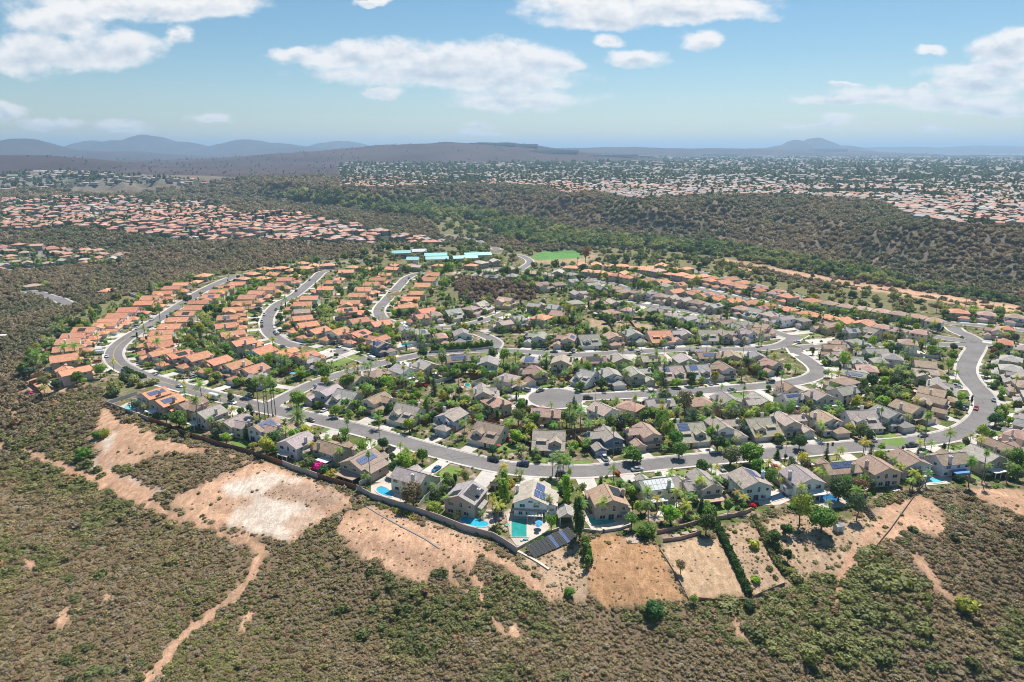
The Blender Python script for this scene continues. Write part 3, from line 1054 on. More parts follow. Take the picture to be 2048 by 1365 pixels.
def road_clear(x, y, me_key=None, extra=0.0):
    """signed gap between a point and the nearest asphalt edge of another road"""
    best = 1e9
    for k, (ln, w) in ROADS.items():
        if k == me_key:
            continue
        d = np.min(np.hypot(ln[:, 0] - x, ln[:, 1] - y)) - w
        best = min(best, d)
    if me_key != 'bulb':
        best = min(best, math.hypot(x - CUL_C[0], y - CUL_C[1]) - CUL_R)
    return best


def nearest_road(x, y, keys=None):
    best = None
    for k, (ln, w) in ROADS.items():
        if keys and k not in keys:
            continue
        d = np.hypot(ln[:, 0] - x, ln[:, 1] - y)
        i = int(np.argmin(d))
        if best is None or d[i] < best[0]:
            a = ln[max(i - 2, 0)]; b = ln[min(i + 2, len(ln) - 1)]
            best = (float(d[i]), ln[i], (b - a) / (np.linalg.norm(b - a) + 1e-9), w, k)
    return best


def ribbon_pts(ln):
    T = np.gradient(ln, axis=0)
    T /= np.linalg.norm(T, axis=1)[:, None] + 1e-9
    return np.stack([-T[:, 1], T[:, 0]], 1)


def build_roads():
    kerb = MB()
    for ki, (k, (ln, w)) in enumerate(ROADS.items()):
        N = ribbon_pts(ln)
        zoff = 0.05 + 0.004 * (ki % 6)
        flat = bool(np.all(inside(ln[:, 0], ln[:, 1], PLAT)))
        offs = (-w, -w * 0.5, 0, w * 0.5, w)
        V = []; F = []
        for i in range(len(ln)):
            for s in offs:
                x, y = ln[i] + N[i] * s
                z = (float(H(x, y)[0]) + 0.25 if not flat else 0.0) + zoff
                V.append((x, y, z))
        for i in range(len(ln) - 1):
            for j in range(4):
                a = i * 5 + j
                F.append((a, a + 1, a + 6, a + 5))
        me = np_mesh('road', V, F, M['asphalt'])
        o = bpy.data.objects.new('road', me); link(o)
        tag(o, None, None, kind='structure')
        # gutter, kerb and pavement on both sides
        for sd in (-1, 1):
            for i in range(len(ln) - 1):
                c = (ln[i] + ln[i + 1]) / 2 + (N[i] + N[i + 1]) / 2 * sd * (w + 1.0)
                if road_clear(c[0], c[1], k) < 1.2:
                    continue
                q = []
                for (wi, zz) in ((w - 0.05, zoff + 0.012), (w + 0.35, zoff + 0.015), (w + 0.40, 0.17), (w + 1.3, 0.18), (w + 1.35, -0.1)):
                    r = []
                    for ii in (i, i + 1):
                        x, y = ln[ii] + N[ii] * sd * wi
                        g = 0.0 if flat else float(H(x, y)[0]) + 0.25
                        r.append((x, y, g + zz))
                    q.append(r)
                for a, b in zip(q[:-1], q[1:]):
                    kerb.face([a[0], a[1], b[1], b[0]] if sd < 0 else [a[0], b[0], b[1], a[1]])
    # bulb of the cul-de-sac
    n = 56
    b = MB()
    ring = [(CUL_C[0] + math.cos(2 * math.pi * i / n) * CUL_R, CUL_C[1] + math.sin(2 * math.pi * i / n) * CUL_R) for i in range(n)]
    b.prism(ring, -0.1, 0.085)
    o = b.build('road', M['asphalt']); tag(o, None, None, kind='structure')
    for i in range(n):
        a0, a1 = 2 * math.pi * i / n, 2 * math.pi * (i + 1) / n
        cx, cy = CUL_C[0] + math.cos(a0) * (CUL_R + 1), CUL_C[1] + math.sin(a0) * (CUL_R + 1)
        if road_clear(cx, cy, 'bulb') < 0.5:
            continue
        q = []
        for (wi, zz) in ((CUL_R - 0.05, 0.097), (CUL_R + 0.35, 0.10), (CUL_R + 0.4, 0.18), (CUL_R + 1.6, 0.19), (CUL_R + 1.65, -0.1)):
            q.append([(CUL_C[0] + math.cos(a) * wi, CUL_C[1] + math.sin(a) * wi, zz) for a in (a0, a1)])
        for a, c in zip(q[:-1], q[1:]):
            kerb.face([a[0], c[0], c[1], a[1]])
    o = kerb.build('pavement', M['concrete']); tag(o, None, None, kind='structure')
    # double yellow centre line of the main street, west part, and stop bars
    mb = MB()
    ln, w = ROADS['main']
    N = ribbon_pts(ln)
    x_end = P(508, 812)[0]
    for s in (-0.16, 0.16):
        for i in range(len(ln) - 1):
            if ln[i][0] > x_end or ln[i][1] > P(300, 640)[1]:
                continue
            a = ln[i] + N[i] * (s - 0.07); c = ln[i] + N[i] * (s + 0.07); d = ln[i + 1] + N[i + 1] * (s + 0.07); e = ln[i + 1] + N[i + 1] * (s - 0.07)
            mb.face([(*a, 0.062), (*e, 0.062), (*d, 0.062), (*c, 0.062)])
    o = mb.build('road_markings', M['paint']); tag(o, None, None, kind='structure')


build_roads()


# ------------------------------------------------------------------ house parts
RC = {'terracotta': (0.712, 0.339, 0.198), 'brown': (0.452, 0.322, 0.243), 'grey': (0.46, 0.42, 0.38), 'tan': (0.53, 0.45, 0.375), 'pink': (0.588, 0.39, 0.305), 'dark': (0.271, 0.243, 0.215)}
WC = {'cream': (0.792, 0.696, 0.564), 'white': (0.85, 0.85, 0.84), 'beige': (0.624, 0.552, 0.468), 'pink': (0.744, 0.576, 0.492), 'blue': (0.156, 0.24, 0.348), 'pale blue': (0.552, 0.648, 0.744), 'tan': (0.6, 0.48, 0.348), 'taupe': (0.456, 0.378, 0.312), 'lilac': (0.672, 0.648, 0.672), 'yellow': (0.792, 0.648, 0.408)}
RW = {'terracotta': 'terracotta', 'brown': 'brown', 'grey': 'grey', 'tan': 'tan', 'pink': 'rose', 'dark': 'dark grey'}
TH = 0.2


def slab(mb, pts, th=TH):
    n = len(pts); b = len(mb.v)
    mb.v += [tuple(p) for p in pts] + [(p[0], p[1], p[2] - th) for p in pts]
    mb.f.append(tuple(b + i for i in range(n))); mb.m.append(0)
    mb.f.append(tuple(b + n + i for i in reversed(range(n)))); mb.m.append(1)
    for i in range(n):
        j = (i + 1) % n
        mb.f.append((b + i, b + n + i, b + n + j, b + j)); mb.m.append(1)


def gable(rf, wl, x0, x1, y0, y1, ze, rise, axis='y', oh=0.5, ends=(1, 1)):
    """gable roof over a box; ridge along axis; adds the wall triangles"""
    if axis == 'y':
        xc = (x0 + x1) / 2; sl = rise / (xc - x0); zl = ze - oh * sl + 0.12; zr = ze + rise + 0.12
        a, b = y0 - oh * ends[0], y1 + oh * ends[1]
        slab(rf, [(x0 - oh, a, zl), (xc, a, zr), (xc, b, zr), (x0 - oh, b, zl)])
        slab(rf, [(xc, a, zr), (x1 + oh, a, zl), (x1 + oh, b, zl), (xc, b, zr)])
        rf.tube([(xc, a, zr + 0.02), (xc, b, zr + 0.02)], 0.13, 5)
        wl.extr([(x0, ze - 0.05), (x1, ze - 0.05), (xc, ze + rise - 0.09)], y0 + 0.002, y1 - 0.002)
    else:
        yc = (y0 + y1) / 2; sl = rise / (yc - y0); zl = ze - oh * sl + 0.12; zr = ze + rise + 0.12
        a, b = x0 - oh * ends[0], x1 + oh * ends[1]
        slab(rf, [(a, y0 - oh, zl), (b, y0 - oh, zl), (b, yc, zr), (a, yc, zr)])
        slab(rf, [(a, yc, zr), (b, yc, zr), (b, y1 + oh, zl), (a, y1 + oh, zl)])
        rf.tube([(a, yc, zr + 0.02), (b, yc, zr + 0.02)], 0.13, 5)
        wl.extr([(y0, ze - 0.05), (y1, ze - 0.05), (yc, ze + rise - 0.09)], x0 + 0.002, x1 - 0.002, axis='x')


def hip(rf, x0, x1, y0, y1, ze, rise, oh=0.5, open_back=False):
    hx, hy = (x1 - x0) / 2, (y1 - y0) / 2
    xc, yc = (x0 + x1) / 2, (y0 + y1) / 2
    m = min(hx, hy); sl = rise / m
    zl = ze - oh * sl + 0.12; zr = ze + rise + 0.12
    X0, X1, Y0, Y1 = x0 - oh, x1 + oh, y0 - (0 if open_back else oh), y1 + oh
    if hx >= hy:
        r0, r1 = (xc - (hx - m) - 0.01, yc, zr), (xc + (hx - m) + 0.01, yc, zr)
    else:
        r0, r1 = (xc, yc - (hy - m) - 0.01, zr), (xc, yc + (hy - m) + 0.01, zr)
    A, B, C_, D = (X0, Y0, zl), (X1, Y0, zl), (X1, Y1, zl), (X0, Y1, zl)
    if hx >= hy:
        slab(rf, [A, B, r1, r0]); slab(rf, [C_, D, r0, r1]); slab(rf, [B, C_, r1]); slab(rf, [D, A, r0])
    else:
        slab(rf, [B, C_, r1, r0]); slab(rf, [D, A, r0, r1]); slab(rf, [A, B, r0]); slab(rf, [C_, D, r1])


def shed(rf, x0, x1, y0, y1, z0, z1, axis='y'):
    """single slope from z0 (low coord side) to z1"""
    if axis == 'y':
        slab(rf, [(x0, y0, z0), (x1, y0, z0), (x1, y1, z1), (x0, y1, z1)])
    else:
        slab(rf, [(x0, y0, z0), (x1, y0, z1), (x1, y1, z1), (x0, y1, z0)])


def add_window(parent, x, y, z, w, h, d, detail=True, arch=False, door=False):
    """d: outward direction 'F','B','L','R'; (x, y) lies on the wall; z is the sill"""
    fr = MB(); pn = MB()
    t = 0.09

    def put(mb, a0, b0, a1, b1, o0, o1, mi=0):
        # a along the wall, b up, o outwards
        if d == 'F':
            mb.box(x + a0, y + o0, z + b0, x + a1, y + o1, z + b1, mi, True)
        elif d == 'B':
            mb.box(x + a0, y - o1, z + b0, x + a1, y - o0, z + b1, mi, True)
        elif d == 'R':
            mb.box(x + o0, y + a0, z + b0, x + o1, y + a1, z + b1, mi, True)
        else:
            mb.box(x - o1, y + a0, z + b0, x - o0, y + a1, z + b1, mi, True)
    hw = w / 2
    put(fr, -hw - t, -t, -hw, h + t, -0.02, 0.07); put(fr, hw, -t, hw + t, h + t, -0.02, 0.07)
    put(fr, -hw, h, hw, h + t, -0.02, 0.07); put(fr, -hw, -t, hw, 0, -0.02, 0.09)
    if w > 1.0:
        put(fr, -0.03, 0, 0.03, h, -0.02, 0.055)
    if h > 1.6 and not door:
        put(fr, -hw, h * 0.55, hw, h * 0.55 + 0.05, -0.02, 0.05)
    put(pn, -hw, 0, hw, h, -0.02, 0.035, 0 if detail else 1)
    if arch:
        n = 8
        for q, mb_, r0, o1 in ((0, fr, hw + t, 0.07), (1, pn, hw, 0.075)):
            pts = [(math.cos(math.pi * i / n) * r0, h + t * 0.5 + math.sin(math.pi * i / n) * r0) for i in range(n + 1)]
            mi = 0 if (q == 0 or detail) else 1
            if d in 'FB':
                s = 1 if d == 'F' else -1
                mb_.extr([(x + a, z + b) for a, b in pts], y - 0.02 * s, y + o1 * s, mi)
            else:
                s = 1 if d == 'R' else -1
                mb_.extr([(y + a, z + b) for a, b in pts], x - 0.02 * s, x + o1 * s, mi, axis='x')
    nm = 'patio_door' if door else 'window'
    if detail:
        o = fr.build(nm, M['trim'], parent, color=(0.74, 0.73, 0.70))
        pn.build('pane', M['glass'], o)
    else:
        b = len(fr.v)
        fr.v += pn.v; fr.f += [tuple(i + b for i in f) for f in pn.f]; fr.m += pn.m
        o = fr.build(nm, [M['trim'], M['glass']], parent, color=(0.74, 0.73, 0.70))
    return o


def chimney(parent, x, y, z0, z1):
    c = MB()
    c.box(x - 0.55, y - 0.4, z0, x + 0.55, y + 0.4, z1)
    c.box(x - 0.68, y - 0.53, z1, x + 0.68, y + 0.53, z1 + 0.18, bottom=True)
    c.box(x - 0.25, y - 0.25, z1 + 0.18, x + 0.25, y + 0.25, z1 + 0.42)
    return c.build('chimney', M['stucco'], parent, color=WC['cream'])


def garage_door(parent, x, y, w=4.9, h=2.15):
    g = MB(); g.box(x - w / 2, y - 0.04, 0.04, x + w / 2, y + 0.035, h)
    f = MB()
    for (a, b, c, d) in ((-w / 2 - 0.14, 0, -w / 2, h + 0.14), (w / 2, 0, w / 2 + 0.14, h + 0.14), (-w / 2, h, w / 2, h + 0.14)):
        f.box(x + a, y - 0.03, b, x + c, y + 0.07, d)
    o = g.build('garage_door', M['garage'], parent, color=(0.7, 0.67, 0.62))
    return o


def front_door(parent, x, y):
    g = MB(); g.box(x - 0.5, y - 0.03, 0.1, x + 0.5, y + 0.06, 2.2)
    return g.build('front_door', M['trim'], parent, color=(0.16, 0.08, 0.05))


def house_proto(kind, detail):
    """front faces +Y; returns the Empty"""
    root = empty('house', (0, 0, 0))
    wl, rf = MB(), MB()
    wn = []
    W = lambda *a, **k: wn.append((a, k))
    if kind == 1:      # ridge front to back, garage wing in front
        wl.box(-5.5, -8, -0.6, 5.5, 3.2, 5.35); gable(rf, wl, -5.5, 5.5, -8, 3.2, 5.35, 2.25)
        wl.box(-5.5, 3.2, -0.6, 0.9, 8.2, 2.75); hip(rf, -5.5, 0.9, 2.2, 8.2, 2.75, 1.45)
        shed(rf, 0.6, 6.0, 3.2, 5.6, 3.15, 2.6) if False else slab(rf, [(0.7, 3.2, 3.35), (0.7, 5.9, 2.7), (6.0, 5.9, 2.7), (6.0, 3.2, 3.35)][::-1])
        wl.box(5.2, 5.3, 0, 5.5, 5.6, 2.6)
        # side bay with its own little gable
        wl.box(5.5, -5.6, -0.6, 7.0, -0.4, 2.7); slab(rf, [(5.5, -6.0, 3.5), (7.4, -6.0, 2.75), (7.4, 0.0, 2.75), (5.5, 0.0, 3.5)])
        W(3.2, 3.2, 3.4, 1.6, 1.2, 'F'); W(-2.6, 3.2, 4.05, 1.9, 1.0, 'F'); W(4.0, 3.2, 0.9, 1.3, 1.2, 'F')
        W(-3.0, -8, 3.3, 2.0, 1.25, 'B'); W(0.6, -8, 3.2, 1.1, 1.4, 'B', arch=True); W(3.9, -8, 3.5, 1.0, 1.0, 'B'); W(-3.2, -8, 0.6, 1.9, 1.3, 'B'); W(2.6, -8, 0.6, 1.7, 1.3, 'B'); W(-0.3, -8, 0.1, 1.9, 2.05, 'B', door=True)
        W(-5.5, -4, 3.6, 1.2, 1.0, 'L'); W(-5.5, 0.8, 3.6, 1.0, 0.8, 'L'); W(-5.5, -1.8, 0.9, 1.5, 1.1, 'L')
        W(5.5, -5.5, 3.9, 1.2, 0.9, 'R'); W(5.5, 1.2, 3.6, 1.0, 0.8, 'R'); W(7.0, -3, 0.9, 1.4, 1.1, 'R')
        ch = (5.0, -2.5, 3.0, 8.1); gd = (-2.3, 8.2); fd = (2.0, 3.2)
    elif kind == 2:    # cross ridge, long slope over the garage, front dormer
        wl.box(-6.4, -5.8, -0.6, 6.4, 2.2, 5.2); gable(rf, wl, -6.4, 6.4, -5.8, 2.2, 5.2, 2.3, 'x')
        wl.box(-6.4, 2.2, -0.6, 6.4, 7.0, 2.6)
        slab(rf, [(-6.9, 2.0, 5.16), (-6.9, 7.7, 2.5), (6.9, 7.7, 2.5), (6.9, 2.0, 5.16)][::-1])
        wl.extr([(2.2, 2.55), (6.95, 2.55), (2.2, 4.85)], -6.398, 6.398, axis='x')
        wl.box(-5.0, 0.5, 2.7, -0.6, 5.2, 5.0); gable(rf, wl, -5.0, -0.6, -1.6, 5.2, 5.0, 1.15, 'y', 0.4)
        wl.box(1.2, 0.5, 2.7, 4.6, 3.6, 5.1)
        slab(rf, [(0.8, 0.3, 5.75), (0.8, 4.1, 5.15), (5.0, 4.1, 5.15), (5.0, 0.3, 5.75)][::-1])
        W(-2.8, 5.2, 3.3, 1.9, 1.2, 'F'); W(2.9, 3.6, 3.95, 1.9, 0.9, 'F'); W(4.9, 7.0, 0.9, 1.3, 1.1, 'F')
        W(-4.4, -5.8, 3.4, 1.8, 1.15, 'B'); W(-0.6, -5.8, 3.4, 1.2, 1.15, 'B'); W(3.8, -5.8, 3.4, 2.0, 1.15, 'B'); W(-3.8, -5.8, 0.7, 1.7, 1.2, 'B'); W(0.6, -5.8, 0.1, 2.4, 2.05, 'B', door=True); W(4.6, -5.8, 0.8, 1.4, 1.1, 'B')
        W(-6.4, -2.4, 3.5, 1.3, 1.1, 'L'); W(-6.4, 0.5, 0.8, 1.3, 1.1, 'L'); W(6.4, -2.2, 3.5, 1.3, 1.1, 'R'); W(6.4, -0.6, 0.8, 1.3, 1.1, 'R')
        ch = (3.2, -5.3, 0.0, 8.1); gd = (-3.0, 7.0); fd = (2.2, 7.0)
    elif kind == 3:    # L plan
        wl.box(-6.2, -7, -0.6, 1.6, 5.2, 5.35); gable(rf, wl, -6.2, 1.6, -7, 5.2, 5.35, 1.75)
        wl.box(1.6, -6, -0.6, 6.6, 0.6, 5.1); gable(rf, wl, -1.0, 6.6, -6, 0.6, 5.1, 1.45, 'x', 0.5, (0, 1))
        wl.box(1.6, 0.6, -0.6, 6.6, 7.6, 2.7); gable(rf, wl, 1.6, 6.6, 0.2, 7.6, 2.7, 1.15, 'y', 0.5, (0, 1))
        slab(rf, [(-6.7, 5.2, 3.3), (-6.7, 6.9, 2.75), (2.0, 6.9, 2.75), (2.0, 5.2, 3.3)][::-1])
        wl.box(-6.1, 6.3, 0, -5.8, 6.6, 2.7)
        W(-3.6, 5.2, 3.4, 2.2, 1.3, 'F', arch=False); W(-4.6, 5.2, 0.8, 1.9, 1.3, 'F'); W(4.0, 0.6, 3.7, 1.5, 1.0, 'F')
        W(-4.3, -7, 3.4, 1.5, 1.2, 'B'); W(-0.8, -7, 3.4, 1.5, 1.2, 'B'); W(-3.8, -7, 0.1, 2.4, 2.05, 'B', door=True); W(0.2, -7, 0.8, 1.3, 1.2, 'B'); W(4.2, -6, 3.4, 1.7, 1.1, 'B'); W(4.2, -6, 0.8, 1.7, 1.2, 'B')
        W(-6.2, -3.5, 3.6, 1.3, 1.0, 'L'); W(-6.2, 2.2, 3.6, 1.0, 0.8, 'L'); W(-6.2, 0, 0.9, 1.5, 1.1, 'L'); W(6.6, -3.0, 3.5, 1.3, 1.1, 'R'); W(6.6, 3.5, 0.9, 1.0, 0.9, 'R')
        ch = (6.4, -1.6, 0.0, 7.2); gd = (4.1, 7.6); fd = (0.2, 5.2)
    elif kind == 4:    # narrow tiled house with stepped hip roofs
        wl.box(-4.9, -8, -0.6, 4.9, 3.0, 5.3); gable(rf, wl, -4.9, 4.9, -8, 3.0, 5.3, 1.9)
        wl.box(-4.9, 3.0, -0.6, 1.2, 8.6, 2.75); hip(rf, -4.9, 1.2, 2.0, 8.6, 2.75, 1.4)
        wl.box(1.2, 3.0, -0.6, 4.9, 5.6, 2.9); hip(rf, 0.6, 4.9, 1.6, 5.6, 2.9, 1.0)
        wl.box(-3.4, 2.0, 3.4, -0.2, 4.4, 5.1); gable(rf, wl, -3.4, -0.2, 0.5, 4.4, 5.1, 0.9, 'y', 0.35)
        W(-1.8, 4.4, 3.9, 1.3, 0.9, 'F', arch=False); W(3.0, 3.0, 3.9, 1.2, 1.0, 'F'); W(3.2, 5.6, 0.9, 1.5, 1.2, 'F')
        W(-2.6, -8, 3.4, 1.6, 1.2, 'B'); W(2.4, -8, 3.4, 1.6, 1.2, 'B'); W(0.3, -8, 0.1, 2.3, 2.05, 'B', door=True); W(-3.4, -8, 0.8, 1.3, 1.2, 'B')
        W(-4.9, -4.5, 3.7, 1.2, 0.9, 'L'); W(-4.9, 0.3, 3.7, 1.0, 0.8, 'L'); W(-4.9, -1.5, 0.9, 1.4, 1.1, 'L'); W(4.9, -5, 3.7, 1.2, 0.9, 'R'); W(4.9, 0, 3.7, 1.0, 0.8, 'R'); W(4.9, -2, 0.9, 1.3, 1.1, 'R')
        ch = (4.6, -3.2, 0.0, 7.8); gd = (-1.9, 8.6); fd = (1.9, 5.6)
    elif kind == 5:    # hip roofed two storey
        wl.box(-5.4, -6.2, -0.6, 5.4, 4.0, 5.4); hip(rf, -5.4, 5.4, -6.2, 4.0, 5.4, 2.1)
        wl.box(-5.4, 4.0, -0.6, 0.8, 7.4, 2.7); hip(rf, -5.4, 0.8, 3.0, 7.4, 2.7, 1.0)
        slab(rf, [(0.6, 4.0, 3.3), (0.6, 5.9, 2.75), (5.9, 5.9, 2.75), (5.9, 4.0, 3.3)][::-1])
        W(-2.8, 4.0, 3.9, 1.6, 0.9, 'F'); W(3.2, 4.0, 3.5, 1.7, 1.2, 'F'); W(3.6, 4.0, 0.8, 1.6, 1.2, 'F')
        W(-3.0, -6.2, 3.5, 1.8, 1.2, 'B'); W(3.0, -6.2, 3.5, 1.8, 1.2, 'B'); W(0, -6.2, 3.6, 1.0, 1.0, 'B'); W(-2.2, -6.2, 0.1, 2.4, 2.05, 'B', door=True); W(2.8, -6.2, 0.8, 1.7, 1.2, 'B')
        W(-5.4, -2.2, 3.6, 1.2, 1.0, 'L'); W(5.4, -2.2, 3.6, 1.2, 1.0, 'R'); W(5.4, 1.0, 0.9, 1.2, 1.0, 'R'); W(-5.4, 0.8, 0.9, 1.2, 1.0, 'L')
        ch = (5.1, -0.5, 0.0, 7.9); gd = (-2.3, 7.4); fd = (1.6, 4.0)
    else:              # big one with a wide back gable and broken slopes
        wl.box(-6.6, -8.2, -0.6, 4.6, 4.4, 5.3); gable(rf, wl, -6.6, 4.6, -8.2, 4.4, 5.3, 2.5)
        wl.box(4.6, -6.4, -0.6, 7.6, 3.4, 4.2); slab(rf, [(4.3, -6.9, 5.35), (8.1, -6.9, 4.05), (8.1, 3.9, 4.05), (4.3, 3.9, 5.35)])
        wl.box(-6.6, 4.4, -0.6, -0.6, 9.0, 2.75); gable(rf, wl, -6.6, -0.6, 3.8, 9.0, 2.75, 1.5, 'y', 0.5, (0, 1))
        wl.box(0.4, 4.4, -0.6, 4.6, 6.6, 5.0); gable(rf, wl, 0.4, 4.6, 2.0, 6.6, 5.0, 1.2, 'y', 0.4, (0, 1))
        slab(rf, [(-7.1, -9.3, 2.95), (5.0, -9.3, 2.95), (5.0, -8.2, 3.2), (-7.1, -8.2, 3.2)])
        W(2.5, 6.6, 3.5, 1.6, 1.2, 'F'); W(2.5, 6.6, 0.8, 1.6, 1.2, 'F'); W(-4.0, 4.4, 4.2, 1.5, 0.8, 'F')
        W(-3.8, -8.2, 3.7, 1.7, 1.15, 'B'); W(0.9, -8.2, 3.9, 1.9, 0.75, 'B'); W(-1.0, -8.2, 5.6, 1.4, 0.6, 'B'); W(2.6, -8.2, 0.1, 2.5, 2.05, 'B', door=True); W(-4.4, -8.2, 0.8, 1.2, 1.2, 'B'); W(-2.0, -8.2, 0.8, 1.2, 1.2, 'B')
        W(6.1, -6.4, 1.9, 1.4, 0.8, 'B')
        W(-6.6, -4, 3.6, 1.3, 1.0, 'L'); W(-6.6, 1.6, 3.6, 1.0, 0.8, 'L'); W(7.6, -1.5, 2.2, 1.3, 1.0, 'R')
        ch = (-6.2, -1.0, 3.0, 8.0); gd = (-3.6, 9.0); fd = (2.9, 6.6)
    walls = wl.build('walls', M['stucco'], root, color=WC['cream'])
    me = rf.mesh('roof', [M['roof'], M['trimw'] if 'trimw' in M else M['white']])
    autouv(me)
    roof = bpy.data.objects.new('roof', me); link(roof, root); roof.color = (*RC['tan'], 1)
    if detail >= 1:
        chimney(roof, *ch)
        if detail >= 2:
            for (vx, vy) in ((1.7, -3.0), (-1.9, 0.4)):
                v = MB()
                v.tube([(vx, vy, 6.0), (vx, vy, 7.6)], 0.09, 6)
                v.build('vent_pipe', M['white'], roof)
        front_door(root, *fd)
    garage_door(root, *gd)
    for i, (a, k) in enumerate(wn):
        if detail == 0 and i not in (0, 1, 3, 4, 9, 11):
            continue
        k = dict(k)
        add_window(root, *a, detail=(detail >= 2), **k)
    root['gx'] = gd[0]; root['gy'] = gd[1]
    return root


PROTO = {}
PINFO = {1: (12.5, 16.2, (-2.3, 8.2)), 2: (13.0, 13.6, (-3.0, 7.0)), 3: (13.0, 15.0, (4.1, 7.6)), 4: (10.0, 16.8, (-1.9, 8.6)), 5: (11.0, 14.0, (-2.3, 7.4)), 6: (14.5, 18.0, (-3.6, 9.0))}
# slopes that carry panels: origin corner, along vector, up-slope vector (unit), lengths
PLANES = {1: {'R': ((6.0, -7.6), (0, 1), -1, 5.5, 5.35, 2.25, 10.4), 'L': ((-6.0, -7.6), (0, 1), 1, 5.5, 5.35, 2.25, 10.4)},
          4: {'R': ((5.4, -7.6), (0, 1), -1, 4.9, 5.3, 1.9, 10.2), 'L': ((-5.4, -7.6), (0, 1), 1, 4.9, 5.3, 1.9, 10.2)},
          3: {'R': ((2.1, -6.6), (0, 1), -1, 3.9, 5.35, 1.75, 11.0), 'L': ((-6.7, -6.6), (0, 1), 1, 3.9, 5.35, 1.75, 11.0)},
          6: {'R': ((5.1, -7.8), (0, 1), -1, 5.6, 5.3, 2.5, 11.6), 'L': ((-7.1, -7.8), (0, 1), 1, 5.6, 5.3, 2.5, 11.6)},
          2: {'B': ((-6.0, -6.3), (1, 0), 1, 4.0, 5.2, 2.3, 12.0), 'F': ((-6.0, 2.7), (1, 0), -1, 4.0, 5.2, 2.3, 12.0)},
          5: {'R': ((5.9, -4.2), (0, 1), -1, 5.4, 5.4, 2.1, 6.0), 'L': ((-5.9, -4.2), (0, 1), 1, 5.4, 5.4, 2.1, 6.0), 'B': ((-3.4, -6.7), (1, 0), 1, 5.1, 5.4, 2.1, 6.8)}}


def solar(parent_root, kind, side, color, s0, s1, t0, t1, nx, ny):
    """panels on a roof slope: s along the eave (0..1), t up the slope (0..1)"""
    if side not in PLANES[kind]:
        side = list(PLANES[kind])[0]
    (ox, oy), al, up, half, ze, rise, L = PLANES[kind][side]
    sl = rise / half
    zb = ze - 0.5 * sl + 0.12
    run = half + 0.5
    mb = MB()
    pw = (s1 - s0) * L / nx; ph = (t1 - t0) * run / ny
    for i in range(nx):
        for j in range(ny):
            a0 = s0 * L + i * pw + 0.05; a1 = s0 * L + (i + 1) * pw - 0.05
            b0 = t0 * run + j * ph + 0.05; b1 = t0 * run + (j + 1) * ph - 0.05
            pts = []
            for (a, b) in ((a0, b0), (a1, b0), (a1, b1), (a0, b1)):
                if al == (0, 1):
                    x = ox + up * b; y = oy + a
                else:
                    x = ox + a; y = oy + up * b
                pts.append((x, y, zb + b * sl + 0.17))
            if (pts[1][0] - pts[0][0]) * (pts[2][1] - pts[1][1]) - (pts[1][1] - pts[0][1]) * (pts[2][0] - pts[1][0]) < 0:
                pts = pts[::-1]
            slab(mb, pts, 0.06)
    rf = next((c for c in parent_root.children if c.name.startswith('roof')), parent_root)
    me = mb.mesh('solar_array', [M['solar_' + color], M['metal']])
    autouv(me)
    o = bpy.data.objects.new('solar_array', me)
    link(o, rf)
    return o


def patio_cover(root, x0, x1, y0, y1, z=2.6, color=(0.76, 0.75, 0.72), slats=False):
    mb = MB()
    if slats:
        n = int((x1 - x0) / 0.45)
        for i in range(n):
            a = x0 + (x1 - x0) * i / n
            mb.box(a, y0, z, a + 0.22, y1, z + 0.12, bottom=True)
        mb.box(x0, y0 + 0.1, z - 0.18, x1, y0 + 0.28, z, bottom=True)
    else:
        mb.box(x0, y0, z, x1, y1, z + 0.14, bottom=True)
        mb.box(x0, y0 + 0.1, z - 0.2, x1, y0 + 0.25, z, bottom=True)
    n = 3 if x1 - x0 > 4 else 2
    for i in range(n):
        a = x0 + 0.15 + (x1 - x0 - 0.45) * i / (n - 1)
        mb.box(a, y0 + 0.1, 0, a + 0.16, y0 + 0.26, z - 0.2)
    return mb.build('patio_cover', M['trim'], root, color=color)


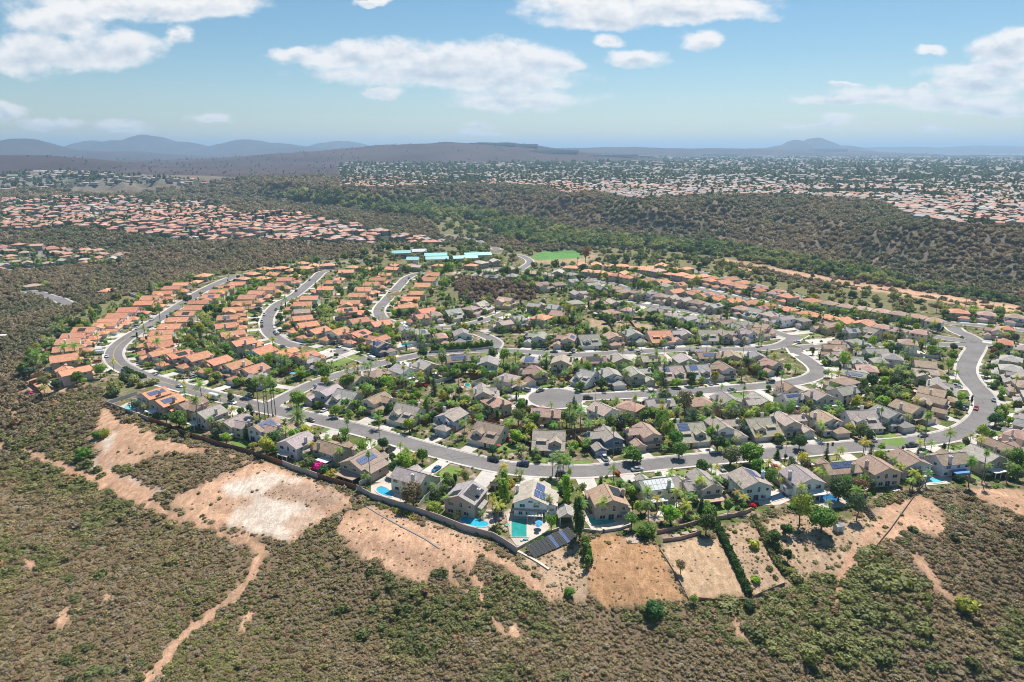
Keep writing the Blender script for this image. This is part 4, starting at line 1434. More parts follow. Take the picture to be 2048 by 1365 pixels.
# ------------------------------------------------------------------ houses: where each roof shows in the photograph
# x,y,kind,roof,wall[,solar spec side:type:s0:s1:t0:t1:nx:ny][;patio]
G_, T_, B_, P_, O_ = 'grey', 'tan', 'brown', 'pink', 'terracotta'
ROWS = {
    'canyon edge': dict(roads=['main'], items=[
        (316, 781, 1, O_, 'beige', [('R', 'blue', .1, .9, .35, .8, 9, 2)], 1), (343, 795, 1, O_, 'taupe', [('R', 'blue', .1, .75, .3, .8, 8, 2)], 1), (392, 803, 3, B_, 'pink', [], 0),
        (427, 818, 1, G_, 'beige', [], 1), (481, 836, 3, T_, 'beige', [], 2), (541, 846, 3, B_, 'lilac', [('R', 'blue', .15, .8, .1, .9, 6, 3)], 0), (603, 872, 1, G_, 'lilac', [], 2),
        (668, 886, 2, B_, 'taupe', [], 1), (735, 912, 6, B_, 'taupe', [('R', 'blue', .1, .85, .3, .8, 9, 2)], 3), (829, 943, 2, G_, 'cream', [], 0), (937, 976, 1, G_, 'taupe', [('R', 'black', .1, .9, .12, .85, 4, 1), ('L', 'black', .02, .4, .3, .85, 2, 1)], 0),
        (1071, 977, 6, T_, 'white', [('R', 'blue', .08, .5, .2, .85, 4, 2), ('R', 'blue', .55, .95, .3, .8, 3, 1)], 2), (1213, 982, 1, P_, 'taupe', [('R', 'black', .3, .98, .15, .8, 4, 1)], 0),
        (1308, 958, 2, G_, 'cream', [('B', 'white', .05, .95, .05, .9, 7, 2)], 1), (1395, 955, 3, G_, 'beige', [], 3), (1493, 947, 1, T_, 'pale blue', [('R', 'blue', .35, .95, .45, .95, 5, 2)], 0),
        (1597, 942, 1, G_, 'white', [], 1), (1672, 926, 2, B_, 'tan', [('B', 'blue', .15, .9, .45, .95, 9, 2)], 1), (1748, 922, 1, B_, 'beige', [], 0), (1809, 908, 1, B_, 'lilac', [], 1), (1893, 908, 2, B_, 'lilac', [], 4),
        (1958, 901, 1, G_, 'taupe', [], 1), (2004, 882, 3, B_, 'beige', [('B', 'blue', .5, .9, .1, .9, 4, 2)], 1), (2060, 880, 1, G_, 'taupe', [], 1), (2120, 880, 2, B_, 'beige', [], 0)]),
    'lower street': dict(roads=['main'], items=[
        (648, 778, 3, G_, 'lilac', [('R', 'black', .1, .3, .3, .6, 2, 1)], 0), (690, 787, 2, G_, 'beige', [], 0), (757, 795, 3, B_, 'cream', [], 0), (813, 816, 2, T_, 'cream', [], 0), (897, 829, 4, T_, 'pale blue', [], 0),
        (978, 853, 2, B_, 'cream', [], 0), (1098, 868, 2, T_, 'taupe', [('B', 'black', .3, .9, .1, .9, 4, 2)], 0), (1209, 866, 3, G_, 'blue', [], 1), (1287, 860, 3, B_, 'pink', [], 0), (1385, 857, 2, T_, 'beige', [('F', 'blue', .55, .95, .1, .95, 3, 6)], 0),
        (1459, 852, 3, T_, 'white', [], 0), (1532, 848, 2, T_, 'beige', [], 0), (1598, 845, 3, T_, 'beige', [], 0), (1668, 841, 4, B_, 'lilac', [], 0), (1730, 832, 2, G_, 'lilac', [], 0), (1784, 825, 4, G_, 'lilac', [], 0),
        (1834, 815, 1, B_, 'beige', [], 0), (1866, 797, 3, B_, 'tan', [], 0), (1884, 783, 1, B_, 'beige', [], 0), (1882, 766, 2, G_, 'beige', [], 0)]),
    'cul-de-sac south': dict(roads=['culdesac'], items=[
        (1094, 819, 2, P_, 'tan', [('B', 'blue', .1, .3, .3, .6, 2, 1)], 0), (1202, 812, 1, T_, 'white', [], 1), (1255, 807, 5, P_, 'pink', [], 0), (1316, 798, 2, G_, 'white', [('B', 'black', .3, .9, .4, .9, 6, 1)], 0),
        (1399, 798, 5, P_, 'pink', [], 0), (1447, 792, 1, G_, 'beige', [], 1), (1511, 793, 3, G_, 'beige', [], 0), (1580, 787, 2, G_, 'white', [('B', 'blue', .1, .9, .4, .8, 8, 1)], 1), (1634, 785, 1, T_, 'beige', [], 1),
        (1683, 776, 2, G_, 'lilac', [], 0)]),
    'cul-de-sac head': dict(roads=['culdesac', 'bulb'], items=[(996, 799, 5, P_, 'beige', [('B', 'black', .35, .7, .1, .9, 4, 2), ('B', 'blue', .05, .2, .5, .9, 3, 1)], 0), (972, 777, 2, T_, 'cream', [], 0)]),
    'cul-de-sac north': dict(roads=['culdesac'], items=[
        (1018, 752, 5, G_, 'lilac', [], 0), (1084, 752, 3, B_, 'pink', [], 0), (1160, 752, 2, G_, 'white', [], 0), (1222, 750, 4, G_, 'lilac', [], 0), (1289, 751, 3, G_, 'beige', [], 0), (1357, 749, 2, T_, 'beige', [('F', 'blue', .6, .9, .2, .9, 2, 3)], 0),
        (1414, 748, 2, G_, 'tan', [('F', 'blue', .5, .9, .2, .9, 3, 2)], 0), (1468, 747, 3, B_, 'lilac', [], 0), (1533, 749, 4, B_, 'cream', [], 0), (1575, 735, 3, B_, 'beige', [], 0)]),
    'right bend inner': dict(roads=['culdesac', 'main'], items=[
        (1686, 757, 5, P_, 'beige', [], 0), (1708, 742, 3, G_, 'beige', [('L', 'blue', .1, .9, .2, .7, 4, 2)], 0), (1702, 724, 5, P_, 'beige', [], 0), (1755, 718, 5, G_, 'beige', [], 0), (1660, 719, 3, G_, 'lilac', [], 0),
        (1790, 712, 5, G_, 'white', [], 0), (1859, 726, 1, B_, 'tan', [], 0), (1855, 742, 3, T_, 'beige', [], 0), (1745, 698, 3, G_, 'white', [('R', 'blue', .2, .8, .2, .8, 4, 2)], 0), (1652, 699, 2, T_, 'beige', [], 0), (1618, 688, 3, B_, 'beige', [], 0)]),
    'right bend outer': dict(roads=['main'], items=[
        (2013, 713, 5, G_, 'beige', [('R', 'blue', .2, .8, .2, .8, 4, 3)], 0), (2003, 731, 5, G_, 'taupe', [('R', 'blue', .3, .7, .2, .7, 3, 2)], 0), (2036, 745, 2, G_, 'beige', [], 0), (2030, 763, 5, B_, 'tan', [], 0), (2040, 781, 5, G_, 'taupe', [], 0),
        (2050, 805, 1, G_, 'beige', [], 0), (2046, 828, 3, G_, 'taupe', [], 0), (2044, 848, 3, G_, 'taupe', [], 0), (2046, 866, 5, P_, 'pink', [], 0)]),
    'upper south': dict(roads=['cross_left'], items=[
        (700, 751, 1, P_, 'beige', [], 0), (757, 741, 5, B_, 'beige', [], 0), (797, 734, 1, G_, 'white', [], 1), (846, 725, 1, G_, 'tan', [], 1), (915, 713, 2, B_, 'beige', [('B', 'blue', .15, .9, .2, .9, 8, 2)], 0),
        (977, 717, 1, G_, 'beige', [], 1), (1062, 714, 5, G_, 'beige', [('B', 'blue', .1, .9, .1, .9, 7, 2)], 0), (1125, 716, 1, T_, 'beige', [], 0), (1187, 716, 2, B_, 'beige', [('B', 'black', .1, .9, .3, .9, 6, 1)], 0), (1236, 711, 1, T_, 'tan', [], 0),
        (1301, 712, 2, T_, 'beige', [('B', 'black', .3, .9, .4, .9, 6, 1)], 0), (1367, 713, 1, G_, 'lilac', [], 0), (1415, 706, 2, B_, 'beige', [('B', 'blue', .2, .8, .3, .8, 6, 1)], 0), (1463, 706, 1, B_, 'beige', [], 0), (1508, 709, 1, G_, 'beige', [], 0)]),
    'upper north': dict(roads=['cross_left'], items=[
        (520, 749, 3, G_, 'lilac', [], 0), (655, 722, 3, G_, 'beige', [], 0), (786, 695, 4, B_, 'blue', [('R', 'blue', .2, .8, .2, .8, 3, 2)], 0), (882, 671, 5, P_, 'tan', [], 0), (930, 676, 1, G_, 'white', [], 0),
        (1066, 677, 3, G_, 'lilac', [], 0), (1127, 679, 3, B_, 'pink', [('L', 'blue', .2, .8, .2, .8, 2, 3)], 0), (1182, 676, 2, G_, 'white', [], 0), (1233, 674, 4, P_, 'pink', [], 0), (1281, 676, 1, G_, 'beige', [], 0), (1334, 676, 2, O_, 'lilac', [('B', 'black', .3, .7, .5, .9, 3, 1)], 0),
        (1376, 673, 3, G_, 'tan', [], 0), (1430, 673, 2, G_, 'lilac', [], 0), (1470, 671, 3, T_, 'tan', [], 0), (1515, 664, 3, G_, 'lilac', [], 0), (1544, 657, 4, B_, 'beige', [], 0)]),
    'middle knoll': dict(roads=['mid_a', 'mid_b'], items=[
        (888, 635, 5, P_, 'pink', [], 0), (914, 627, 2, G_, 'beige', [], 0), (950, 614, 5, T_, 'taupe', [], 0), (984, 609, 2, T_, 'beige', [('B', 'black', .4, .7, .4, .8, 2, 1)], 0), (1024, 600, 3, P_, 'pink', [], 0), (984, 645, 3, T_, 'beige', [], 0),
        (1019, 638, 1, G_, 'lilac', [], 1), (1071, 607, 3, G_, 'taupe', [], 0), (1104, 611, 1, G_, 'lilac', [], 0), (1080, 631, 5, O_, 'beige', [], 0), (1112, 624, 1, P_, 'tan', [], 0), (845, 661, 5, G_, 'beige', [('B', 'blue', .2, .8, .2, .8, 3, 2)], 0),
        (812, 655, 3, G_, 'beige', [('R', 'blue', .2, .8, .2, .8, 3, 2)], 0)]),
    'second inner east': dict(roads=['second_inner'], c=O_, items=[
        (862, 547, 4, O_), (853, 557, 4, O_), (840, 569, 4, O_), (829, 583, 4, O_), (816, 595, 4, O_), (812, 609, 4, O_), (846, 620, 4, O_), (828, 632, 4, O_)]),
    'second inner west': dict(roads=['second_inner'], c=O_, items=[
        (786, 535, 4, O_), (774, 545, 4, O_), (762, 556, 4, O_), (750, 566, 4, O_), (738, 577, 4, O_), (722, 588, 4, O_), (703, 604, 4, O_), (703, 617, 4, O_), (724, 637, 4, O_), (768, 643, 4, O_)]),
    'inner east': dict(roads=['inner'], c=O_, items=[
        (706, 531, 4, O_), (693, 541, 4, O_), (678, 551, 4, O_), (662, 562, 4, O_), (646, 574, 4, O_), (613, 594, 4, O_), (598, 606, 4, O_), (597, 620, 4, P_), (596, 634, 4, O_), (606, 647, 4, O_), (628, 659, 4, O_), (671, 663, 4, O_), (710, 666, 4, O_), (748, 675, 4, O_)]),
    'inner west': dict(roads=['inner'], c=O_, items=[
        (594, 546, 4, O_), (577, 557, 4, O_), (559, 567, 4, O_), (541, 575, 4, O_), (522, 584, 4, O_), (504, 592, 4, O_), (486, 604, 4, O_), (470, 617, 4, O_), (464, 632, 4, O_), (461, 648, 4, O_), (470, 665, 4, O_), (494, 680, 4, O_), (530, 696, 4, O_), (584, 702, 4, O_), (622, 710, 4, O_)]),
    'left street inner': dict(roads=['main'], c=O_, items=[
        (470, 566, 4, O_), (452, 572, 4, O_), (434, 581, 4, O_), (416, 591, 4, O_), (398, 601, 4, O_), (380, 613, 4, O_), (364, 625, 4, O_), (350, 637, 4, O_), (334, 650, 4, O_), (316, 662, 4, O_), (310, 675, 4, O_), (309, 688, 4, O_), (318, 702, 4, O_), (344, 707, 4, O_),
        (383, 712, 4, O_), (425, 720, 4, O_), (462, 729, 4, O_), (498, 738, 4, O_)]),
    'left street outer': dict(roads=['main'], c=O_, items=[
        (149, 735, 3, O_), (139, 711, 4, O_), (144, 692, 4, O_), (150, 678, 4, O_), (164, 666, 4, O_), (184, 657, 4, O_), (208, 649, 4, O_), (227, 639, 4, O_), (247, 630, 4, O_), (270, 618, 4, O_), (298, 604, 4, O_), (316, 594, 4, O_), (333, 585, 4, O_), (352, 573, 4, O_),
        (375, 565, 4, O_), (396, 556, 4, O_), (424, 548, 4, O_), (213, 574, 5, O_)]),
    'far hill street': dict(roads=['left_hill'], items=[
        (8, 527, 5, T_, 'white', [], 0), (30, 519, 5, B_, 'beige', [], 0), (56, 526, 3, B_, 'cream', [], 0), (95, 522, 5, B_, 'beige', [], 0), (128, 518, 5, G_, 'white', [], 0), (168, 516, 5, T_, 'beige', [], 0), (202, 516, 5, B_, 'beige', [('L', 'blue', .2, .8, .2, .8, 3, 2)], 0),
        (222, 515, 5, G_, 'beige', [('L', 'blue', .2, .8, .2, .8, 3, 2)], 0), (48, 502, 5, B_, 'beige', [], 0), (60, 567, 3, B_, 'white', [], 0)]),
    'middle right': dict(roads=['mid_c', 'mid_d'], gen=0, items=[
        (1256, 616, 5, P_), (1222, 620, 5, P_), (1224, 597, 3, T_), (1184, 596, 5, P_), (1150, 602, 5, T_), (1160, 584, 3, G_), (1190, 567, 3, G_), (1213, 574, 2, G_), (1236, 576, 5, B_), (1257, 580, 5, B_), (1278, 584, 3, B_), (1297, 590, 3, G_), (1321, 593, 5, B_),
        (1346, 598, 3, T_), (1373, 603, 3, G_), (1401, 607, 5, B_), (1430, 612, 3, G_), (1463, 618, 5, P_), (1321, 620, 2, G_), (1348, 626, 5, T_), (1377, 633, 3, G_), (1408, 637, 5, T_), (1437, 634, 5, B_), (1462, 640, 3, B_), (1488, 646, 2, G_), (1178, 560, 5, B_), (1150, 560, 3, G_),
        (1120, 566, 5, B_), (1497, 622, 2, G_), (1535, 632, 5, T_), (1573, 637, 3, G_), (1605, 643, 5, T_), (1651, 646, 4, P_), (1698, 659, 3, G_), (1756, 669, 2, T_), (1812, 681, 5, B_), (1643, 675, 5, P_), (1508, 641, 5, G_), (1538, 655, 3, B_), (1700, 680, 5, G_)]),
    'river side': dict(roads=['far_a', 'far_b'], gen=0, c=O_, items=[
        (1143, 529, 5, O_), (1164, 526, 5, O_), (1198, 526, 5, O_), (1221, 527, 5, O_), (1245, 528, 5, O_), (1270, 529, 5, O_), (1296, 529, 5, O_), (1321, 528, 5, O_), (1346, 529, 5, O_), (1378, 533, 5, O_), (1165, 537, 5, O_), (1190, 538, 5, O_), (1219, 538, 5, O_), (1248, 539, 5, O_),
        (1274, 540, 5, O_), (1205, 548, 5, O_), (1228, 548, 5, O_), (1250, 549, 5, O_), (1272, 548, 5, P_), (1305, 543, 5, P_), (1330, 541, 5, O_), (1352, 549, 5, O_), (1378, 552, 5, O_), (1404, 549, 5, O_), (1430, 554, 5, O_), (1300, 559, 4, O_), (1325, 561, 4, O_), (1342, 568, 5, T_), (1368, 566, 4, O_),
        (1395, 563, 5, O_), (1420, 568, 4, O_), (1447, 566, 5, O_), (1472, 572, 5, O_), (1360, 580, 4, O_), (1388, 583, 4, O_), (1415, 588, 4, O_), (1442, 594, 4, O_), (1468, 598, 4, O_), (1500, 581, 5, O_), (1528, 587, 5, P_), (1555, 592, 5, O_), (1467, 556, 5, O_), (1495, 562, 5, O_),
        (1522, 574, 5, O_), (1590, 577, 5, O_), (1625, 598, 5, O_), (1675, 604, 5, B_), (1701, 609, 5, P_), (1736, 613, 5, P_), (1768, 617, 5, P_), (1803, 622, 5, P_), (1841, 628, 5, P_), (1879, 634, 5, P_), (1923, 626, 5, O_), (1975, 628, 5, P_), (2031, 637, 5, P_), (1625, 622, 5, O_), (1663, 629, 5, O_),
        (1701, 635, 4, O_), (1754, 638, 4, O_), (1782, 646, 5, P_), (1835, 650, 5, P_), (1872, 661, 5, P_), (1500, 602, 4, O_), (1530, 611, 4, O_), (1560, 604, 5, O_), (1590, 612, 5, O_), (2010, 654, 5, O_), (1967, 656, 4, P_), (2002, 672, 5, O_), (2040, 690, 5, T_)]),
    'school side': dict(roads=['mid_c', 'north_left', 'park'], gen=0, items=[
        (794, 527, 5, O_), (822, 527, 3, O_), (843, 531, 5, T_), (877, 527, 5, O_), (925, 541, 3, T_), (905, 546, 5, B_), (975, 525, 3, T_), (996, 522, 3, T_), (945, 527, 5, O_), (1015, 527, 5, T_), (1044, 530, 5, B_), (1068, 543, 5, B_), (1095, 547, 3, T_), (1118, 540, 5, G_),
        (1022, 549, 5, G_), (985, 551, 3, G_), (636, 530, 4, O_), (610, 533, 4, O_), (585, 533, 4, O_), (560, 529, 4, O_), (530, 535, 4, O_), (505, 544, 4, O_), (488, 553, 4, O_), (525, 553, 4, O_), (550, 546, 4, O_), (740, 531, 4, O_), (655, 524, 4, O_), (590, 520, 4, O_), (1144, 546, 5, G_), (1086, 566, 3, B_)]),
}
ORD = ['zeroth', 'first', 'second', 'third', 'fourth', 'fifth', 'sixth', 'seventh', 'eighth', 'ninth', 'tenth', 'eleventh', 'twelfth', 'thirteenth', 'fourteenth', 'fifteenth', 'sixteenth', 'seventeenth', 'eighteenth', 'nineteenth', 'twentieth']
TENS = {2: 'twenty', 3: 'thirty', 4: 'forty', 5: 'fifty', 6: 'sixty', 7: 'seventy', 8: 'eighty'}


def ordinal(n):
    if n <= 20:
        return ORD[n]
    a, b = divmod(n, 10)
    if b == 0:
        return TENS[a][:-1] + 'ieth'
    return TENS[a] + '-' + ORD[b]


HOUSES = []


def place_houses():
    items = []
    for row, d in ROWS.items():
        its = sorted(d['items'], key=lambda q: q[0])
        for i, it in enumerate(its):
            px, py, kind, roof = it[:4]
            r = random.Random(hash((px, py)) & 0xffff if False else px * 7919 + py)
            if len(it) > 4:
                wall, sol, pat = it[4], it[5], it[6]
            else:
                wall = r.choice(['cream', 'beige', 'pink', 'tan', 'white', 'beige'])
                sol, pat = [], 0
                if kind == 4:
                    kind = r.choice([4, 4, 4, 3, 1])
                if r.random() < 0.22:
                    sd = r.choice('LR') if kind != 2 else 'B'
                    s0 = r.uniform(.08, .3)
                    sol = [(sd, r.choice(['blue', 'black', 'black']), s0, s0 + r.uniform(.3, .55), .2, .75, r.randint(3, 6), r.choice([1, 2]))]
            x, y, g = GP(px, py, 6.3)
            items.append(dict(row=row, idx=i + 1, x=x, y=y, z=g, kind=kind, roof=roof, wall=wall, sol=sol, pat=pat, r=r, roads=d['roads'], px=px, py=py))
    xy = np.array([(h['x'], h['y']) for h in items])
    for h in items:
        nr = nearest_road(h['x'], h['y'], h['roads'] if 'bulb' not in h['roads'] else None)
        if 'bulb' in h['roads'] or h['row'].startswith('cul-de-sac') and math.hypot(h['x'] - CUL_C[0], h['y'] - CUL_C[1]) < 42:
            v = np.array(CUL_C) - (h['x'], h['y'])
            dd = np.linalg.norm(v) - CUL_R
            if 'bulb' in h['roads'] or dd < nr[0]:
                nr = (np.linalg.norm(v), np.array(CUL_C), None, CUL_R, 'bulb')
        v = np.array(nr[1]) - (h['x'], h['y'])
        if nr[4] != 'bulb' and nr[2] is not None:
            n = np.array([-nr[2][1], nr[2][0]])
            if n @ v < 0:
                n = -n
            v = n if nr[0] < 60 else v
        h['yaw'] = math.atan2(-v[0], v[1])
        h['road'] = nr
    # keep a garage clear of the asphalt, keep neighbours apart
    for it in range(14):
        for i, h in enumerate(items):
            W, D, gd = PINFO[h['kind']]
            fx, fy = -math.sin(h['yaw']), math.cos(h['yaw'])
            if h['road'][0] < 60:
                need = h['road'][3] + (7.0 if 'south' not in h['row'] and h['kind'] != 4 else 4.0) + D * .45
                dist = (np.array(h['road'][1]) - (h['x'], h['y'])) @ np.array((fx, fy)) if h['road'][4] == 'bulb' else h['road'][0]
                nr = nearest_road(h['x'], h['y'], [h['road'][4]]) if h['road'][4] != 'bulb' else None
                dist = nr[0] if nr else dist
                if dist < need:
                    h['x'] -= fx * (need - dist) * 0.6; h['y'] -= fy * (need - dist) * 0.6
            for k in ROADS:
                if k == h['road'][4]:
                    continue
                nr = nearest_road(h['x'], h['y'], [k])
                need = nr[3] + 8.5
                if nr[0] < need:
                    v = np.array((h['x'], h['y'])) - nr[1]; v /= np.linalg.norm(v) + 1e-6
                    h['x'] += v[0] * (need - nr[0]) * 0.5; h['y'] += v[1] * (need - nr[0]) * 0.5
        xy = np.array([(h['x'], h['y']) for h in items])
        for i, h in enumerate(items):
            d = np.hypot(xy[:, 0] - xy[i, 0], xy[:, 1] - xy[i, 1])
            for j in np.where((d < 13.2) & (d > 0))[0]:
                v = (xy[i] - xy[j]) / d[j]
                h['x'] += v[0] * (13.2 - d[j]) * 0.25; h['y'] += v[1] * (13.2 - d[j]) * 0.25
    xy = np.array([(h['x'], h['y']) for h in items])
    for i, h in enumerate(items):
        W, D, gd = PINFO[h['kind']]
        c, s = math.cos(-h['yaw']), math.sin(-h['yaw'])
        dx = xy[:, 0] - xy[i, 0]; dy = xy[:, 1] - xy[i, 1]
        lx = dx * c - dy * s; ly = dx * s + dy * c
        m = (np.abs(ly) < 13) & (np.hypot(dx, dy) > 1) & (np.abs(lx) > 4)
        gap = np.min(np.abs(lx[m])) if m.any() else 20
        h['lot'] = min(gap, 21)
        h['sx'] = float(np.clip((gap - (.2 if (h['roof'] == O_ and h['row'] != 'canyon edge') else 1.4)) / W, 0.72, 1.14 if (h['roof'] == O_ and h['row'] != 'canyon edge') else .95))
        m = (np.abs(lx) < 8) & (np.hypot(dx, dy) > 1)
        gd_ = np.min(np.abs(ly[m])) if m.any() else 30
        h['sy'] = float(np.clip((gd_ - 1.5) / D, 0.7, 1.1 if (h['roof'] == O_ and h['row'] != 'canyon edge') else .94))
        h['dist'] = math.hypot(h['x'], h['y'])
        if inside(np.array([h['x']]), np.array([h['y']]), PLAT)[0]:
            h['z'] = 0.0
            kz = float(H(h['x'], h['y'])[0]); h['z'] = kz if kz > 0.05 else 0.0
        else:
            h['z'] = float(H(h['x'], h['y'])[0])
    # the 300 that show largest are houses of their own
    items.sort(key=lambda q: q['dist'])
    return items


def build_houses():
    global HOUSES
    allh = place_houses()
    HOUSES = allh[:HOUSE_MAX]
    protos = {}
    story = {1: 'gabled', 2: 'cross-gabled', 3: 'L-shaped', 4: 'narrow', 5: 'hip-roofed', 6: 'wide'}
    for h in HOUSES:
        det = 2 if h['dist'] < 320 else (1 if h['dist'] < 490 else 0)
        key = (h['kind'], det)
        if key not in protos:
            protos[key] = house_proto(*key)
        p = protos[key]
        r = h['r']
        jit = lambda c, a=0.06: tuple(min(0.9, v * (1 + r.uniform(-a, a))) for v in c)
        rc = tuple(v * r.uniform(.84, 1.14) if False else v for v in jit(RC[h['roof']], 0.07)); kk = r.uniform(.82, 1.12); rc = tuple(v * kk for v in rc); wc = jit(WC[h['wall']], 0.06)
        gcol = r.choice([(0.7, 0.67, 0.62), (0.74, 0.73, 0.7), (0.55, 0.48, 0.4), (0.66, 0.6, 0.52)])
        if h['wall'] == 'blue':
            gcol = (0.66, 0.66, 0.66)
        chim = wc if r.random() < 0.6 else (0.66, 0.64, 0.6)
        o = copy_tree(p, None, {'walls': wc, 'roof': rc, 'garage_door': gcol, 'chimney': chim, 'front_door': r.choice([(0.16, 0.08, 0.05), (0.5, 0.48, 0.45), (0.1, 0.1, 0.1)])})
        mir = -1 if r.random() < 0.5 and not h['sol'] else 1
        h['mir'] = mir
        o.location = (h['x'], h['y'], h['z'])
        o.rotation_euler = (0, 0, h['yaw'])
        o.scale = (h['sx'] * mir, h['sy'], 0.95 + r.uniform(-0.04, 0.04))
        nsol = ''
        for sp in h['sol']:
            t_ = sp[1] if sp[1] != 'white' else 'blue'
            s_ = solar(o, h['kind'], sp[0], t_, *sp[2:])
            if sp[1] == 'white':
                s_.name = 'roof_sheet'
                s_.data.materials[0] = M['white']
            nsol = ' with solar panels' if sp[1] != 'white' else ' with white roof sheeting'
        pat = h['pat']
        if pat:
            yb = {1: -8, 2: -5.8, 3: -7, 4: -8, 5: -6.2, 6: -8.2}[h['kind']]
            if pat == 1:
                patio_cover(o, -4.6, 1.2, yb - 3.6, yb - 0.1)
            elif pat == 2:
                patio_cover(o, -2, 3.6, yb - 3.8, yb - 0.1, 2.6, (0.72, 0.68, 0.62), True)
            elif pat == 3:
                patio_cover(o, -5.2, 4.2, yb - 4.6, yb - 0.1, 2.7, (0.42, 0.28, 0.2))
            elif pat == 4:
                patio_cover(o, -3.6, 3.0, yb - 3.2, yb - 0.1, 2.6, (0.10, 0.26, 0.55))
        h['ref'] = f"{ordinal(h['idx'])} house of the {h['row']} row"
        adj = story[h['kind']]
        lab = f"{adj} {h['wall'] if h['wall'] != 'pink' else 'salmon'} house, {RW[h['roof']]} roof{nsol}, {ordinal(h['idx'])} from left in {h['row']} row"
        w = lab.split()
        if len(w) > 16:
            lab = f"{h['wall'] if h['wall'] != 'pink' else 'salmon'} house{nsol}, {ordinal(h['idx'])} from left in {h['row']} row"
        tag(o, lab, 'house', 'houses along the residential streets')
        h['obj'] = o
    for p in protos.values():
        for c in list(p.children_recursive):
            bpy.data.objects.remove(c)
        bpy.data.objects.remove(p)
    return allh


M['trimw'] = m_plain('fascia_paint', (0.55, 0.48, 0.40), 0.6, 0.2, var=0.1)
HOUSE_MAX = 300
ALLH = build_houses()


def loc2w(h, lx, ly):
    c, s = math.cos(h['yaw']), math.sin(h['yaw'])
    return (h['x'] + lx * c - ly * s, h['y'] + lx * s + ly * c)


# ------------------------------------------------------------------ drives, lawns, patios, fences of the lots
DRIVES = []


def build_lots():
    dr, la, pa = MB(), MB(), MB()
    nf = 0
    for i, h in enumerate(HOUSES):
        r = h['r']
        if h['z'] != 0.0 or h['dist'] > 1100:
            continue
        W, D, gd = PINFO[h['kind']]
        gx = gd[0] * h['sx'] * h['mir']; gy = gd[1] * h['sy']
        zo = 0.028 + 0.0045 * (i % 9)
        g = loc2w(h, gx, gy)
        if h['road'][4] == 'bulb':
            L = math.hypot(g[0] - CUL_C[0], g[1] - CUL_C[1]) - CUL_R
        else:
            nr = nearest_road(g[0], g[1], [h['road'][4]])
            L = nr[0] - nr[3]
        front = L
        if L < 45:
            hw = 2.9 if h['sx'] > 0.85 else 2.5
            L = max(L - 0.4, 1.0)
            a = loc2w(h, gx - hw, gy - 0.3); b = loc2w(h, gx + hw, gy - 0.3); fl = 0.5 if r.random() < 0.5 else -0.2
            c = loc2w(h, gx + hw + fl, gy + L); d = loc2w(h, gx - hw - fl, gy + L)
            # raised apron across the pavement
            n = max(2, int(L / 2))
            for k in range(n):
                t0, t1 = k / n, (k + 1) / n
                lerp = lambda p, q, t: (p[0] + (q[0] - p[0]) * t, p[1] + (q[1] - p[1]) * t)
                z0 = zo + (0.20 - zo) * sstep(L - 2.8, L - 1.7, t0 * L); z1 = zo + (0.20 - zo) * sstep(L - 2.8, L - 1.7, t1 * L)
                if k == n - 1:
                    z1 = 0.075
                dr.face([(*lerp(a, d, t0), float(z0)), (*lerp(b, c, t0), float(z0)), (*lerp(b, c, t1), float(z1)), (*lerp(a, d, t1), float(z1))])
            DRIVES.append((h, gx, gy, L))
            # front garden beside the drive
            side = -1 if gx > 0 else 1
            x0 = gx + side * (hw + 0.5); x1 = side * (W * h['sx'] / 2 + 0.8)
            if L > 6 and abs(x1 - x0) > 2:
                y0, y1 = gy - 1.5, gy + L - 2.6
                n = 7
                pts = []
                for k in range(n):
                    t = k / (n - 1); pts.append((x0 + (x1 - x0) * t, y0 + r.uniform(-.3, .3)))
                for k in range(n):
                    t = 1 - k / (n - 1); pts.append((x0 + (x1 - x0) * t, y1 + r.uniform(-.2, .2)))
                tgt = la if r.random() < 0.6 else None
                if tgt:
                    P3 = [(*loc2w(h, *p), zo + 0.03) for p in pts]
                    la_b = len(la.v)
                    la.v += P3
                    for k in range(n - 1):
                        la.f.append((la_b + k, la_b + k + 1, la_b + 2 * n - 2 - k, la_b + 2 * n - 1 - k)); la.m.append(0)
            # walk to the door
            fx = side * 1.2
        # back: patio slab and sometimes a lawn
        yb = -D / 2 * h['sy']
        if h['dist'] < 600 and h['row'] != 'canyon edge':
            w = W * h['sx'] / 2
            pts = [(-w * .7, yb + .4), (-w * .75, yb - 3.4 - r.random()), (w * .1, yb - 4.4), (w * .8, yb - 3.2 - r.random()), (w * .8, yb + .4)]
            pa.face([(*loc2w(h, *p), zo + 0.02) for p in pts])
            if r.random() < 0.45:
                pts = [(-w * .5, yb - 4.8), (-w * .6, yb - 8), (-w * .1, yb - 9.5), (w * .5, yb - 8.8), (w * .8, yb - 6.2), (w * .3, yb - 5)]
                la.face([(*loc2w(h, *p), zo + 0.012) for p in pts])
        # fence
        if h['dist'] < 470 and h['row'] != 'canyon edge':
            hx = h['lot'] / 2 - 0.15
            back = yb - (9.5 + r.uniform(-.5, 1.5))
            col, ht, what = r.choice([((0.30, 0.12, 0.065), 1.8, 'reddish-brown board fence'), ((0.30, 0.13, 0.07), 1.8, 'red-brown wood fence'), ((0.40, 0.26, 0.17), 1.8, 'weathered brown wood fence'), ((0.72, 0.71, 0.69), 1.8, 'white vinyl fence')])
            sd = 1 if r.random() < .5 else -1
            line = [loc2w(h, sd * (W / 2 * h['sx'] + .1), -1.5), loc2w(h, sd * hx, -1.7), loc2w(h, sd * hx, back), loc2w(h, -sd * hx * .95, back)]
            ok = all(road_clear(*q) > 1.5 for q in line)
            if ok:
                fence(line, ht, col, f"{what} behind the {h['ref']}")
    for mb, nm, m in ((dr, 'driveway', 'concrete'), (la, 'lawn', 'lawn'), (pa, 'patio_paving', 'patio')):
        o = mb.build(nm, M[m])
        tag(o, None, None, kind='structure')


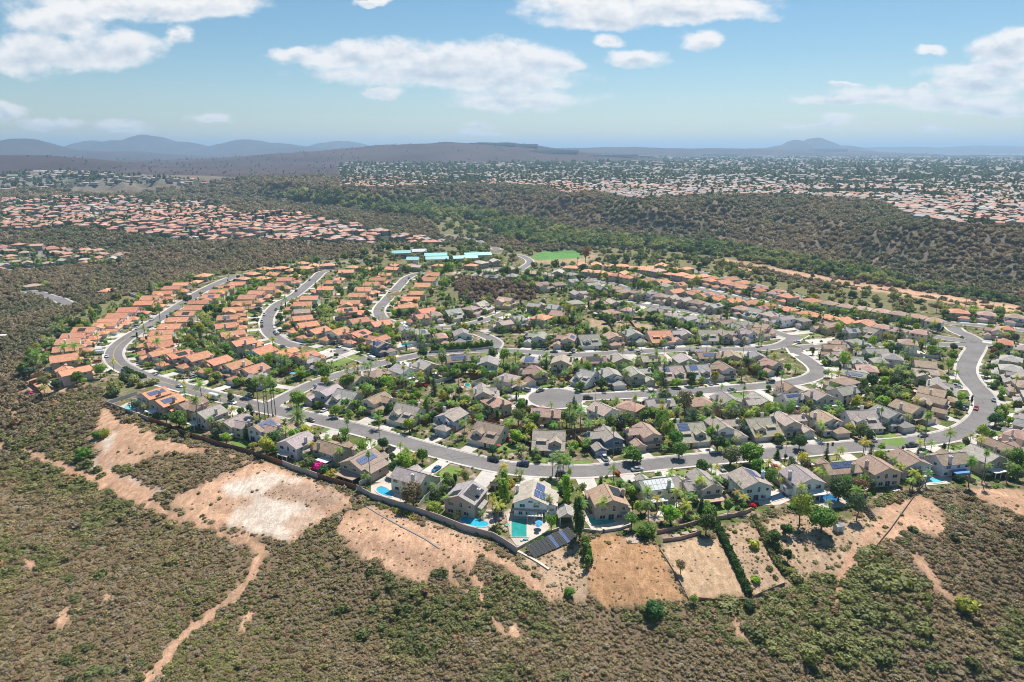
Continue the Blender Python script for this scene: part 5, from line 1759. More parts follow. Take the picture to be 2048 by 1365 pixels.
def wall_line(mb, line, ht, th, mi=0, z=None, base=-0.4, step=2.4, posts=0.0):
    """a wall or fence that follows the ground along a polyline"""
    for a, b in zip(line[:-1], line[1:]):
        a = np.array(a, float); b = np.array(b, float)
        L = np.linalg.norm(b - a)
        if L < 0.05:
            continue
        n = max(1, int(round(L / step)))
        t = (b - a) / L; q = np.array((-t[1], t[0])) * th / 2
        for k in range(n):
            p0 = a + t * L * k / n; p1 = a + t * L * (k + 1) / n
            z0 = float(H(*p0)[0]) if z is None else z; z1 = float(H(*p1)[0]) if z is None else z
            v = [(*(p0 - q), z0 + base), (*(p1 - q), z1 + base), (*(p1 + q), z1 + base), (*(p0 + q), z0 + base),
                 (*(p0 - q), z0 + ht), (*(p1 - q), z1 + ht), (*(p1 + q), z1 + ht), (*(p0 + q), z0 + ht)]
            bb = len(mb.v); mb.v += v
            for f in [(0, 1, 5, 4), (1, 2, 6, 5), (2, 3, 7, 6), (3, 0, 4, 7), (4, 5, 6, 7)]:
                mb.f.append(tuple(bb + i for i in f)); mb.m.append(mi)
            if posts:
                mb.box(p0[0] - posts, p0[1] - posts, z0 + base, p0[0] + posts, p0[1] + posts, z0 + ht + 0.08, mi)


def fence(line, ht, col, label, cat='fence', matn='fence', th=0.07, posts=0.07, group='garden fences between the lots', name='fence', z=None):
    mb = MB()
    c0 = line[0]
    wall_line(mb, line, ht, th, posts=posts, z=z)
    mb.v = [(x - c0[0], y - c0[1], zz) for x, y, zz in mb.v]
    me = mb.mesh(name, M[matn]); autouv(me)
    o = bpy.data.objects.new(name, me); link(o)
    o.location = (c0[0], c0[1], 0)
    o.color = (*col, 1)
    tag(o, label, cat, group)
    return o


build_lots()


# ------------------------------------------------------------------ foliage prototypes
def crown_mesh(name, R_, Hh, lobes, nleaf, ls, seed, mat_, zc=None, flat=1.0, core=True, squash=0.8):
    """uneven crown: leaf clusters on the surface and inside of many overlapping lobes"""
    rg = np.random.default_rng(seed)
    V = []; F = []
    L = []
    for i in range(lobes):
        a = rg.uniform(0, 2 * math.pi); rr = R_ * math.sqrt(rg.uniform(0, 1)) * 0.62
        z = rg.uniform(-0.5, 0.5) * Hh * 0.62
        k = 1 - 0.45 * abs(z) / (Hh * 0.5)
        L.append((rr * k * math.cos(a), rr * k * math.sin(a), z + (0 if zc is None else zc), R_ * rg.uniform(0.34, 0.55) * (0.75 + 0.25 * k)))
    L.append((0, 0, 0 if zc is None else zc, R_ * 0.6))
    tot = sum(l[3] ** 2 for l in L)
    vb = 0
    for (lx, ly, lz, lr) in L:
        n = int(nleaf * lr * lr / tot)
        d = rg.normal(size=(n, 3)); d /= np.linalg.norm(d, axis=1)[:, None]
        rad = lr * rg.uniform(0.72, 1.08, size=n) * (1 + 0.15 * np.sin(d[:, 0] * 7 + lx))
        c = np.array((lx, ly, lz)) + d * rad[:, None] * np.array((1, 1, squash * flat))
        t = rg.normal(size=(n, 3)); nn = d + rg.normal(size=(n, 3)) * 0.55
        nn /= np.linalg.norm(nn, axis=1)[:, None]
        t -= nn * np.sum(t * nn, 1)[:, None]; t /= np.linalg.norm(t, axis=1)[:, None] + 1e-9
        b = np.cross(nn, t)
        s = ls * rg.uniform(0.6, 1.35, size=n)[:, None]
        q = np.stack([c - t * s - b * s * .6, c + t * s * .8 - b * s * .7, c + t * s + b * s * .55, c - t * s * .7 + b * s * .8], 1).reshape(-1, 3)
        V.append(q); F.append(np.arange(n * 4).reshape(-1, 4) + vb); vb += n * 4
        if core:
            # dark solid heart of the lobe, so that light does not fall straight through
            m = 6
            th = np.linspace(0, 2 * math.pi, m, endpoint=False)
            rings = []
            for ph, fr in ((-1.1, .45), (-.35, .94), (.35, .94), (1.1, .45)):
                rings.append(np.stack([lx + lr * .74 * fr * np.cos(th + ph), ly + lr * .74 * fr * np.sin(th + ph), np.full(m, lz + lr * .74 * math.sin(ph) * squash * flat)], 1))
            q = np.concatenate(rings); V.append(q)
            ff = [[r * m + k, r * m + (k + 1) % m, (r + 1) * m + (k + 1) % m, (r + 1) * m + k] for r in range(3) for k in range(m)]
            ff += [[3 * m, 3 * m + 1, 3 * m + 2, 3 * m + 3], [3 * m + 3, 3 * m + 4, 3 * m + 5, 3 * m], ]
            F.append(np.array(ff) + vb); vb += len(q)
    return np_mesh(name, np.concatenate(V), np.concatenate(F), mat_)


def frond(rg, V, F, base, az, elev, L, droop, w, seg=6, leaflets=True):
    """arched palm frond: a rachis with drooping leaflets on both sides"""
    p = np.array(base, float)
    d = np.array((math.cos(az) * math.cos(elev), math.sin(az) * math.cos(elev), math.sin(elev)))
    side = np.array((-math.sin(az), math.cos(az), 0))
    pts = [p.copy()]
    for i in range(seg):
        p = p + d * L / seg
        d = d + np.array((0, 0, -droop / seg)); d /= np.linalg.norm(d)
        pts.append(p.copy())
    for i in range(seg):
        a, b = pts[i], pts[i + 1]
        k = math.sin(math.pi * (0.12 + 0.85 * (i + .5) / seg)) ** 0.7
        ww = w * k
        for sgn in (-1, 1):
            for q in range(2):
                t0 = q / 2 + rg.uniform(0, .08); t1 = t0 + 0.4
                a1 = a + (b - a) * t0; b1 = a + (b - a) * t1
                tip = (a1 + b1) / 2 + side * sgn * ww + np.array((0, 0, -ww * rg.uniform(.25, .7))) + (b - a) * .5
                tip2 = tip + (b - a) * .22
                n = len(V); V += [a1, b1, tip2, tip]; F.append((n, n + 1, n + 2, n + 3))


def palm_mesh(kind, seed):
    rg = np.random.default_rng(seed)
    V, F = [], []
    if kind == 'queen':
        n, L, dr, w = 17, 2.9, 1.5, 0.62
    elif kind == 'fan':
        n, L, dr, w = 34, 1.45, 0.9, 0.42
    elif kind == 'date':
        n, L, dr, w = 46, 3.3, 1.1, 0.5
    else:
        n, L, dr, w = 12, 2.1, 1.3, 0.55
    for i in range(n):
        az = i * 2.39996 + rg.uniform(-.25, .25)
        t = i / n
        el = 1.25 - 1.35 * t if kind != 'fan' else 1.35 - 2.1 * t
        if kind == 'date':
            el = 1.4 - 1.9 * t
        frond(rg, V, F, (0, 0, 0), az, el + rg.uniform(-.15, .15), L * rg.uniform(.85, 1.1), dr * rg.uniform(.8, 1.2), w, 5 if kind == 'fan' else 6)
    return np_mesh('fronds', np.array(V), np.array(F), M['palm'])


def trunk_mesh(name, h, r0, r1, m, bend=0.3, seed=1, limbs=0, nn=7, crown_r=2.5):
    rg = random.Random(seed)
    mb = MB()
    pts = [(bend * math.sin(i / 5 * 1.7) * (i / 5), bend * .5 * math.sin(i * 1.1) * (i / 5), h * i / 5) for i in range(6)]
    mb.tube(pts, [r0 + (r1 - r0) * (i / 5) ** .8 for i in range(6)], nn)
    top = Vector(pts[3])
    for i in range(limbs):
        a = 2 * math.pi * i / limbs + rg.uniform(-.3, .3)
        e = Vector((math.cos(a) * crown_r * .55, math.sin(a) * crown_r * .55, h + crown_r * rg.uniform(.1, .5)))
        mb.tube([top, (top + e) / 2 + Vector((0, 0, -.1 * crown_r)), e], [r1 * 1.0, r1 * .7, r1 * .3], 5)
    return mb.mesh(name, m, True)


TP = {}


def tree_protos():
    # kind: list of (trunk mesh, crown mesh, crown z at unit size, nominal crown radius, nominal height of the crown centre)
    TP['broad'] = []
    for s in range(7):
        cr = crown_mesh('crown', 3.0, 4.8, 10 + s, 1150, 0.25, 100 + s, M['leaf'])
        TP['broad'].append((trunk_mesh('trunk', 3.2, .24, .15, M['bark'], .2, s, 5), cr, 4.3))
    TP['dense'] = []
    for s in range(3):
        cr = crown_mesh('crown', 3.0, 3.4, 16, 2000, 0.17, 140 + s, M['leaf'], squash=.85)
        TP['dense'].append((trunk_mesh('trunk', 2.4, .24, .15, M['bark'], .1, s, 4), cr, 3.4))
    TP['airy'] = []
    for s in range(4):
        cr = crown_mesh('crown', 3.0, 5.6, 15, 950, 0.2, 180 + s, M['leaf'], core=False)
        TP['airy'].append((trunk_mesh('trunk', 4.0, .22, .12, M['bark'], .5, s, 6), cr, 4.9))
    TP['column'] = [(trunk_mesh('trunk', 1.5, .12, .1, M['bark'], 0, 3, 0), crown_mesh('crown', 0.95, 7.6, 16, 900, 0.16, 205, M['leaf'], squash=2.3), 4.2)]
    TP['conifer'] = []
    for s in range(3):
        rg = np.random.default_rng(300 + s); V, F = [], []
        hh = 10.0
        for lv in range(18):
            z = 1.2 + hh * lv / 18; r_ = 2.6 * (1 - lv / 18.5) ** .8 * rg.uniform(.8, 1.12)
            for k in range(int(7 + 6 * (1 - lv / 18))):
                a = rg.uniform(0, 2 * math.pi)
                frond(rg, V, F, (0, 0, z), a, rg.uniform(-.1, .3), r_ * rg.uniform(.75, 1.1), .5, .38, 3)
        TP['conifer'].append((trunk_mesh('trunk', 10.5, .24, .04, M['bark'], 0, 3, 0), np_mesh('crown', np.array(V), np.array(F), M['leaf']), 0.0))
    for k, h in (('queen', 7.0), ('fan', 12.0), ('date', 4.6), ('small', 3.4)):
        TP[k] = []
        for s in range(3):
            TP[k].append((trunk_mesh('trunk', h, .2 if k != 'date' else .42, .13 if k != 'date' else .34, M['palm_bark'], .35 if k != 'date' else .05, s, 0, 7), palm_mesh(k, 400 + s), h))
    TP['shrub'] = []
    for s in range(4):
        TP['shrub'].append((None, crown_mesh('crown', 1.0, 1.3, 7, 420, 0.12, 500 + s, M['leaf'], squash=.8), 0.55))


tree_protos()
GREENS = {'mid': (0.173, 0.282, 0.0619), 'dark': (0.0828, 0.152, 0.0558), 'bright': (0.304, 0.432, 0.0697), 'olive': (0.221, 0.235, 0.108), 'yellow': (0.469, 0.445, 0.0851), 'blue': (0.124, 0.183, 0.132), 'palm': (0.263, 0.366, 0.108), 'palmy': (0.469, 0.472, 0.124),
          'red': (0.414, 0.0655, 0.0464), 'magenta': (0.833, 0.0262, 0.403), 'rust': (0.331, 0.17, 0.093), 'crimson': (0.717, 0.0262, 0.0774)}
TREES = []
SIZE0 = {'broad': 3.0, 'dense': 3.0, 'airy': 3.0, 'column': 1.0, 'conifer': 2.6, 'queen': 2.9, 'fan': 1.5, 'date': 3.2, 'small': 2.0, 'shrub': 1.0}
NAMES = {'broad': ('broadleaf_tree', 'tree'), 'dense': ('round_tree', 'tree'), 'airy': ('open_crowned_tree', 'tree'), 'column': ('cypress_tree', 'tree'), 'conifer': ('conifer_tree', 'tree'), 'queen': ('queen_palm', 'palm tree'),
         'fan': ('fan_palm', 'palm tree'), 'date': ('date_palm', 'palm tree'), 'small': ('small_palm', 'palm tree'), 'shrub': ('garden_shrub', 'shrub')}
DESC = {'broad': '{c} leafy tree', 'dense': '{c} dense round tree', 'airy': '{c} airy tree', 'column': '{c} columnar cypress', 'conifer': '{c} pointed conifer', 'queen': 'feathery palm', 'fan': 'tall thin fan palm', 'date': 'thick-trunked date palm',
        'small': 'short garden palm', 'shrub': '{c} shrub'}
CN = {'mid': 'green', 'dark': 'dark green', 'bright': 'bright green', 'olive': 'olive green', 'yellow': 'yellow-green', 'blue': 'blue-green', 'palm': 'green', 'palmy': 'yellowish', 'red': 'red', 'magenta': 'magenta flowering', 'rust': 'rusty brown', 'crimson': 'crimson flowering'}
GRP = {'tree': 'garden trees among the houses', 'palm tree': 'palm trees among the houses', 'shrub': 'shrubs in the front gardens'}


def put_tree(kind, x, y, size, col, z=None, hs=None, label=None, name=None, cat=None, seed=0):
    """size = crown radius in metres; hs = height factor"""
    r = random.Random(int(x * 131 + y * 977) + seed)
    tm, cm, cz = TP[kind][r.randrange(len(TP[kind]))]
    if z is None:
        z = float(H(x, y)[0])
    s = size / SIZE0[kind]
    hs = hs or 1.0
    nm, ct = NAMES[kind]
    rz = r.uniform(0, 6.28)
    c = GREENS[col] if isinstance(col, str) else col
    c = tuple(v * r.uniform(.85, 1.18) for v in c)
    if tm is None:
        o = bpy.data.objects.new(name or nm, cm); link(o)
        o.location = (x, y, z + cz * s * hs); o.scale = (s, s, s * hs); o.rotation_euler = (0, 0, rz); o.color = (*c, 1)
    else:
        o = empty(name or nm, (x, y, z), rz)
        a = bpy.data.objects.new('trunk', tm); link(a, o); a.scale = (s if kind in ('broad', 'dense', 'airy', 'conifer') else min(s, 1.2), s if kind in ('broad', 'dense', 'airy', 'conifer') else min(s, 1.2), s * hs)
        b = bpy.data.objects.new('crown', cm); link(b, o)
        if kind in ('queen', 'fan', 'date', 'small'):
            b.location = (0.35 * math.sin(1.7) if kind != 'date' else 0.05, 0, cz * s * hs); b.scale = (s, s, s)
        else:
            b.location = (0, 0, cz * s * hs); b.scale = (s, s, s * (hs if kind in ('column', 'conifer') else min(1.15, max(.85, hs))))
        b.color = (*c, 1)
    tag(o, label, cat or ct, GRP[ct] if cat is None else None)
    TREES.append(dict(o=o, kind=kind, x=x, y=y, col=col, size=size, label=label))
    return o


def crown_at(kind, px, py, rad, hfac=1.0):
    """ground point for a crown centre seen at (px, py)"""
    s = rad / SIZE0[kind]
    cz = {'conifer': 5.5}.get(kind, TP[kind][0][2]) * s * hfac
    return GP(px, py, cz)


# ------------------------------------------------------------------ yards of the canyon edge row
def depth_at(py):
    dep = PITCH + math.degrees(math.atan((py - 682.5) / FPX))
    sl = CAM_H / math.sin(R(max(dep, 1.5)))
    return sl * math.cos(math.atan((py - 682.5) / FPX))


def blob(pts, it=2):
    """Chaikin-smoothed closed outline"""
    for _ in range(it):
        q = []
        n = len(pts)
        for i in range(n):
            a, b = pts[i], pts[(i + 1) % n]
            q.append((a[0] * .75 + b[0] * .25, a[1] * .75 + b[1] * .25)); q.append((a[0] * .25 + b[0] * .75, a[1] * .25 + b[1] * .75))
        pts = q
    return pts


def grow(pts, d):
    cx = sum(p[0] for p in pts) / len(pts); cy = sum(p[1] for p in pts) / len(pts)
    out = []
    n = len(pts)
    for i in range(n):
        a, b, c = pts[i - 1], pts[i], pts[(i + 1) % n]
        t = Vector((c[0] - a[0], c[1] - a[1])).normalized()
        nrm = Vector((t.y, -t.x))
        if nrm.dot(Vector((b[0] - cx, b[1] - cy))) < 0:
            nrm = -nrm
        out.append((b[0] + nrm.x * d, b[1] + nrm.y * d))
    return out


POOLS = [
    ('kidney', [(247, 816), (256, 811), (268, 812), (280, 815), (272, 819), (258, 822), (247, 820)], (0.16, 0.52, 0.56), 'light turquoise pool inside the left corner of the canyon wall', 1.2),
    ('kidney', [(752, 978), (762, 973), (772, 977), (780, 982), (791, 988), (783, 996), (769, 993), (754, 985)], (0.05, 0.36, 0.50), 'curved blue pool beside the big round tree and white fence', 1.2),
    ('kidney', [(921, 1038), (932, 1033), (951, 1033), (960, 1041), (975, 1046), (978, 1053), (960, 1056), (940, 1052), (923, 1046)], (0.035, 0.40, 0.55), 'freeform turquoise pool with round spa beside the lavender wall', 1.0),
    ('rect', [(1023, 1039), (1053, 1039), (1053, 1075), (1023, 1075)], (0.03, 0.30, 0.26), 'rectangular green pool in the white paved yard', 1.4),
    ('kidney', [(1012, 1049), (1018, 1049), (1018, 1053), (1012, 1053)], (0.06, 0.40, 0.42), 'small round spa between palms and the rectangular green pool', 0.4),
    ('kidney', [(1176, 1039), (1194, 1036), (1220, 1037), (1234, 1044), (1224, 1048), (1207, 1050), (1190, 1053), (1179, 1047)], (0.08, 0.42, 0.36), 'sea-green freeform pool with two palms at its edge', 1.2),
    ('rect', [(1532, 997), (1566, 985), (1583, 993), (1545, 1004)], (0.012, 0.035, 0.08), 'dark navy pool behind the house with blue gable', 1.0),
    ('rect', [(1626, 998), (1658, 989), (1682, 1001), (1652, 1011)], (0.02, 0.16, 0.36), 'deep blue pool beside the slatted white pergola', 0.9),
    ('kidney', [(1852, 961), (1862, 957), (1876, 958), (1890, 962), (1878, 966), (1863, 967)], (0.10, 0.55, 0.58), 'pale aqua pool between palms at the right canyon edge', 1.2),
    ('kidney', [(802, 688), (810, 685), (822, 687), (823, 693), (812, 695), (803, 693)], (0.05, 0.48, 0.62), 'small cyan pool beside the blue house and hedge', 0.8),
    ('kidney', [(929, 768), (938, 767), (941, 772), (936, 775), (930, 773)], (0.04, 0.26, 0.20), 'dark green pool left of the cul-de-sac head', 0.8),
    ('kidney', [(1044, 654), (1057, 654), (1058, 659), (1046, 661)], (0.14, 0.40, 0.36), 'small pale green pool below the middle knoll houses', 0.7),
    ('kidney', [(1322, 826), (1336, 824), (1340, 831), (1330, 836), (1323, 832)], (0.14, 0.42, 0.44), 'pale pool screened by palms and a white fence', 0.7),
    ('kidney', [(1534, 764), (1544, 763), (1545, 768), (1536, 769)], (0.06, 0.28, 0.22), 'little green pool in the bend of the cul-de-sac street', 0.5),
]


def build_pools():
    for kind, pts, col, lab, cop in POOLS:
        P2 = [P(a, b) for a, b in pts]
        if kind == 'kidney':
            P2 = blob(P2)
        cx = sum(p[0] for p in P2) / len(P2); cy = sum(p[1] for p in P2) / len(P2)
        loc = [(x - cx, y - cy) for x, y in P2]
        root = empty('swimming_pool', (cx, cy, 0), 0, lab, 'swimming pool', 'backyard swimming pools')
        w = MB(); w.face([(x, y, 0.14) for x, y in loc]); w.face([(x * .5, y * .5, 0.05) for x, y in loc])
        w.build('water', M['water'], root, color=col)
        outer = grow(loc, cop * .45)
        c = MB(); n = len(loc)
        for i in range(n):
            j = (i + 1) % n
            c.face([(*loc[i], 0.22), (*loc[j], 0.22), (*outer[j], 0.22), (*outer[i], 0.22)])
            c.face([(*outer[i], 0.22), (*outer[j], 0.22), (*outer[j], 0.0), (*outer[i], 0.0)])
            c.face([(*loc[i], 0.22), (*loc[j], 0.22), (*loc[j], 0.05), (*loc[i], 0.05)])
        c.build('coping', M['patio'], root)


build_pools()

DECKS = [[(232, 818), (260, 803), (292, 808), (285, 826), (250, 830)], [(742, 990), (742, 972), (775, 962), (830, 975), (815, 1005), (780, 1008)], [(905, 1030), (930, 1020), (985, 1020), (990, 1050), (975, 1062), (930, 1060), (912, 1045)],
         [(1012, 1028), (1105, 1026), (1108, 1050), (1088, 1066), (1060, 1092), (1033, 1092), (1020, 1075)], [(1165, 1035), (1185, 1028), (1240, 1022), (1268, 1030), (1262, 1048), (1230, 1062), (1185, 1062)],
         [(1502, 1000), (1545, 980), (1572, 975), (1600, 992), (1560, 1010), (1520, 1012)], [(1602, 990), (1660, 975), (1700, 1000), (1690, 1015), (1640, 1018)], [(1418, 960), (1462, 960), (1460, 985), (1425, 988)],
         [(1305, 1000), (1370, 1000), (1362, 1012), (1332, 1022), (1325, 1034), (1312, 1034), (1318, 1018)], [(1700, 945), (1745, 940), (1765, 955), (1740, 978), (1715, 985)], [(1830, 960), (1850, 950), (1905, 955), (1900, 968), (1850, 972)],
         [(670, 905), (700, 905), (715, 925), (680, 928)], [(700, 935), (760, 935), (790, 945), (775, 968), (720, 962)], [(785, 688), (798, 682), (830, 682), (834, 698), (800, 700)], [(1860, 900), (1905, 900), (1905, 915), (1870, 918)]]
LAWNS = [[(284, 830), (300, 822), (318, 826), (312, 838), (295, 840)], [(366, 862), (372, 848), (396, 846), (402, 858), (388, 868)], [(458, 885), (475, 877), (500, 885), (512, 892), (480, 896)], [(697, 965), (715, 960), (735, 962), (722, 970), (705, 972)],
         [(883, 1022), (900, 1010), (908, 1040), (895, 1045)], [(1078, 1062), (1108, 1036), (1120, 1036), (1118, 1055), (1088, 1068)], [(1322, 1032), (1345, 1015), (1382, 1008), (1384, 1022), (1352, 1038), (1330, 1040)], [(1316, 1020), (1334, 1014), (1330, 1022), (1316, 1028)],
         [(1422, 1020), (1440, 1008), (1490, 1005), (1486, 1014), (1432, 1032)], [(1902, 948), (1935, 950), (1960, 962), (1935, 968)], [(1872, 958), (1880, 948), (1905, 955), (1900, 960)], [(1935, 945), (1968, 946), (1965, 962), (1930, 962)],
         [(1140, 895), (1165, 880), (1185, 890), (1160, 902)], [(1135, 925), (1180, 920), (1185, 928), (1145, 932)], [(1232, 905), (1240, 890), (1262, 888), (1275, 905), (1255, 918)], [(1760, 885), (1772, 865), (1800, 872), (1818, 888), (1790, 895)], [(265, 714), (280, 707), (296, 712), (284, 722)],
         [(1000, 886), (1012, 888), (1040, 900), (1020, 905), (985, 900)], [(580, 812), (600, 804), (616, 812), (600, 822)], [(380, 758), (400, 748), (418, 746), (400, 762)], [(875, 668), (890, 660), (905, 662), (895, 670)], [(645, 860), (655, 855), (665, 862), (650, 868)]]
mb_ = MB()
for i, d in enumerate(DECKS):
    mb_.face([(*P(a, b), 0.075 + .004 * i) for a, b in d])
o_ = mb_.build('patio_paving', M['patio']); tag(o_, None, None, kind='structure')
mb_ = MB()
for i, d in enumerate(LAWNS):
    mb_.face([(*q, 0.066 + .0003 * i) for q in blob([P(a, b) for a, b in d], 1)])
o_ = mb_.build('lawn', M['lawn']); tag(o_, None, None, kind='structure')

LAV = (0.44, 0.37, 0.35)
WOOD = (0.30, 0.12, 0.065)
BLK = (0.50, 0.42, 0.34)
LINES = [
    ([(214, 811), (242, 822), (265, 831), (298, 843)], 2.1, LAV, 'lavender block wall below the leftmost canyon edge pool', 'block', .22, 'retaining wall'),
    ([(214, 811), (245, 800), (275, 790)], 1.9, (0.6, 0.58, 0.56), 'pale grey fence running up from the left wall corner', 'block', .12, 'fence'),
    ([(298, 843), (320, 850), (345, 859)], 1.9, WOOD, 'reddish board fence right of the leftmost lavender wall', 'fence', .08, 'fence'),
    ([(345, 860), (370, 871), (401, 880), (428, 889)], 1.9, (0.26, 0.13, 0.09), 'dark brown board fence under the trimmed round tree', 'fence', .08, 'fence'),
    ([(428, 889), (455, 896), (484, 903), (541, 922)], 1.8, (0.22, 0.12, 0.08), 'dark brown board fence above the shadowed scrub bank', 'fence', .08, 'fence'),
    ([(541, 922), (552, 926), (566, 931)], 1.8, WOOD, 'short reddish fence left of the lavender canyon wall', 'fence', .08, 'fence'),
    ([(566, 931), (586, 939), (610, 947), (637, 957)], 2.0, LAV, 'lavender block wall below the magenta bougainvillea', 'block', .22, 'retaining wall'),
    ([(637, 957), (668, 966), (690, 973), (712, 980)], 1.9, (0.24, 0.12, 0.08), 'dark brown fence below the house with tiled patio roof', 'fence', .08, 'fence'),
    ([(714, 981), (744, 998), (790, 1012), (832, 1026), (880, 1042), (928, 1062), (987, 1078), (1012, 1093), (1034, 1108)], 2.2, LAV, 'long lavender block wall round the canyon edge pools', 'block', .24, 'retaining wall'),
    ([(1034, 1100), (1060, 1086), (1090, 1070), (1118, 1060)], 0.9, (0.52, 0.48, 0.46), 'low grey wall below the rectangular green pool', 'block', .3, 'retaining wall'),
    ([(719, 973), (752, 953), (790, 933)], 1.9, (0.74, 0.73, 0.70), 'white vinyl fence left of the curved blue pool', 'fence', .08, 'fence'),
    ([(838, 1018), (850, 1002), (870, 985), (893, 962)], 1.9, (0.74, 0.73, 0.70), 'white vinyl fence between big round tree and solar house', 'fence', .08, 'fence'),
    ([(640, 950), (652, 940), (680, 925)], 1.8, (0.60, 0.55, 0.47), 'beige fence right of the magenta bougainvillea', 'fence', .08, 'fence'),
    ([(1168, 1062), (1200, 1066), (1240, 1060), (1262, 1052)], 0.9, (0.52, 0.47, 0.42), 'low stone wall below the sea-green pool', 'block', .4, 'retaining wall'),
    ([(1314, 1068), (1345, 1062), (1380, 1052), (1400, 1046)], 1.3, (0.40, 0.25, 0.20), 'upper reddish block wall of the terraced vegetable beds', 'block', .3, 'retaining wall'),
    ([(1326, 1084), (1360, 1080), (1402, 1068)], 1.2, (0.42, 0.27, 0.22), 'lower reddish block wall of the terraced vegetable beds', 'block', .3, 'retaining wall'),
    ([(1432, 1040), (1460, 1036), (1490, 1028), (1502, 1022)], 1.3, (0.44, 0.30, 0.24), 'reddish curved terrace wall right of the vegetable beds', 'block', .3, 'retaining wall'),
    ([(1320, 1100), (1340, 1130), (1360, 1165), (1378, 1200)], 0.5, (0.36, 0.26, 0.2), 'low kerb between the two dry grass plots', 'block', .3, 'retaining wall'),
    ([(1600, 1004), (1575, 984), (1548, 965), (1530, 950)], 1.9, BLK, 'tan block wall between navy pool and blue pool', 'block', .2, 'fence'),
    ([(1688, 962), (1665, 948), (1640, 938)], 1.8, BLK, 'tan block wall beside the dark trees and white terrace', 'block', .2, 'fence'),
    ([(1950, 968), (1905, 950), (1870, 930), (1860, 922)], 1.9, (0.46, 0.36, 0.28), 'brown block wall behind the pale aqua pool', 'block', .2, 'fence'),
    ([(1748, 1100), (1780, 1060), (1805, 1025), (1830, 990), (1845, 972)], 0.6, (0.28, 0.20, 0.16), 'dark low fence climbing the bare slope on the right', 'block', .15, 'fence'),
    ([(722, 772), (768, 782), (800, 792), (812, 796)], 1.9, (0.62, 0.61, 0.62), 'long white fence behind the lower street houses', 'fence', .08, 'fence'),
    ([(736, 802), (750, 790), (772, 782)], 1.9, (0.64, 0.63, 0.63), 'white fence between the first lower street gardens', 'fence', .08, 'fence'),
    ([(862, 828), (880, 816), (898, 808)], 1.9, (0.70, 0.69, 0.67), 'white fence left of the pale blue house', 'fence', .08, 'fence'),
    ([(902, 872), (920, 856), (948, 838), (962, 828)], 1.9, (0.42, 0.20, 0.10), 'orange-brown board fence right of the pale blue house', 'fence', .08, 'fence'),
    ([(1034, 880), (1050, 888), (1064, 894)], 1.7, (0.05, 0.045, 0.045), 'black fence panel left of the olive solar house', 'fence', .08, 'fence'),
    ([(1134, 894), (1162, 894)], 1.6, (0.05, 0.045, 0.045), 'black fence panel right of the olive solar house', 'fence', .08, 'fence'),
    ([(572, 766), (590, 760), (612, 750), (640, 738)], 2.0, (0.62, 0.6, 0.58), 'grey-white wall right of the tall fan palm cluster', 'block', .15, 'fence'),
    ([(780, 706), (812, 698), (845, 690)], 1.8, (0.66, 0.65, 0.64), 'white fence below the small cyan pool', 'fence', .08, 'fence'),
    ([(862, 706), (900, 704), (950, 701), (985, 697)], 1.2, (0.6, 0.58, 0.55), 'pale kerb wall under the long clipped hedge', 'block', .2, 'retaining wall'),
    ([(1207, 634), (1215, 645), (1226, 662)], 1.6, (0.13, 0.10, 0.09), 'leftmost dark fence across the bare plots', 'fence', .1, 'fence'),
    ([(1255, 639), (1264, 650), (1274, 664)], 1.6, (0.13, 0.10, 0.09), 'middle dark fence across the bare plots', 'fence', .1, 'fence'),
    ([(1304, 643), (1312, 654), (1320, 668)], 1.6, (0.13, 0.10, 0.09), 'rightmost dark fence across the bare plots', 'fence', .1, 'fence'),
    ([(1207, 634), (1255, 639), (1304, 643)], 1.6, (0.13, 0.10, 0.09), 'long dark fence above the bare plots', 'fence', .1, 'fence'),
    ([(1768, 760), (1780, 778), (1810, 790), (1845, 796)], 1.8, WOOD, 'curving red fence above the terraced bend garden', 'fence', .08, 'fence'),
    ([(1778, 797), (1790, 806), (1810, 810), (1835, 812)], 1.8, WOOD, 'curving red fence below the terraced bend garden', 'fence', .08, 'fence'),
    ([(220, 596), (232, 590), (262, 592), (285, 600)], 2.0, (0.62, 0.62, 0.64), 'curved white wall round the bare far-left lot', 'block', .2, 'retaining wall'),
    ([(82, 671), (88, 660), (100, 641)], 1.2, (0.42, 0.38, 0.34), 'grey fence climbing the dark slope on the far left', 'block', .12, 'fence'),
    ([(1396, 1201), (1450, 1206), (1490, 1204)], 1.0, (0.33, 0.15, 0.10), 'thin rusty wire fence below the dry grass plots', 'block', .05, 'fence'),
    ([(1505, 1198), (1540, 1182), (1570, 1170)], 0.9, (0.22, 0.17, 0.13), 'thin dark fence at the foot of the planted slope', 'block', .06, 'fence'),
    ([(700, 990), (720, 1006), (760, 1030), (800, 1052), (850, 1078), (880, 1098)], 0.15, (0.30, 0.27, 0.25), 'narrow concrete drain ditch below the lavender wall', 'block', .5, 'ditch'),
    ([(1036, 1104), (1060, 1116), (1080, 1128), (1098, 1140)], 0.35, (0.66, 0.57, 0.46), 'pale stone steps down from the wall corner', 'block', .8, 'steps'),
]


def build_lines():
    for ln, ht, col, lab, m, th, cat in LINES:
        w = [GP(a, b)[:2] for a, b in ln]
        nm = {'fence': 'fence', 'retaining wall': 'retaining_wall', 'ditch': 'drain_ditch', 'steps': 'stone_steps'}[cat]
        fence(w, ht, col, lab, cat, m, th, 0.09 if cat == 'fence' and m == 'fence' else 0.0, 'walls and fences at the canyon edge' if ln[0][1] > 790 else None, nm)


build_lines()


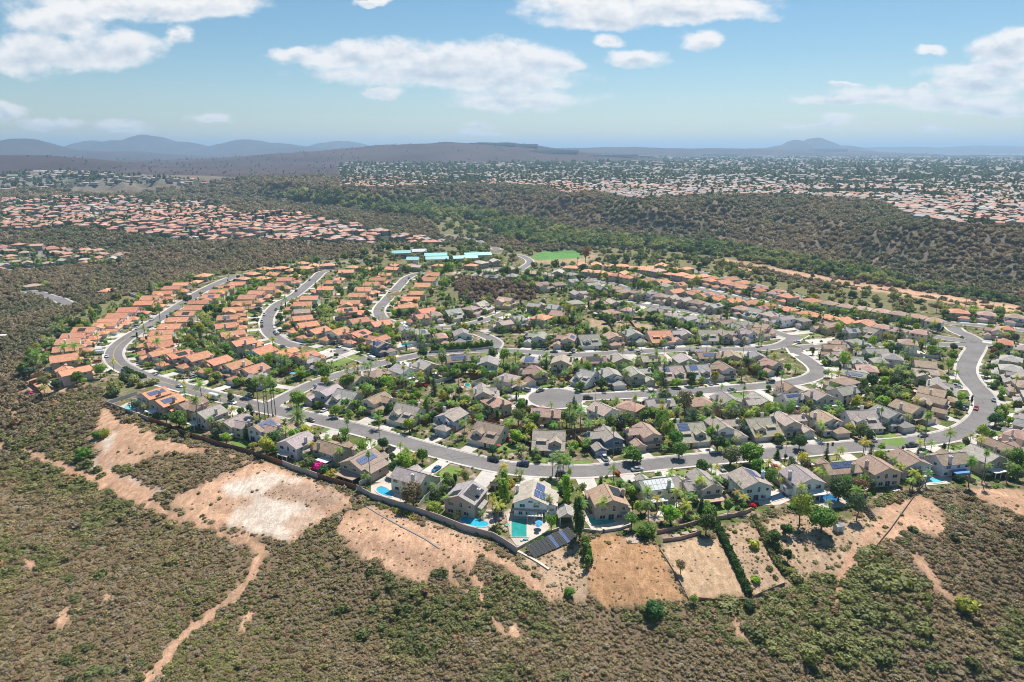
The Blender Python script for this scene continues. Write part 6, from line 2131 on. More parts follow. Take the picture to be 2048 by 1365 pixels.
# ------------------------------------------------------------------ cars
def loft(mb, secs, mi=0):
    """secs: list of (x, [(y,z)...]) closed sections"""
    b = len(mb.v); n = len(secs[0][1])
    for x, s in secs:
        mb.v += [(x, y, z) for y, z in s]
    for i in range(len(secs) - 1):
        for k in range(n):
            k2 = (k + 1) % n
            mb.f.append((b + i * n + k, b + i * n + k2, b + (i + 1) * n + k2, b + (i + 1) * n + k)); mb.m.append(mi)
    mb.f.append(tuple(b + k for k in reversed(range(n)))); mb.m.append(mi)
    e = b + (len(secs) - 1) * n
    mb.f.append(tuple(e + k for k in range(n))); mb.m.append(mi)


def car_proto(kind):
    root = empty('parked_car', (0, 0, 0))
    L, W_, Ht = {'sedan': (4.6, 1.8, 1.45), 'suv': (4.7, 1.9, 1.75), 'pickup': (5.5, 1.95, 1.8), 'van': (5.6, 2.0, 2.3), 'trailer': (6.2, 2.3, 2.9)}[kind]
    h = L / 2; w = W_ / 2

    def sec(x, z0, z1, ww, r=.12):
        return (x, [(-ww + r * .5, z0), (ww - r * .5, z0), (ww, z0 + r), (ww, z1 - r), (ww - r, z1), (-ww + r, z1), (-ww, z1 - r), (-ww, z0 + r)])
    mb = MB()
    if kind == 'sedan':
        loft(mb, [sec(-h, .42, .78, w * .86), sec(-h + .25, .3, .92, w * .97), sec(-h + .9, .26, .96, w), sec(h - 1.3, .26, .95, w), sec(h - .3, .3, .78, w * .96), sec(h, .4, .62, w * .84)])
        gl = [(-h + .75, .93, .95, .82), (-h + 1.45, .93, Ht - .03, .72), (h - 1.95, .93, Ht - .03, .72), (h - 1.15, .93, .95, .82)]
    elif kind == 'suv':
        loft(mb, [sec(-h, .5, .98, w * .9), sec(-h + .15, .36, 1.08, w * .98), sec(h - 1.2, .34, 1.06, w), sec(h - .25, .36, .95, w * .97), sec(h, .46, .8, w * .86)])
        gl = [(-h + .1, 1.03, 1.2, .88), (-h + .45, 1.03, Ht - .03, .78), (h - 1.85, 1.03, Ht - .03, .78), (h - 1.05, 1.03, 1.06, .86)]
    elif kind == 'pickup':
        loft(mb, [sec(-h, .55, 1.02, w * .94), sec(-h + 1.9, .45, 1.04, w), sec(h - 1.3, .42, 1.12, w), sec(h - .2, .45, 1.02, w * .96), sec(h, .5, .85, w * .88)])
        mb.box(-h + .12, -w + .14, 1.0, -h + 1.75, w - .14, 1.06, 1, True)
        gl = [(-h + 1.85, 1.08, 1.1, .86), (-h + 1.98, 1.08, Ht - .03, .78), (h - 2.0, 1.08, Ht - .03, .78), (h - 1.25, 1.08, 1.12, .86)]
    elif kind == 'van':
        loft(mb, [sec(-h, .45, 2.2, w * .94, .2), sec(-h + .2, .38, Ht, w, .25), sec(h - 1.5, .38, Ht, w, .25), sec(h - 1.0, .38, 1.5, w * .98, .2), sec(h - .1, .42, 1.1, w * .92, .2), sec(h, .5, .9, w * .85)])
        gl = [(h - 1.75, 1.45, 1.5, .99), (h - 1.6, 1.45, 2.05, .96), (h - 1.35, 1.45, 2.0, .96), (h - .88, 1.45, 1.5, .93)]
    else:
        loft(mb, [sec(-h, .6, 2.6, w, .3), sec(-h + .3, .5, Ht, w, .25), sec(h - .6, .5, Ht, w, .25), sec(h, .7, 2.3, w, .3)])
        gl = [(-h + 1.0, 1.5, 1.6, 1.012), (-h + 1.3, 1.5, 2.1, 1.012), (h - 1.6, 1.5, 2.1, 1.012), (h - 1.3, 1.5, 1.6, 1.012)]
    mb.build('body', [M['car'], M['rubber']], root, color=(0.6, 0.6, 0.6))
    g = MB()
    loft(g, [(x, [(-w * k, z0), (w * k, z0), (w * k * (.9 if kind != 'trailer' else 1), z1), (-w * k * (.9 if kind != 'trailer' else 1), z1)]) for x, z0, z1, k in gl])
    g.build('windows', M['glass'], root)
    if kind in ('sedan', 'suv', 'pickup'):
        rf = MB(); x0, x1 = gl[1][0] - .03, gl[2][0] + .03
        rf.prism([(x0, -w * .68), (x1, -w * .68), (x1, w * .68), (x0, w * .68)], Ht - .05, Ht + .01)
        rf.build('car_roof', M['car'], root, color=(0.6, 0.6, 0.6))
    wx = h - .85
    for sx in (-wx + (.15 if kind != 'trailer' else wx), wx) if kind != 'trailer' else (-.5, .5):
        for sy in (-1, 1):
            wm = MB(); n = 14; r = .33
            yy0, yy1 = sy * (w - .2), sy * (w + .015)
            wm.tube([(0, yy0, 0), (0, yy1, 0)], r, n)
            t = wm.build('wheel', M['rubber'], root); t.location = (sx, 0, r)
            rm = MB(); rm.tube([(0, yy1 - sy * .02, 0), (0, yy1 + sy * .01, 0)], r * .6, 10); rm.build('rim', M['alloy'], t)
    if kind != 'trailer':
        for sy in (-1, 1):
            q = MB(); q.box(h - .16, sy * w * .68 - .17, .62, h + .0, sy * w * .68 + .17, .76, bottom=True); q.build('headlight', M['lampglass'], root)
            q = MB(); q.box(-h - .015, sy * w * .72 - .14, .72, -h + .12, sy * w * .72 + .14, .9, bottom=True); q.build('tail_light', M['tail'], root)
    return root


CARC = {'white': (0.75, 0.75, 0.75), 'black': (0.012, 0.013, 0.016), 'silver': (0.42, 0.44, 0.45), 'grey': (0.16, 0.165, 0.17), 'dark blue': (0.02, 0.04, 0.10), 'blue': (0.05, 0.16, 0.36), 'red': (0.42, 0.035, 0.03), 'pale green': (0.3, 0.36, 0.34)}
CARS = [
    (216, 711, 'sedan', 'white'), (256, 742, 'suv', 'black'), (307, 727, 'sedan', 'white'), (380, 748, 'sedan', 'white'), (387, 750, 'suv', 'silver'), (499, 789, 'sedan', 'grey'), (470, 803, 'suv', 'white'), (425, 799, 'trailer', 'white'), (359, 772, 'sedan', 'white'),
    (742, 707, 'suv', 'white'), (741, 717, 'van', 'white'), (650, 815, 'sedan', 'white'), (621, 843, 'sedan', 'black'), (786, 891, 'suv', 'black'), (863, 878, 'sedan', 'black'), (896, 880, 'sedan', 'grey'), (887, 941, 'sedan', 'blue'),
    (983, 921, 'suv', 'black'), (1040, 928, 'suv', 'dark blue'), (1126, 952, 'suv', 'black'), (1091, 914, 'pickup', 'grey'), (1205, 911, 'pickup', 'white'), (1191, 902, 'sedan', 'blue'),
    (1082, 782, 'sedan', 'grey'), (1045, 780, 'suv', 'silver'), (1042, 810, 'sedan', 'black'), (1179, 798, 'suv', 'black'), (1144, 810, 'sedan', 'black'),
    (1422, 769, 'sedan', 'silver'), (1462, 776, 'sedan', 'pale green'), (1534, 763, 'suv', 'grey'), (1568, 766, 'sedan', 'grey'), (1527, 937, 'sedan', 'red'), (1281, 942, 'sedan', 'silver'), (1448, 934, 'sedan', 'grey'),
    (1821, 857, 'suv', 'black'), (1745, 884, 'sedan', 'white'), (1823, 893, 'pickup', 'dark blue'), (1754, 872, 'sedan', 'white'), (1764, 911, 'suv', 'black'), (1845, 869, 'sedan', 'grey'),
    (1932, 775, 'sedan', 'white'), (1916, 775, 'suv', 'silver'), (1924, 795, 'pickup', 'black'), (1913, 813, 'suv', 'grey'), (1921, 818, 'sedan', 'silver'), (1949, 817, 'sedan', 'red'), (1986, 800, 'sedan', 'silver'), (1985, 773, 'sedan', 'pale green'), (1975, 745, 'sedan', 'white'),
    (197, 722, 'suv', 'red'), (189, 702, 'van', 'white'), (203, 705, 'van', 'white'), (262, 653, 'suv', 'silver'), (275, 656, 'sedan', 'white'), (307, 640, 'suv', 'white'), (354, 623, 'suv', 'black'), (271, 698, 'pickup', 'black'), (276, 679, 'sedan', 'grey'),
    (517, 623, 'trailer', 'white'), (511, 630, 'sedan', 'black'), (510, 639, 'sedan', 'black'), (531, 628, 'suv', 'white'), (526, 643, 'suv', 'silver'), (523, 652, 'sedan', 'black'), (553, 668, 'suv', 'white'), (549, 664, 'sedan', 'grey'), (555, 619, 'sedan', 'grey'), (561, 646, 'suv', 'silver'),
    (673, 692, 'sedan', 'silver'), (591, 582, 'sedan', 'black'), (783, 584, 'sedan', 'white'), (768, 616, 'sedan', 'white'), (771, 620, 'suv', 'grey'), (813, 557, 'sedan', 'grey'), (807, 563, 'sedan', 'white'), (616, 560, 'sedan', 'grey'), (564, 693, 'sedan', 'grey'),
    (915, 648, 'sedan', 'silver'), (963, 640, 'suv', 'black'), (985, 689, 'sedan', 'white'), (989, 684, 'sedan', 'white'), (1033, 628, 'suv', 'black'), (1140, 698, 'suv', 'black'), (1147, 702, 'pickup', 'silver'), (1105, 705, 'sedan', 'grey'), (1090, 697, 'pickup', 'white'),
    (1235, 697, 'sedan', 'red'), (1272, 704, 'sedan', 'silver'), (1343, 697, 'suv', 'grey'), (1485, 693, 'suv', 'black'), (1595, 684, 'sedan', 'white'), (1741, 687, 'suv', 'white'), (1520, 645, 'sedan', 'blue'), (1877, 711, 'suv', 'black'), (1985, 695, 'sedan', 'grey'),
    (130, 541, 'sedan', 'white'), (178, 525, 'sedan', 'white'), (140, 530, 'suv', 'white'),
]


def ref_of(x, y, maxd=60):
    best = None
    for h in HOUSES:
        d = (h['x'] - x) ** 2 + (h['y'] - y) ** 2
        if best is None or d < best[0]:
            best = (d, h)
    return best[1], math.sqrt(best[0])


def build_cars():
    protos = {}
    pts = []
    for (px, py, kind, col) in CARS:
        if kind not in protos:
            protos[kind] = car_proto(kind)
        x, y, z = GP(px, py, 0.7)
        nr = nearest_road(x, y)
        gap = nr[0] - nr[3]
        bulb = math.hypot(x - CUL_C[0], y - CUL_C[1]) < CUL_R + 2
        best = None
        for (h, gx, gy, L) in DRIVES:
            c, s = math.cos(-h['yaw']), math.sin(-h['yaw'])
            dx, dy = x - h['x'], y - h['y']
            lx, ly = dx * c - dy * s, dx * s + dy * c
            d = abs(lx - gx) + max(0, gy + 2.6 - ly, ly - gy - L)
            if best is None or d < best[0]:
                best = (d, h, gx, gy, L, lx, ly)
        zz = 0.10
        if gap < 0.6 and not bulb:
            side = 1 if (np.array((x, y)) - nr[1]) @ np.array((-nr[2][1], nr[2][0])) > 0 else -1
            if gap > -3.4:
                off = nr[3] - 1.15
                p = nr[1] + np.array((-nr[2][1], nr[2][0])) * side * off
                x, y = float(p[0]), float(p[1])
            rz = math.atan2(nr[2][1], nr[2][0]) + (0 if side < 0 else math.pi)
            where = 'street by'
        elif bulb:
            v = np.array((x - CUL_C[0], y - CUL_C[1])); v /= np.linalg.norm(v)
            x, y = CUL_C[0] + v[0] * (CUL_R - 1.4), CUL_C[1] + v[1] * (CUL_R - 1.4)
            rz = math.atan2(v[0], -v[1])
            where = 'street by'
        elif best and best[0] < 7:
            _, h, gx, gy, L, lx, ly = best
            lx = gx + max(-1.5, min(1.5, lx - gx)); ly = min(max(ly, gy + 2.9), gy + max(3.0, L - 4.5))
            x, y = loc2w(h, lx, ly)
            rz = h['yaw'] + math.pi / 2 + (math.pi if random.random() < .6 else 0)
            zz = 0.06
            where = 'drive of'
        else:
            v = nr[1] - np.array((x, y)); rz = math.atan2(v[1], v[0])
            zz = 0.05
            where = 'paving beside'
        for q in pts:
            if math.hypot(q[0] - x, q[1] - y) < 2.5 and abs(math.sin(q[2] - rz)) < .5:
                x += 2.6 * -math.sin(rz); y += 2.6 * math.cos(rz)
            elif math.hypot(q[0] - x, q[1] - y) < 4.2:
                v = np.array((x - q[0], y - q[1])); v = v / (np.linalg.norm(v) + 1e-6); x += v[0] * 2.2; y += v[1] * 2.2
        pts.append((x, y, rz))
        o = copy_tree(protos[kind], None, {'body': CARC[col], 'car_roof': CARC[col]})
        gz = float(H(x, y)[0])
        o.location = (x, y, gz + zz + (0.25 if abs(gz) > .05 else 0)); o.rotation_euler = (0, 0, rz)
        h, d = ref_of(x, y)
        nmk = {'sedan': 'car', 'suv': 'SUV', 'pickup': 'pickup', 'van': 'van', 'trailer': 'camper trailer'}[kind]
        o.name = {'sedan': 'parked_car', 'suv': 'parked_car', 'pickup': 'parked_pickup', 'van': 'parked_van', 'trailer': 'camper_trailer'}[kind]
        tag(o, f"{col} {nmk} {'in the street near' if where.startswith('street') else 'on the drive of' if where.startswith('drive') else 'parked beside'} the {h['ref']}", {'sedan': 'car', 'suv': 'car', 'pickup': 'pickup truck', 'van': 'van', 'trailer': 'trailer'}[kind], 'vehicles parked along the streets')
    for p in protos.values():
        for c in list(p.children_recursive):
            bpy.data.objects.remove(c)
        bpy.data.objects.remove(p)


build_cars()


# ------------------------------------------------------------------ street lamps and yard things
def build_misc():
    for (px, py, lab) in [(1571, 921, 'street lamp beside the dark conifer on the lower main street'), (1018, 936, 'street lamp by the lower main street opposite parked cars'), (507, 820, 'street lamp at the left street corner'), (1186, 797, 'street lamp beside the cul-de-sac street'),
                          (1557, 776, 'street lamp in the bend of the cul-de-sac street'), (698, 697, 'street lamp near the white van stub street'), (278, 716, 'street lamp at the inner side of left curve'), (1965, 762, 'street lamp on the right bend'), (762, 886, 'street lamp below the pale blue house'), (1748, 906, 'street lamp right of the tan solar house')]:
        x, y, z = GP(px, py)
        nr = nearest_road(x, y)
        n = (np.array((x, y)) - nr[1]); n /= np.linalg.norm(n) + 1e-9
        p = nr[1] + n * (nr[3] + 1.4)
        o = empty('street_lamp', (p[0], p[1], 0.15), math.atan2(-n[1], -n[0]), lab, 'street lamp', 'street lamps')
        m = MB(); m.tube([(0, 0, 0), (0, 0, 7.2)], [.12, .07], 8); m.build('pole', M['metal'], o)
        m = MB(); m.tube([(0, 0, 7.1), (.8, 0, 7.6), (1.9, 0, 7.75)], .045, 6); m.build('arm', M['metal'], o)
        m = MB(); m.box(1.7, -.14, 7.68, 2.4, .14, 7.84, bottom=True); a = m.build('lamp_head', M['metal'], o)
        m = MB(); m.box(1.8, -.1, 7.64, 2.3, .1, 7.68, bottom=True); m.build('lens', M['lampglass'], a)
    # freestanding solar thermal racks on the slopes
    for pts, nx, lab, zf in [([(1060, 1111), (1118, 1078), (1156, 1071), (1152, 1088), (1072, 1119)], 12, 'long row of ground panels on the slope under the green pool', 0),
                             ([(1728, 1010), (1752, 1036)], 8, 'narrow strip of ground panels beside the dark trees', 1)]:
        if zf == 0:
            a = GP(1068, 1119); b = GP(1155, 1080)
            width = 4.3
        else:
            a = GP(1732, 1012); b = GP(1754, 1038)
            width = 2.2
        A = Vector(a); B = Vector(b); d = (B - A); L = d.length; d.normalize()
        up = Vector((-d.y, d.x, 0)).normalized()
        if up.y < 0:
            up = -up
        o = empty('ground_solar_array', A, 0, lab, 'solar panels', 'ground-mounted solar arrays')
        for i in range(nx):
            m = MB()
            p0 = d * (L * i / nx + .06); p1 = d * (L * (i + 1) / nx - .06)
            lo, hi = Vector((0, 0, .5)), up * width + Vector((0, 0, 2.4))
            slab(m, [p0 + lo, p1 + lo, p1 + hi, p0 + hi], .08)
            me = m.mesh('solar_panel', [M['solar_black'] if (i % 3 or i < 4) else M['solar_blue'], M['metal']]); autouv(me)
            q = bpy.data.objects.new('solar_panel', me); link(q, o)
        m = MB()
        for i in range(5):
            p = d * (L * i / 4)
            m.box(p.x - .05, p.y - .05, p.z - 1, p.x + .05, p.y + .05, p.z + .5)
            p = p + up * width
            m.box(p.x - .05, p.y - .05, p.z - 3, p.x + .05, p.y + .05, p.z + 2.35)
        m.build('frame', M['metal'], o)
    # gazebo with shingled gable roof beside the green pool
    x, y, z = GP(1131, 1040, 0)
    o = empty('pool_pavilion', (x, y, 0), R(4), 'small gabled pavilion right of the rectangular green pool', 'pavilion')
    w = MB(); rf = MB()
    for sx in (-1, 1):
        for sy in (-1, 1):
            w.box(sx * 2.1 - .15, sy * 2.6 - .15, 0, sx * 2.1 + .15, sy * 2.6 + .15, 2.7)
    w.box(-2.25, 1.2, 0, 2.25, 2.75, 2.6)
    gable(rf, w, -2.25, 2.25, -2.75, 2.75, 2.7, 1.3)
    ob = w.build('posts', M['trim'], o, color=(0.7, 0.68, 0.65))
    me = rf.mesh('roof', [M['roof'], M['trimw']]); autouv(me)
    q = bpy.data.objects.new('roof', me); link(q, o); q.color = (*RC['grey'], 1)
    # free-standing canopies and umbrellas
    for (px, py, sx, sy, col, lab) in [(575, 897, 3.4, 3.4, (0.42, 0.45, 0.46), 'grey square gazebo behind the lilac house'), (411, 842, 4.2, 3.4, (0.72, 0.71, 0.69), 'white flat canopy beside the tall fan palm'), (735, 784, 2.6, 2.6, (0.78, 0.78, 0.76), 'white sail canopy on the lawn behind the tan wall'),
                                      (1200, 839, 3.6, 3.0, (0.78, 0.77, 0.74), 'white canopy behind the white gabled house'), (1216, 850, 4.4, 3.6, (0.76, 0.75, 0.73), 'white flat canopy above the slate blue house'), (1489, 822, 3.8, 3.8, (0.7, 0.66, 0.6), 'cream round-cornered canopy below the upper row'),
                                      (1786, 940, 3.0, 2.6, (0.6, 0.66, 0.66), 'pale square canopy between the palms'), (118, 743, 3.2, 2.6, (0.66, 0.68, 0.7), 'white shade canopy behind the leftmost orange house'), (6, 684, 5, 3, (0.74, 0.74, 0.74), 'white canopy at the left picture edge'), (1742, 740, 3.6, 3.6, (0.75, 0.7, 0.64), 'cream canopy in the right bend gardens')]:
        x, y, z = GP(px, py, 2.5)
        o = empty('canopy', (x, y, max(z, 0) if abs(z) > .1 else 0), R(random.uniform(-25, 25)), lab, 'canopy', 'garden canopies')
        m = MB(); hx, hy = sx / 2, sy / 2
        for a, b in (((-hx, -hy), (hx, -hy)), ((hx, -hy), (hx, hy)), ((hx, hy), (-hx, hy)), ((-hx, hy), (-hx, -hy))):
            m.face([(*a, 2.3), (*b, 2.3), (b[0] * .12, b[1] * .12, 2.85), (a[0] * .12, a[1] * .12, 2.85)]); m.face([(*a, 2.12), (*b, 2.12), (*b, 2.3), (*a, 2.3)])
        m.face([(-hx * .12, -hy * .12, 2.85), (hx * .12, -hy * .12, 2.85), (hx * .12, hy * .12, 2.85), (-hx * .12, hy * .12, 2.85)])
        m.build('canopy_top', M['cloth'], o, color=col)
        m = MB()
        for qx in (-1, 1):
            for qy in (-1, 1):
                m.box(qx * hx * .94 - .05, qy * hy * .94 - .05, 0, qx * hx * .94 + .05, qy * hy * .94 + .05, 2.2)
        m.build('posts', M['metal'], o)
    for (px, py, r_, col, lab) in [(1251, 1028, 1.9, (0.40, 0.33, 0.28), 'thatch-brown parasol beside the sea-green pool'), (1078, 1044, 1.3, (0.10, 0.42, 0.62), 'blue parasol beside the rectangular green pool'), (1226, 836, 1.6, (0.66, 0.22, 0.28), 'pink-red parasol behind the salmon hip house'), (1076, 1050, .9, (0.12, 0.36, 0.6), 'small blue parasol nearest the green pool'),
                                   (586, 746, 1.7, (0.15, 0.4, 0.66), 'blue parasol behind the fan palm cluster'), (921, 774, 2.0, (0.62, 0.36, 0.36), 'pink parasol left of the cul-de-sac'), (1856, 940, 1.4, (0.1, 0.5, 0.5), 'teal parasol at the right canyon edge'), (1417, 932, 1.4, (0.03, 0.06, 0.3), 'navy parasol in a front garden'), (998, 890, 0.9, (.6, .1, .15), 'small red parasol in the front garden')]:
        x, y, z = GP(px, py, 2.3)
        o = empty('parasol', (x, y, 0), 0, lab, 'parasol', 'garden parasols')
        m = MB(); n = 8
        for i in range(n):
            a0, a1 = 2 * math.pi * i / n, 2 * math.pi * (i + 1) / n
            m.face([(r_ * math.cos(a0), r_ * math.sin(a0), 2.05), (r_ * math.cos(a1), r_ * math.sin(a1), 2.05), (0, 0, 2.6)])
        m.build('parasol_top', M['cloth'], o, color=col)
        m = MB(); m.tube([(0, 0, 0), (0, 0, 2.5)], .04, 6); m.build('pole', M['metal'], o)
    # sun loungers, trampoline, sheds, bins
    for (px, py, rz, col, lab) in [(1462, 1010, -50, (0.1, 0.12, 0.35), 'navy sun lounger on the small lawn, left of the pair'), (1468, 1008, -50, (0.1, 0.12, 0.35), 'navy sun lounger on the small lawn, right of the pair'), (1047, 1082, 20, (0.35, 0.62, 0.6), 'mint sun lounger left of the pair below the green pool'), (1052, 1081, 20, (0.35, 0.62, 0.6), 'mint sun lounger right of the pair below the green pool'),
                                   (1788, 984, -40, (.7, .7, .68), 'white sun lounger, left of the pair near terraces'), (1793, 982, -40, (.7, .7, .68), 'white sun lounger, right of the pair near terraces'), (1064, 1046, 60, (.45, .42, .5), 'lilac sun lounger left of the blue parasol')]:
        x, y, z = GP(px, py)
        o = empty('sun_lounger', (x, y, max(0, z)), R(rz), lab, 'sun lounger', 'sun loungers by the pools')
        m = MB(); m.box(-.95, -.33, .3, .35, .33, .42, bottom=True); m.extr([(.35, .3), (1.0, .75), (.95, .85), (.3, .42)], -.33, .33); m.build('cushion', M['cloth'], o, color=col)
        m = MB()
        for qx in (-.85, .6):
            for qy in (-.28, .28):
                m.box(qx - .03, qy - .03, 0, qx + .03, qy + .03, .32)
        m.build('frame', M['metal'], o)
    for (px, py, w_, d_, rz, wc, lab) in [(1676, 1061, 2.4, 2.0, 15, (0.55, 0.6, 0.62), 'small pale shed under the big dark round tree'), (765, 936, 6.0, 2.6, 30, (0.66, 0.64, 0.6), 'long white shed beside the tan solar house wall'), (1236, 848, 2.6, 2.2, 10, (0.22, 0.28, 0.34), 'blue-grey garden shed near the pink parasol'), (990, 978, 3.0, 2.4, 0, (0.12, 0.07, 0.06), 'dark brown shed beside the tall hedge')]:
        x, y, z = GP(px, py)
        o = empty('garden_shed', (x, y, z if z < -.2 else 0), R(rz), lab, 'shed', 'garden sheds')
        wl, rf = MB(), MB()
        wl.box(-w_ / 2, -d_ / 2, -.5, w_ / 2, d_ / 2, 1.9); gable(rf, wl, -w_ / 2, w_ / 2, -d_ / 2, d_ / 2, 1.9, .6, 'x', .2)
        wl.build('walls', M['stucco'], o, color=wc)
        me = rf.mesh('roof', [M['roof'], M['trimw']]); autouv(me); q = bpy.data.objects.new('roof', me); link(q, o); q.color = (.55, .55, .53, 1) if w_ != 3.0 else (.1, .08, .08, 1)
        m = MB(); m.box(-.4, -d_ / 2 - .05, 0, .4, -d_ / 2 + .02, 1.75); m.build('door', M['trim'], o, color=(.4, .38, .35))
    # slide into the deep blue pool
    x, y, z = GP(1676, 985)
    o = empty('pool_slide', (x, y, 0), 0, 'curved metal pool slide rail beside the deep blue pool', 'pool slide')
    m = MB(); m.tube([(0, 0, 0), (-.3, 1.2, 2.0), (-1.5, 1.0, 2.2), (-2.4, 0, 1.8), (-2.0, -1.5, 1.2), (-1.0, -2.2, .6)], .18, 6); m.build('chute', M['lampglass'], o)
    m = MB(); m.tube([(-1.5, 1.0, 0), (-1.5, 1.0, 2.1)], .06, 6); m.tube([(-2.0, -1.4, 0), (-2.0, -1.4, 1.1)], .06, 6); m.build('support', M['metal'], o)
    # footbridge stairs over the dry grass slope, with round landing
    x, y, z = GP(1250, 1056); x2, y2, z2 = GP(1262, 1074)
    o = empty('garden_stairs', (x, y, 0), math.atan2(-(x2 - x), -(y2 - y)) * -1 + math.pi, 'wooden stairs down to a round brick landing on the dry slope', 'stairs')
    L = math.hypot(x2 - x, y2 - y)
    m = MB(); n = 12
    for i in range(n):
        zz = (z2 - 0) * i / n
        m.box(-.9, L * i / n, zz - .25, .9, L * (i + 1) / n, zz, bottom=True)
    m.build('treads', M['rock'], o)
    for s in (-1, 1):
        m = MB(); m.tube([(s * .95, 0, .9), (s * .95, L, z2 + .9)], .05, 5)
        for i in range(5):
            m.box(s * .95 - .04, L * i / 4 - .04, z2 * i / 4 - .3, s * .95 + .04, L * i / 4 + .04, z2 * i / 4 + .9)
        m.build('handrail', M['rubber'], o)
    m = MB(); m.tube([(0, L + 1.6, z2 - 2.6), (0, L + 1.6, z2 + .05)], 2.1, 18); m.build('landing', M['block'], o, color=(.46, .36, .3))
    # raised vegetable beds
    for i, (px, py) in enumerate([(1352, 1073), (1370, 1068), (1386, 1062)]):
        x, y, z = GP(px, py)
        o = empty('raised_bed', (x, y, z), R(12), f"{['left', 'middle', 'right'][i]} raised vegetable bed on the walled terrace", 'planter', 'raised vegetable beds')
        m = MB(); m.box(-1.3, -.7, -.6, 1.3, .7, .35); m.build('box', M['bark'], o)
        m = MB(); m.box(-1.18, -.58, .3, 1.18, .58, .38); m.build('soil', M['rock'], o)
    x, y, z = GP(1335, 1066)
    # boulders in the yards, and bins at the kerb
    for i, (px, py, s) in enumerate([(1000, 1040, .9), (1006, 1036, .7), (1004, 1056, .8), (1010, 1062, .9), (1002, 1048, .6), (982, 1028, .8), (988, 1026, .5), (975, 1025, .6)]):
        x, y = P(px, py)
        rg = np.random.default_rng(i)
        m = MB(); n = 9
        for r_, z_ in ((0.7, 0), (1, .35), (.75, .75), (.25, .95)):
            m.v += [(s * r_ * (1 + rg.uniform(-.2, .2)) * math.cos(2 * math.pi * k / n), s * r_ * (1 + rg.uniform(-.2, .2)) * math.sin(2 * math.pi * k / n), s * z_) for k in range(n)]
        for a in range(3):
            for k in range(n):
                m.f.append((a * n + k, a * n + (k + 1) % n, (a + 1) * n + (k + 1) % n, (a + 1) * n + k)); m.m.append(0)
        m.f.append(tuple(3 * n + k for k in range(n))); m.m.append(0)
        o = m.build('boulder', M['rock'], smooth=False); o.location = (x, y, .05)
        tag(o, 'tan boulder in the rock garden beside the palm-shaded spa and pools', 'boulder', 'boulders in the pool gardens')
    for (px, py, col, lab) in [(1655, 892, (.14, .09, .07), 'brown wheeled bin, left of the pair at the kerb'), (1665, 891, (.12, .08, .06), 'brown wheeled bin, right of the pair at the kerb')]:
        x, y = P(px, py)
        m = MB(); m.extr([(-.3, 0), (.3, 0), (.38, 1.0), (-.38, 1.0)], -.3, .3); m.box(-.42, -.34, 1.0, .42, .34, 1.08, bottom=True)
        o = m.build('wheeled_bin', M['trim'], color=col); o.location = (x, y, .18); tag(o, lab, 'bin', 'wheeled bins at the kerb')


build_misc()

HXY = np.array([(h['x'], h['y']) for h in ALLH])
build_terrain()


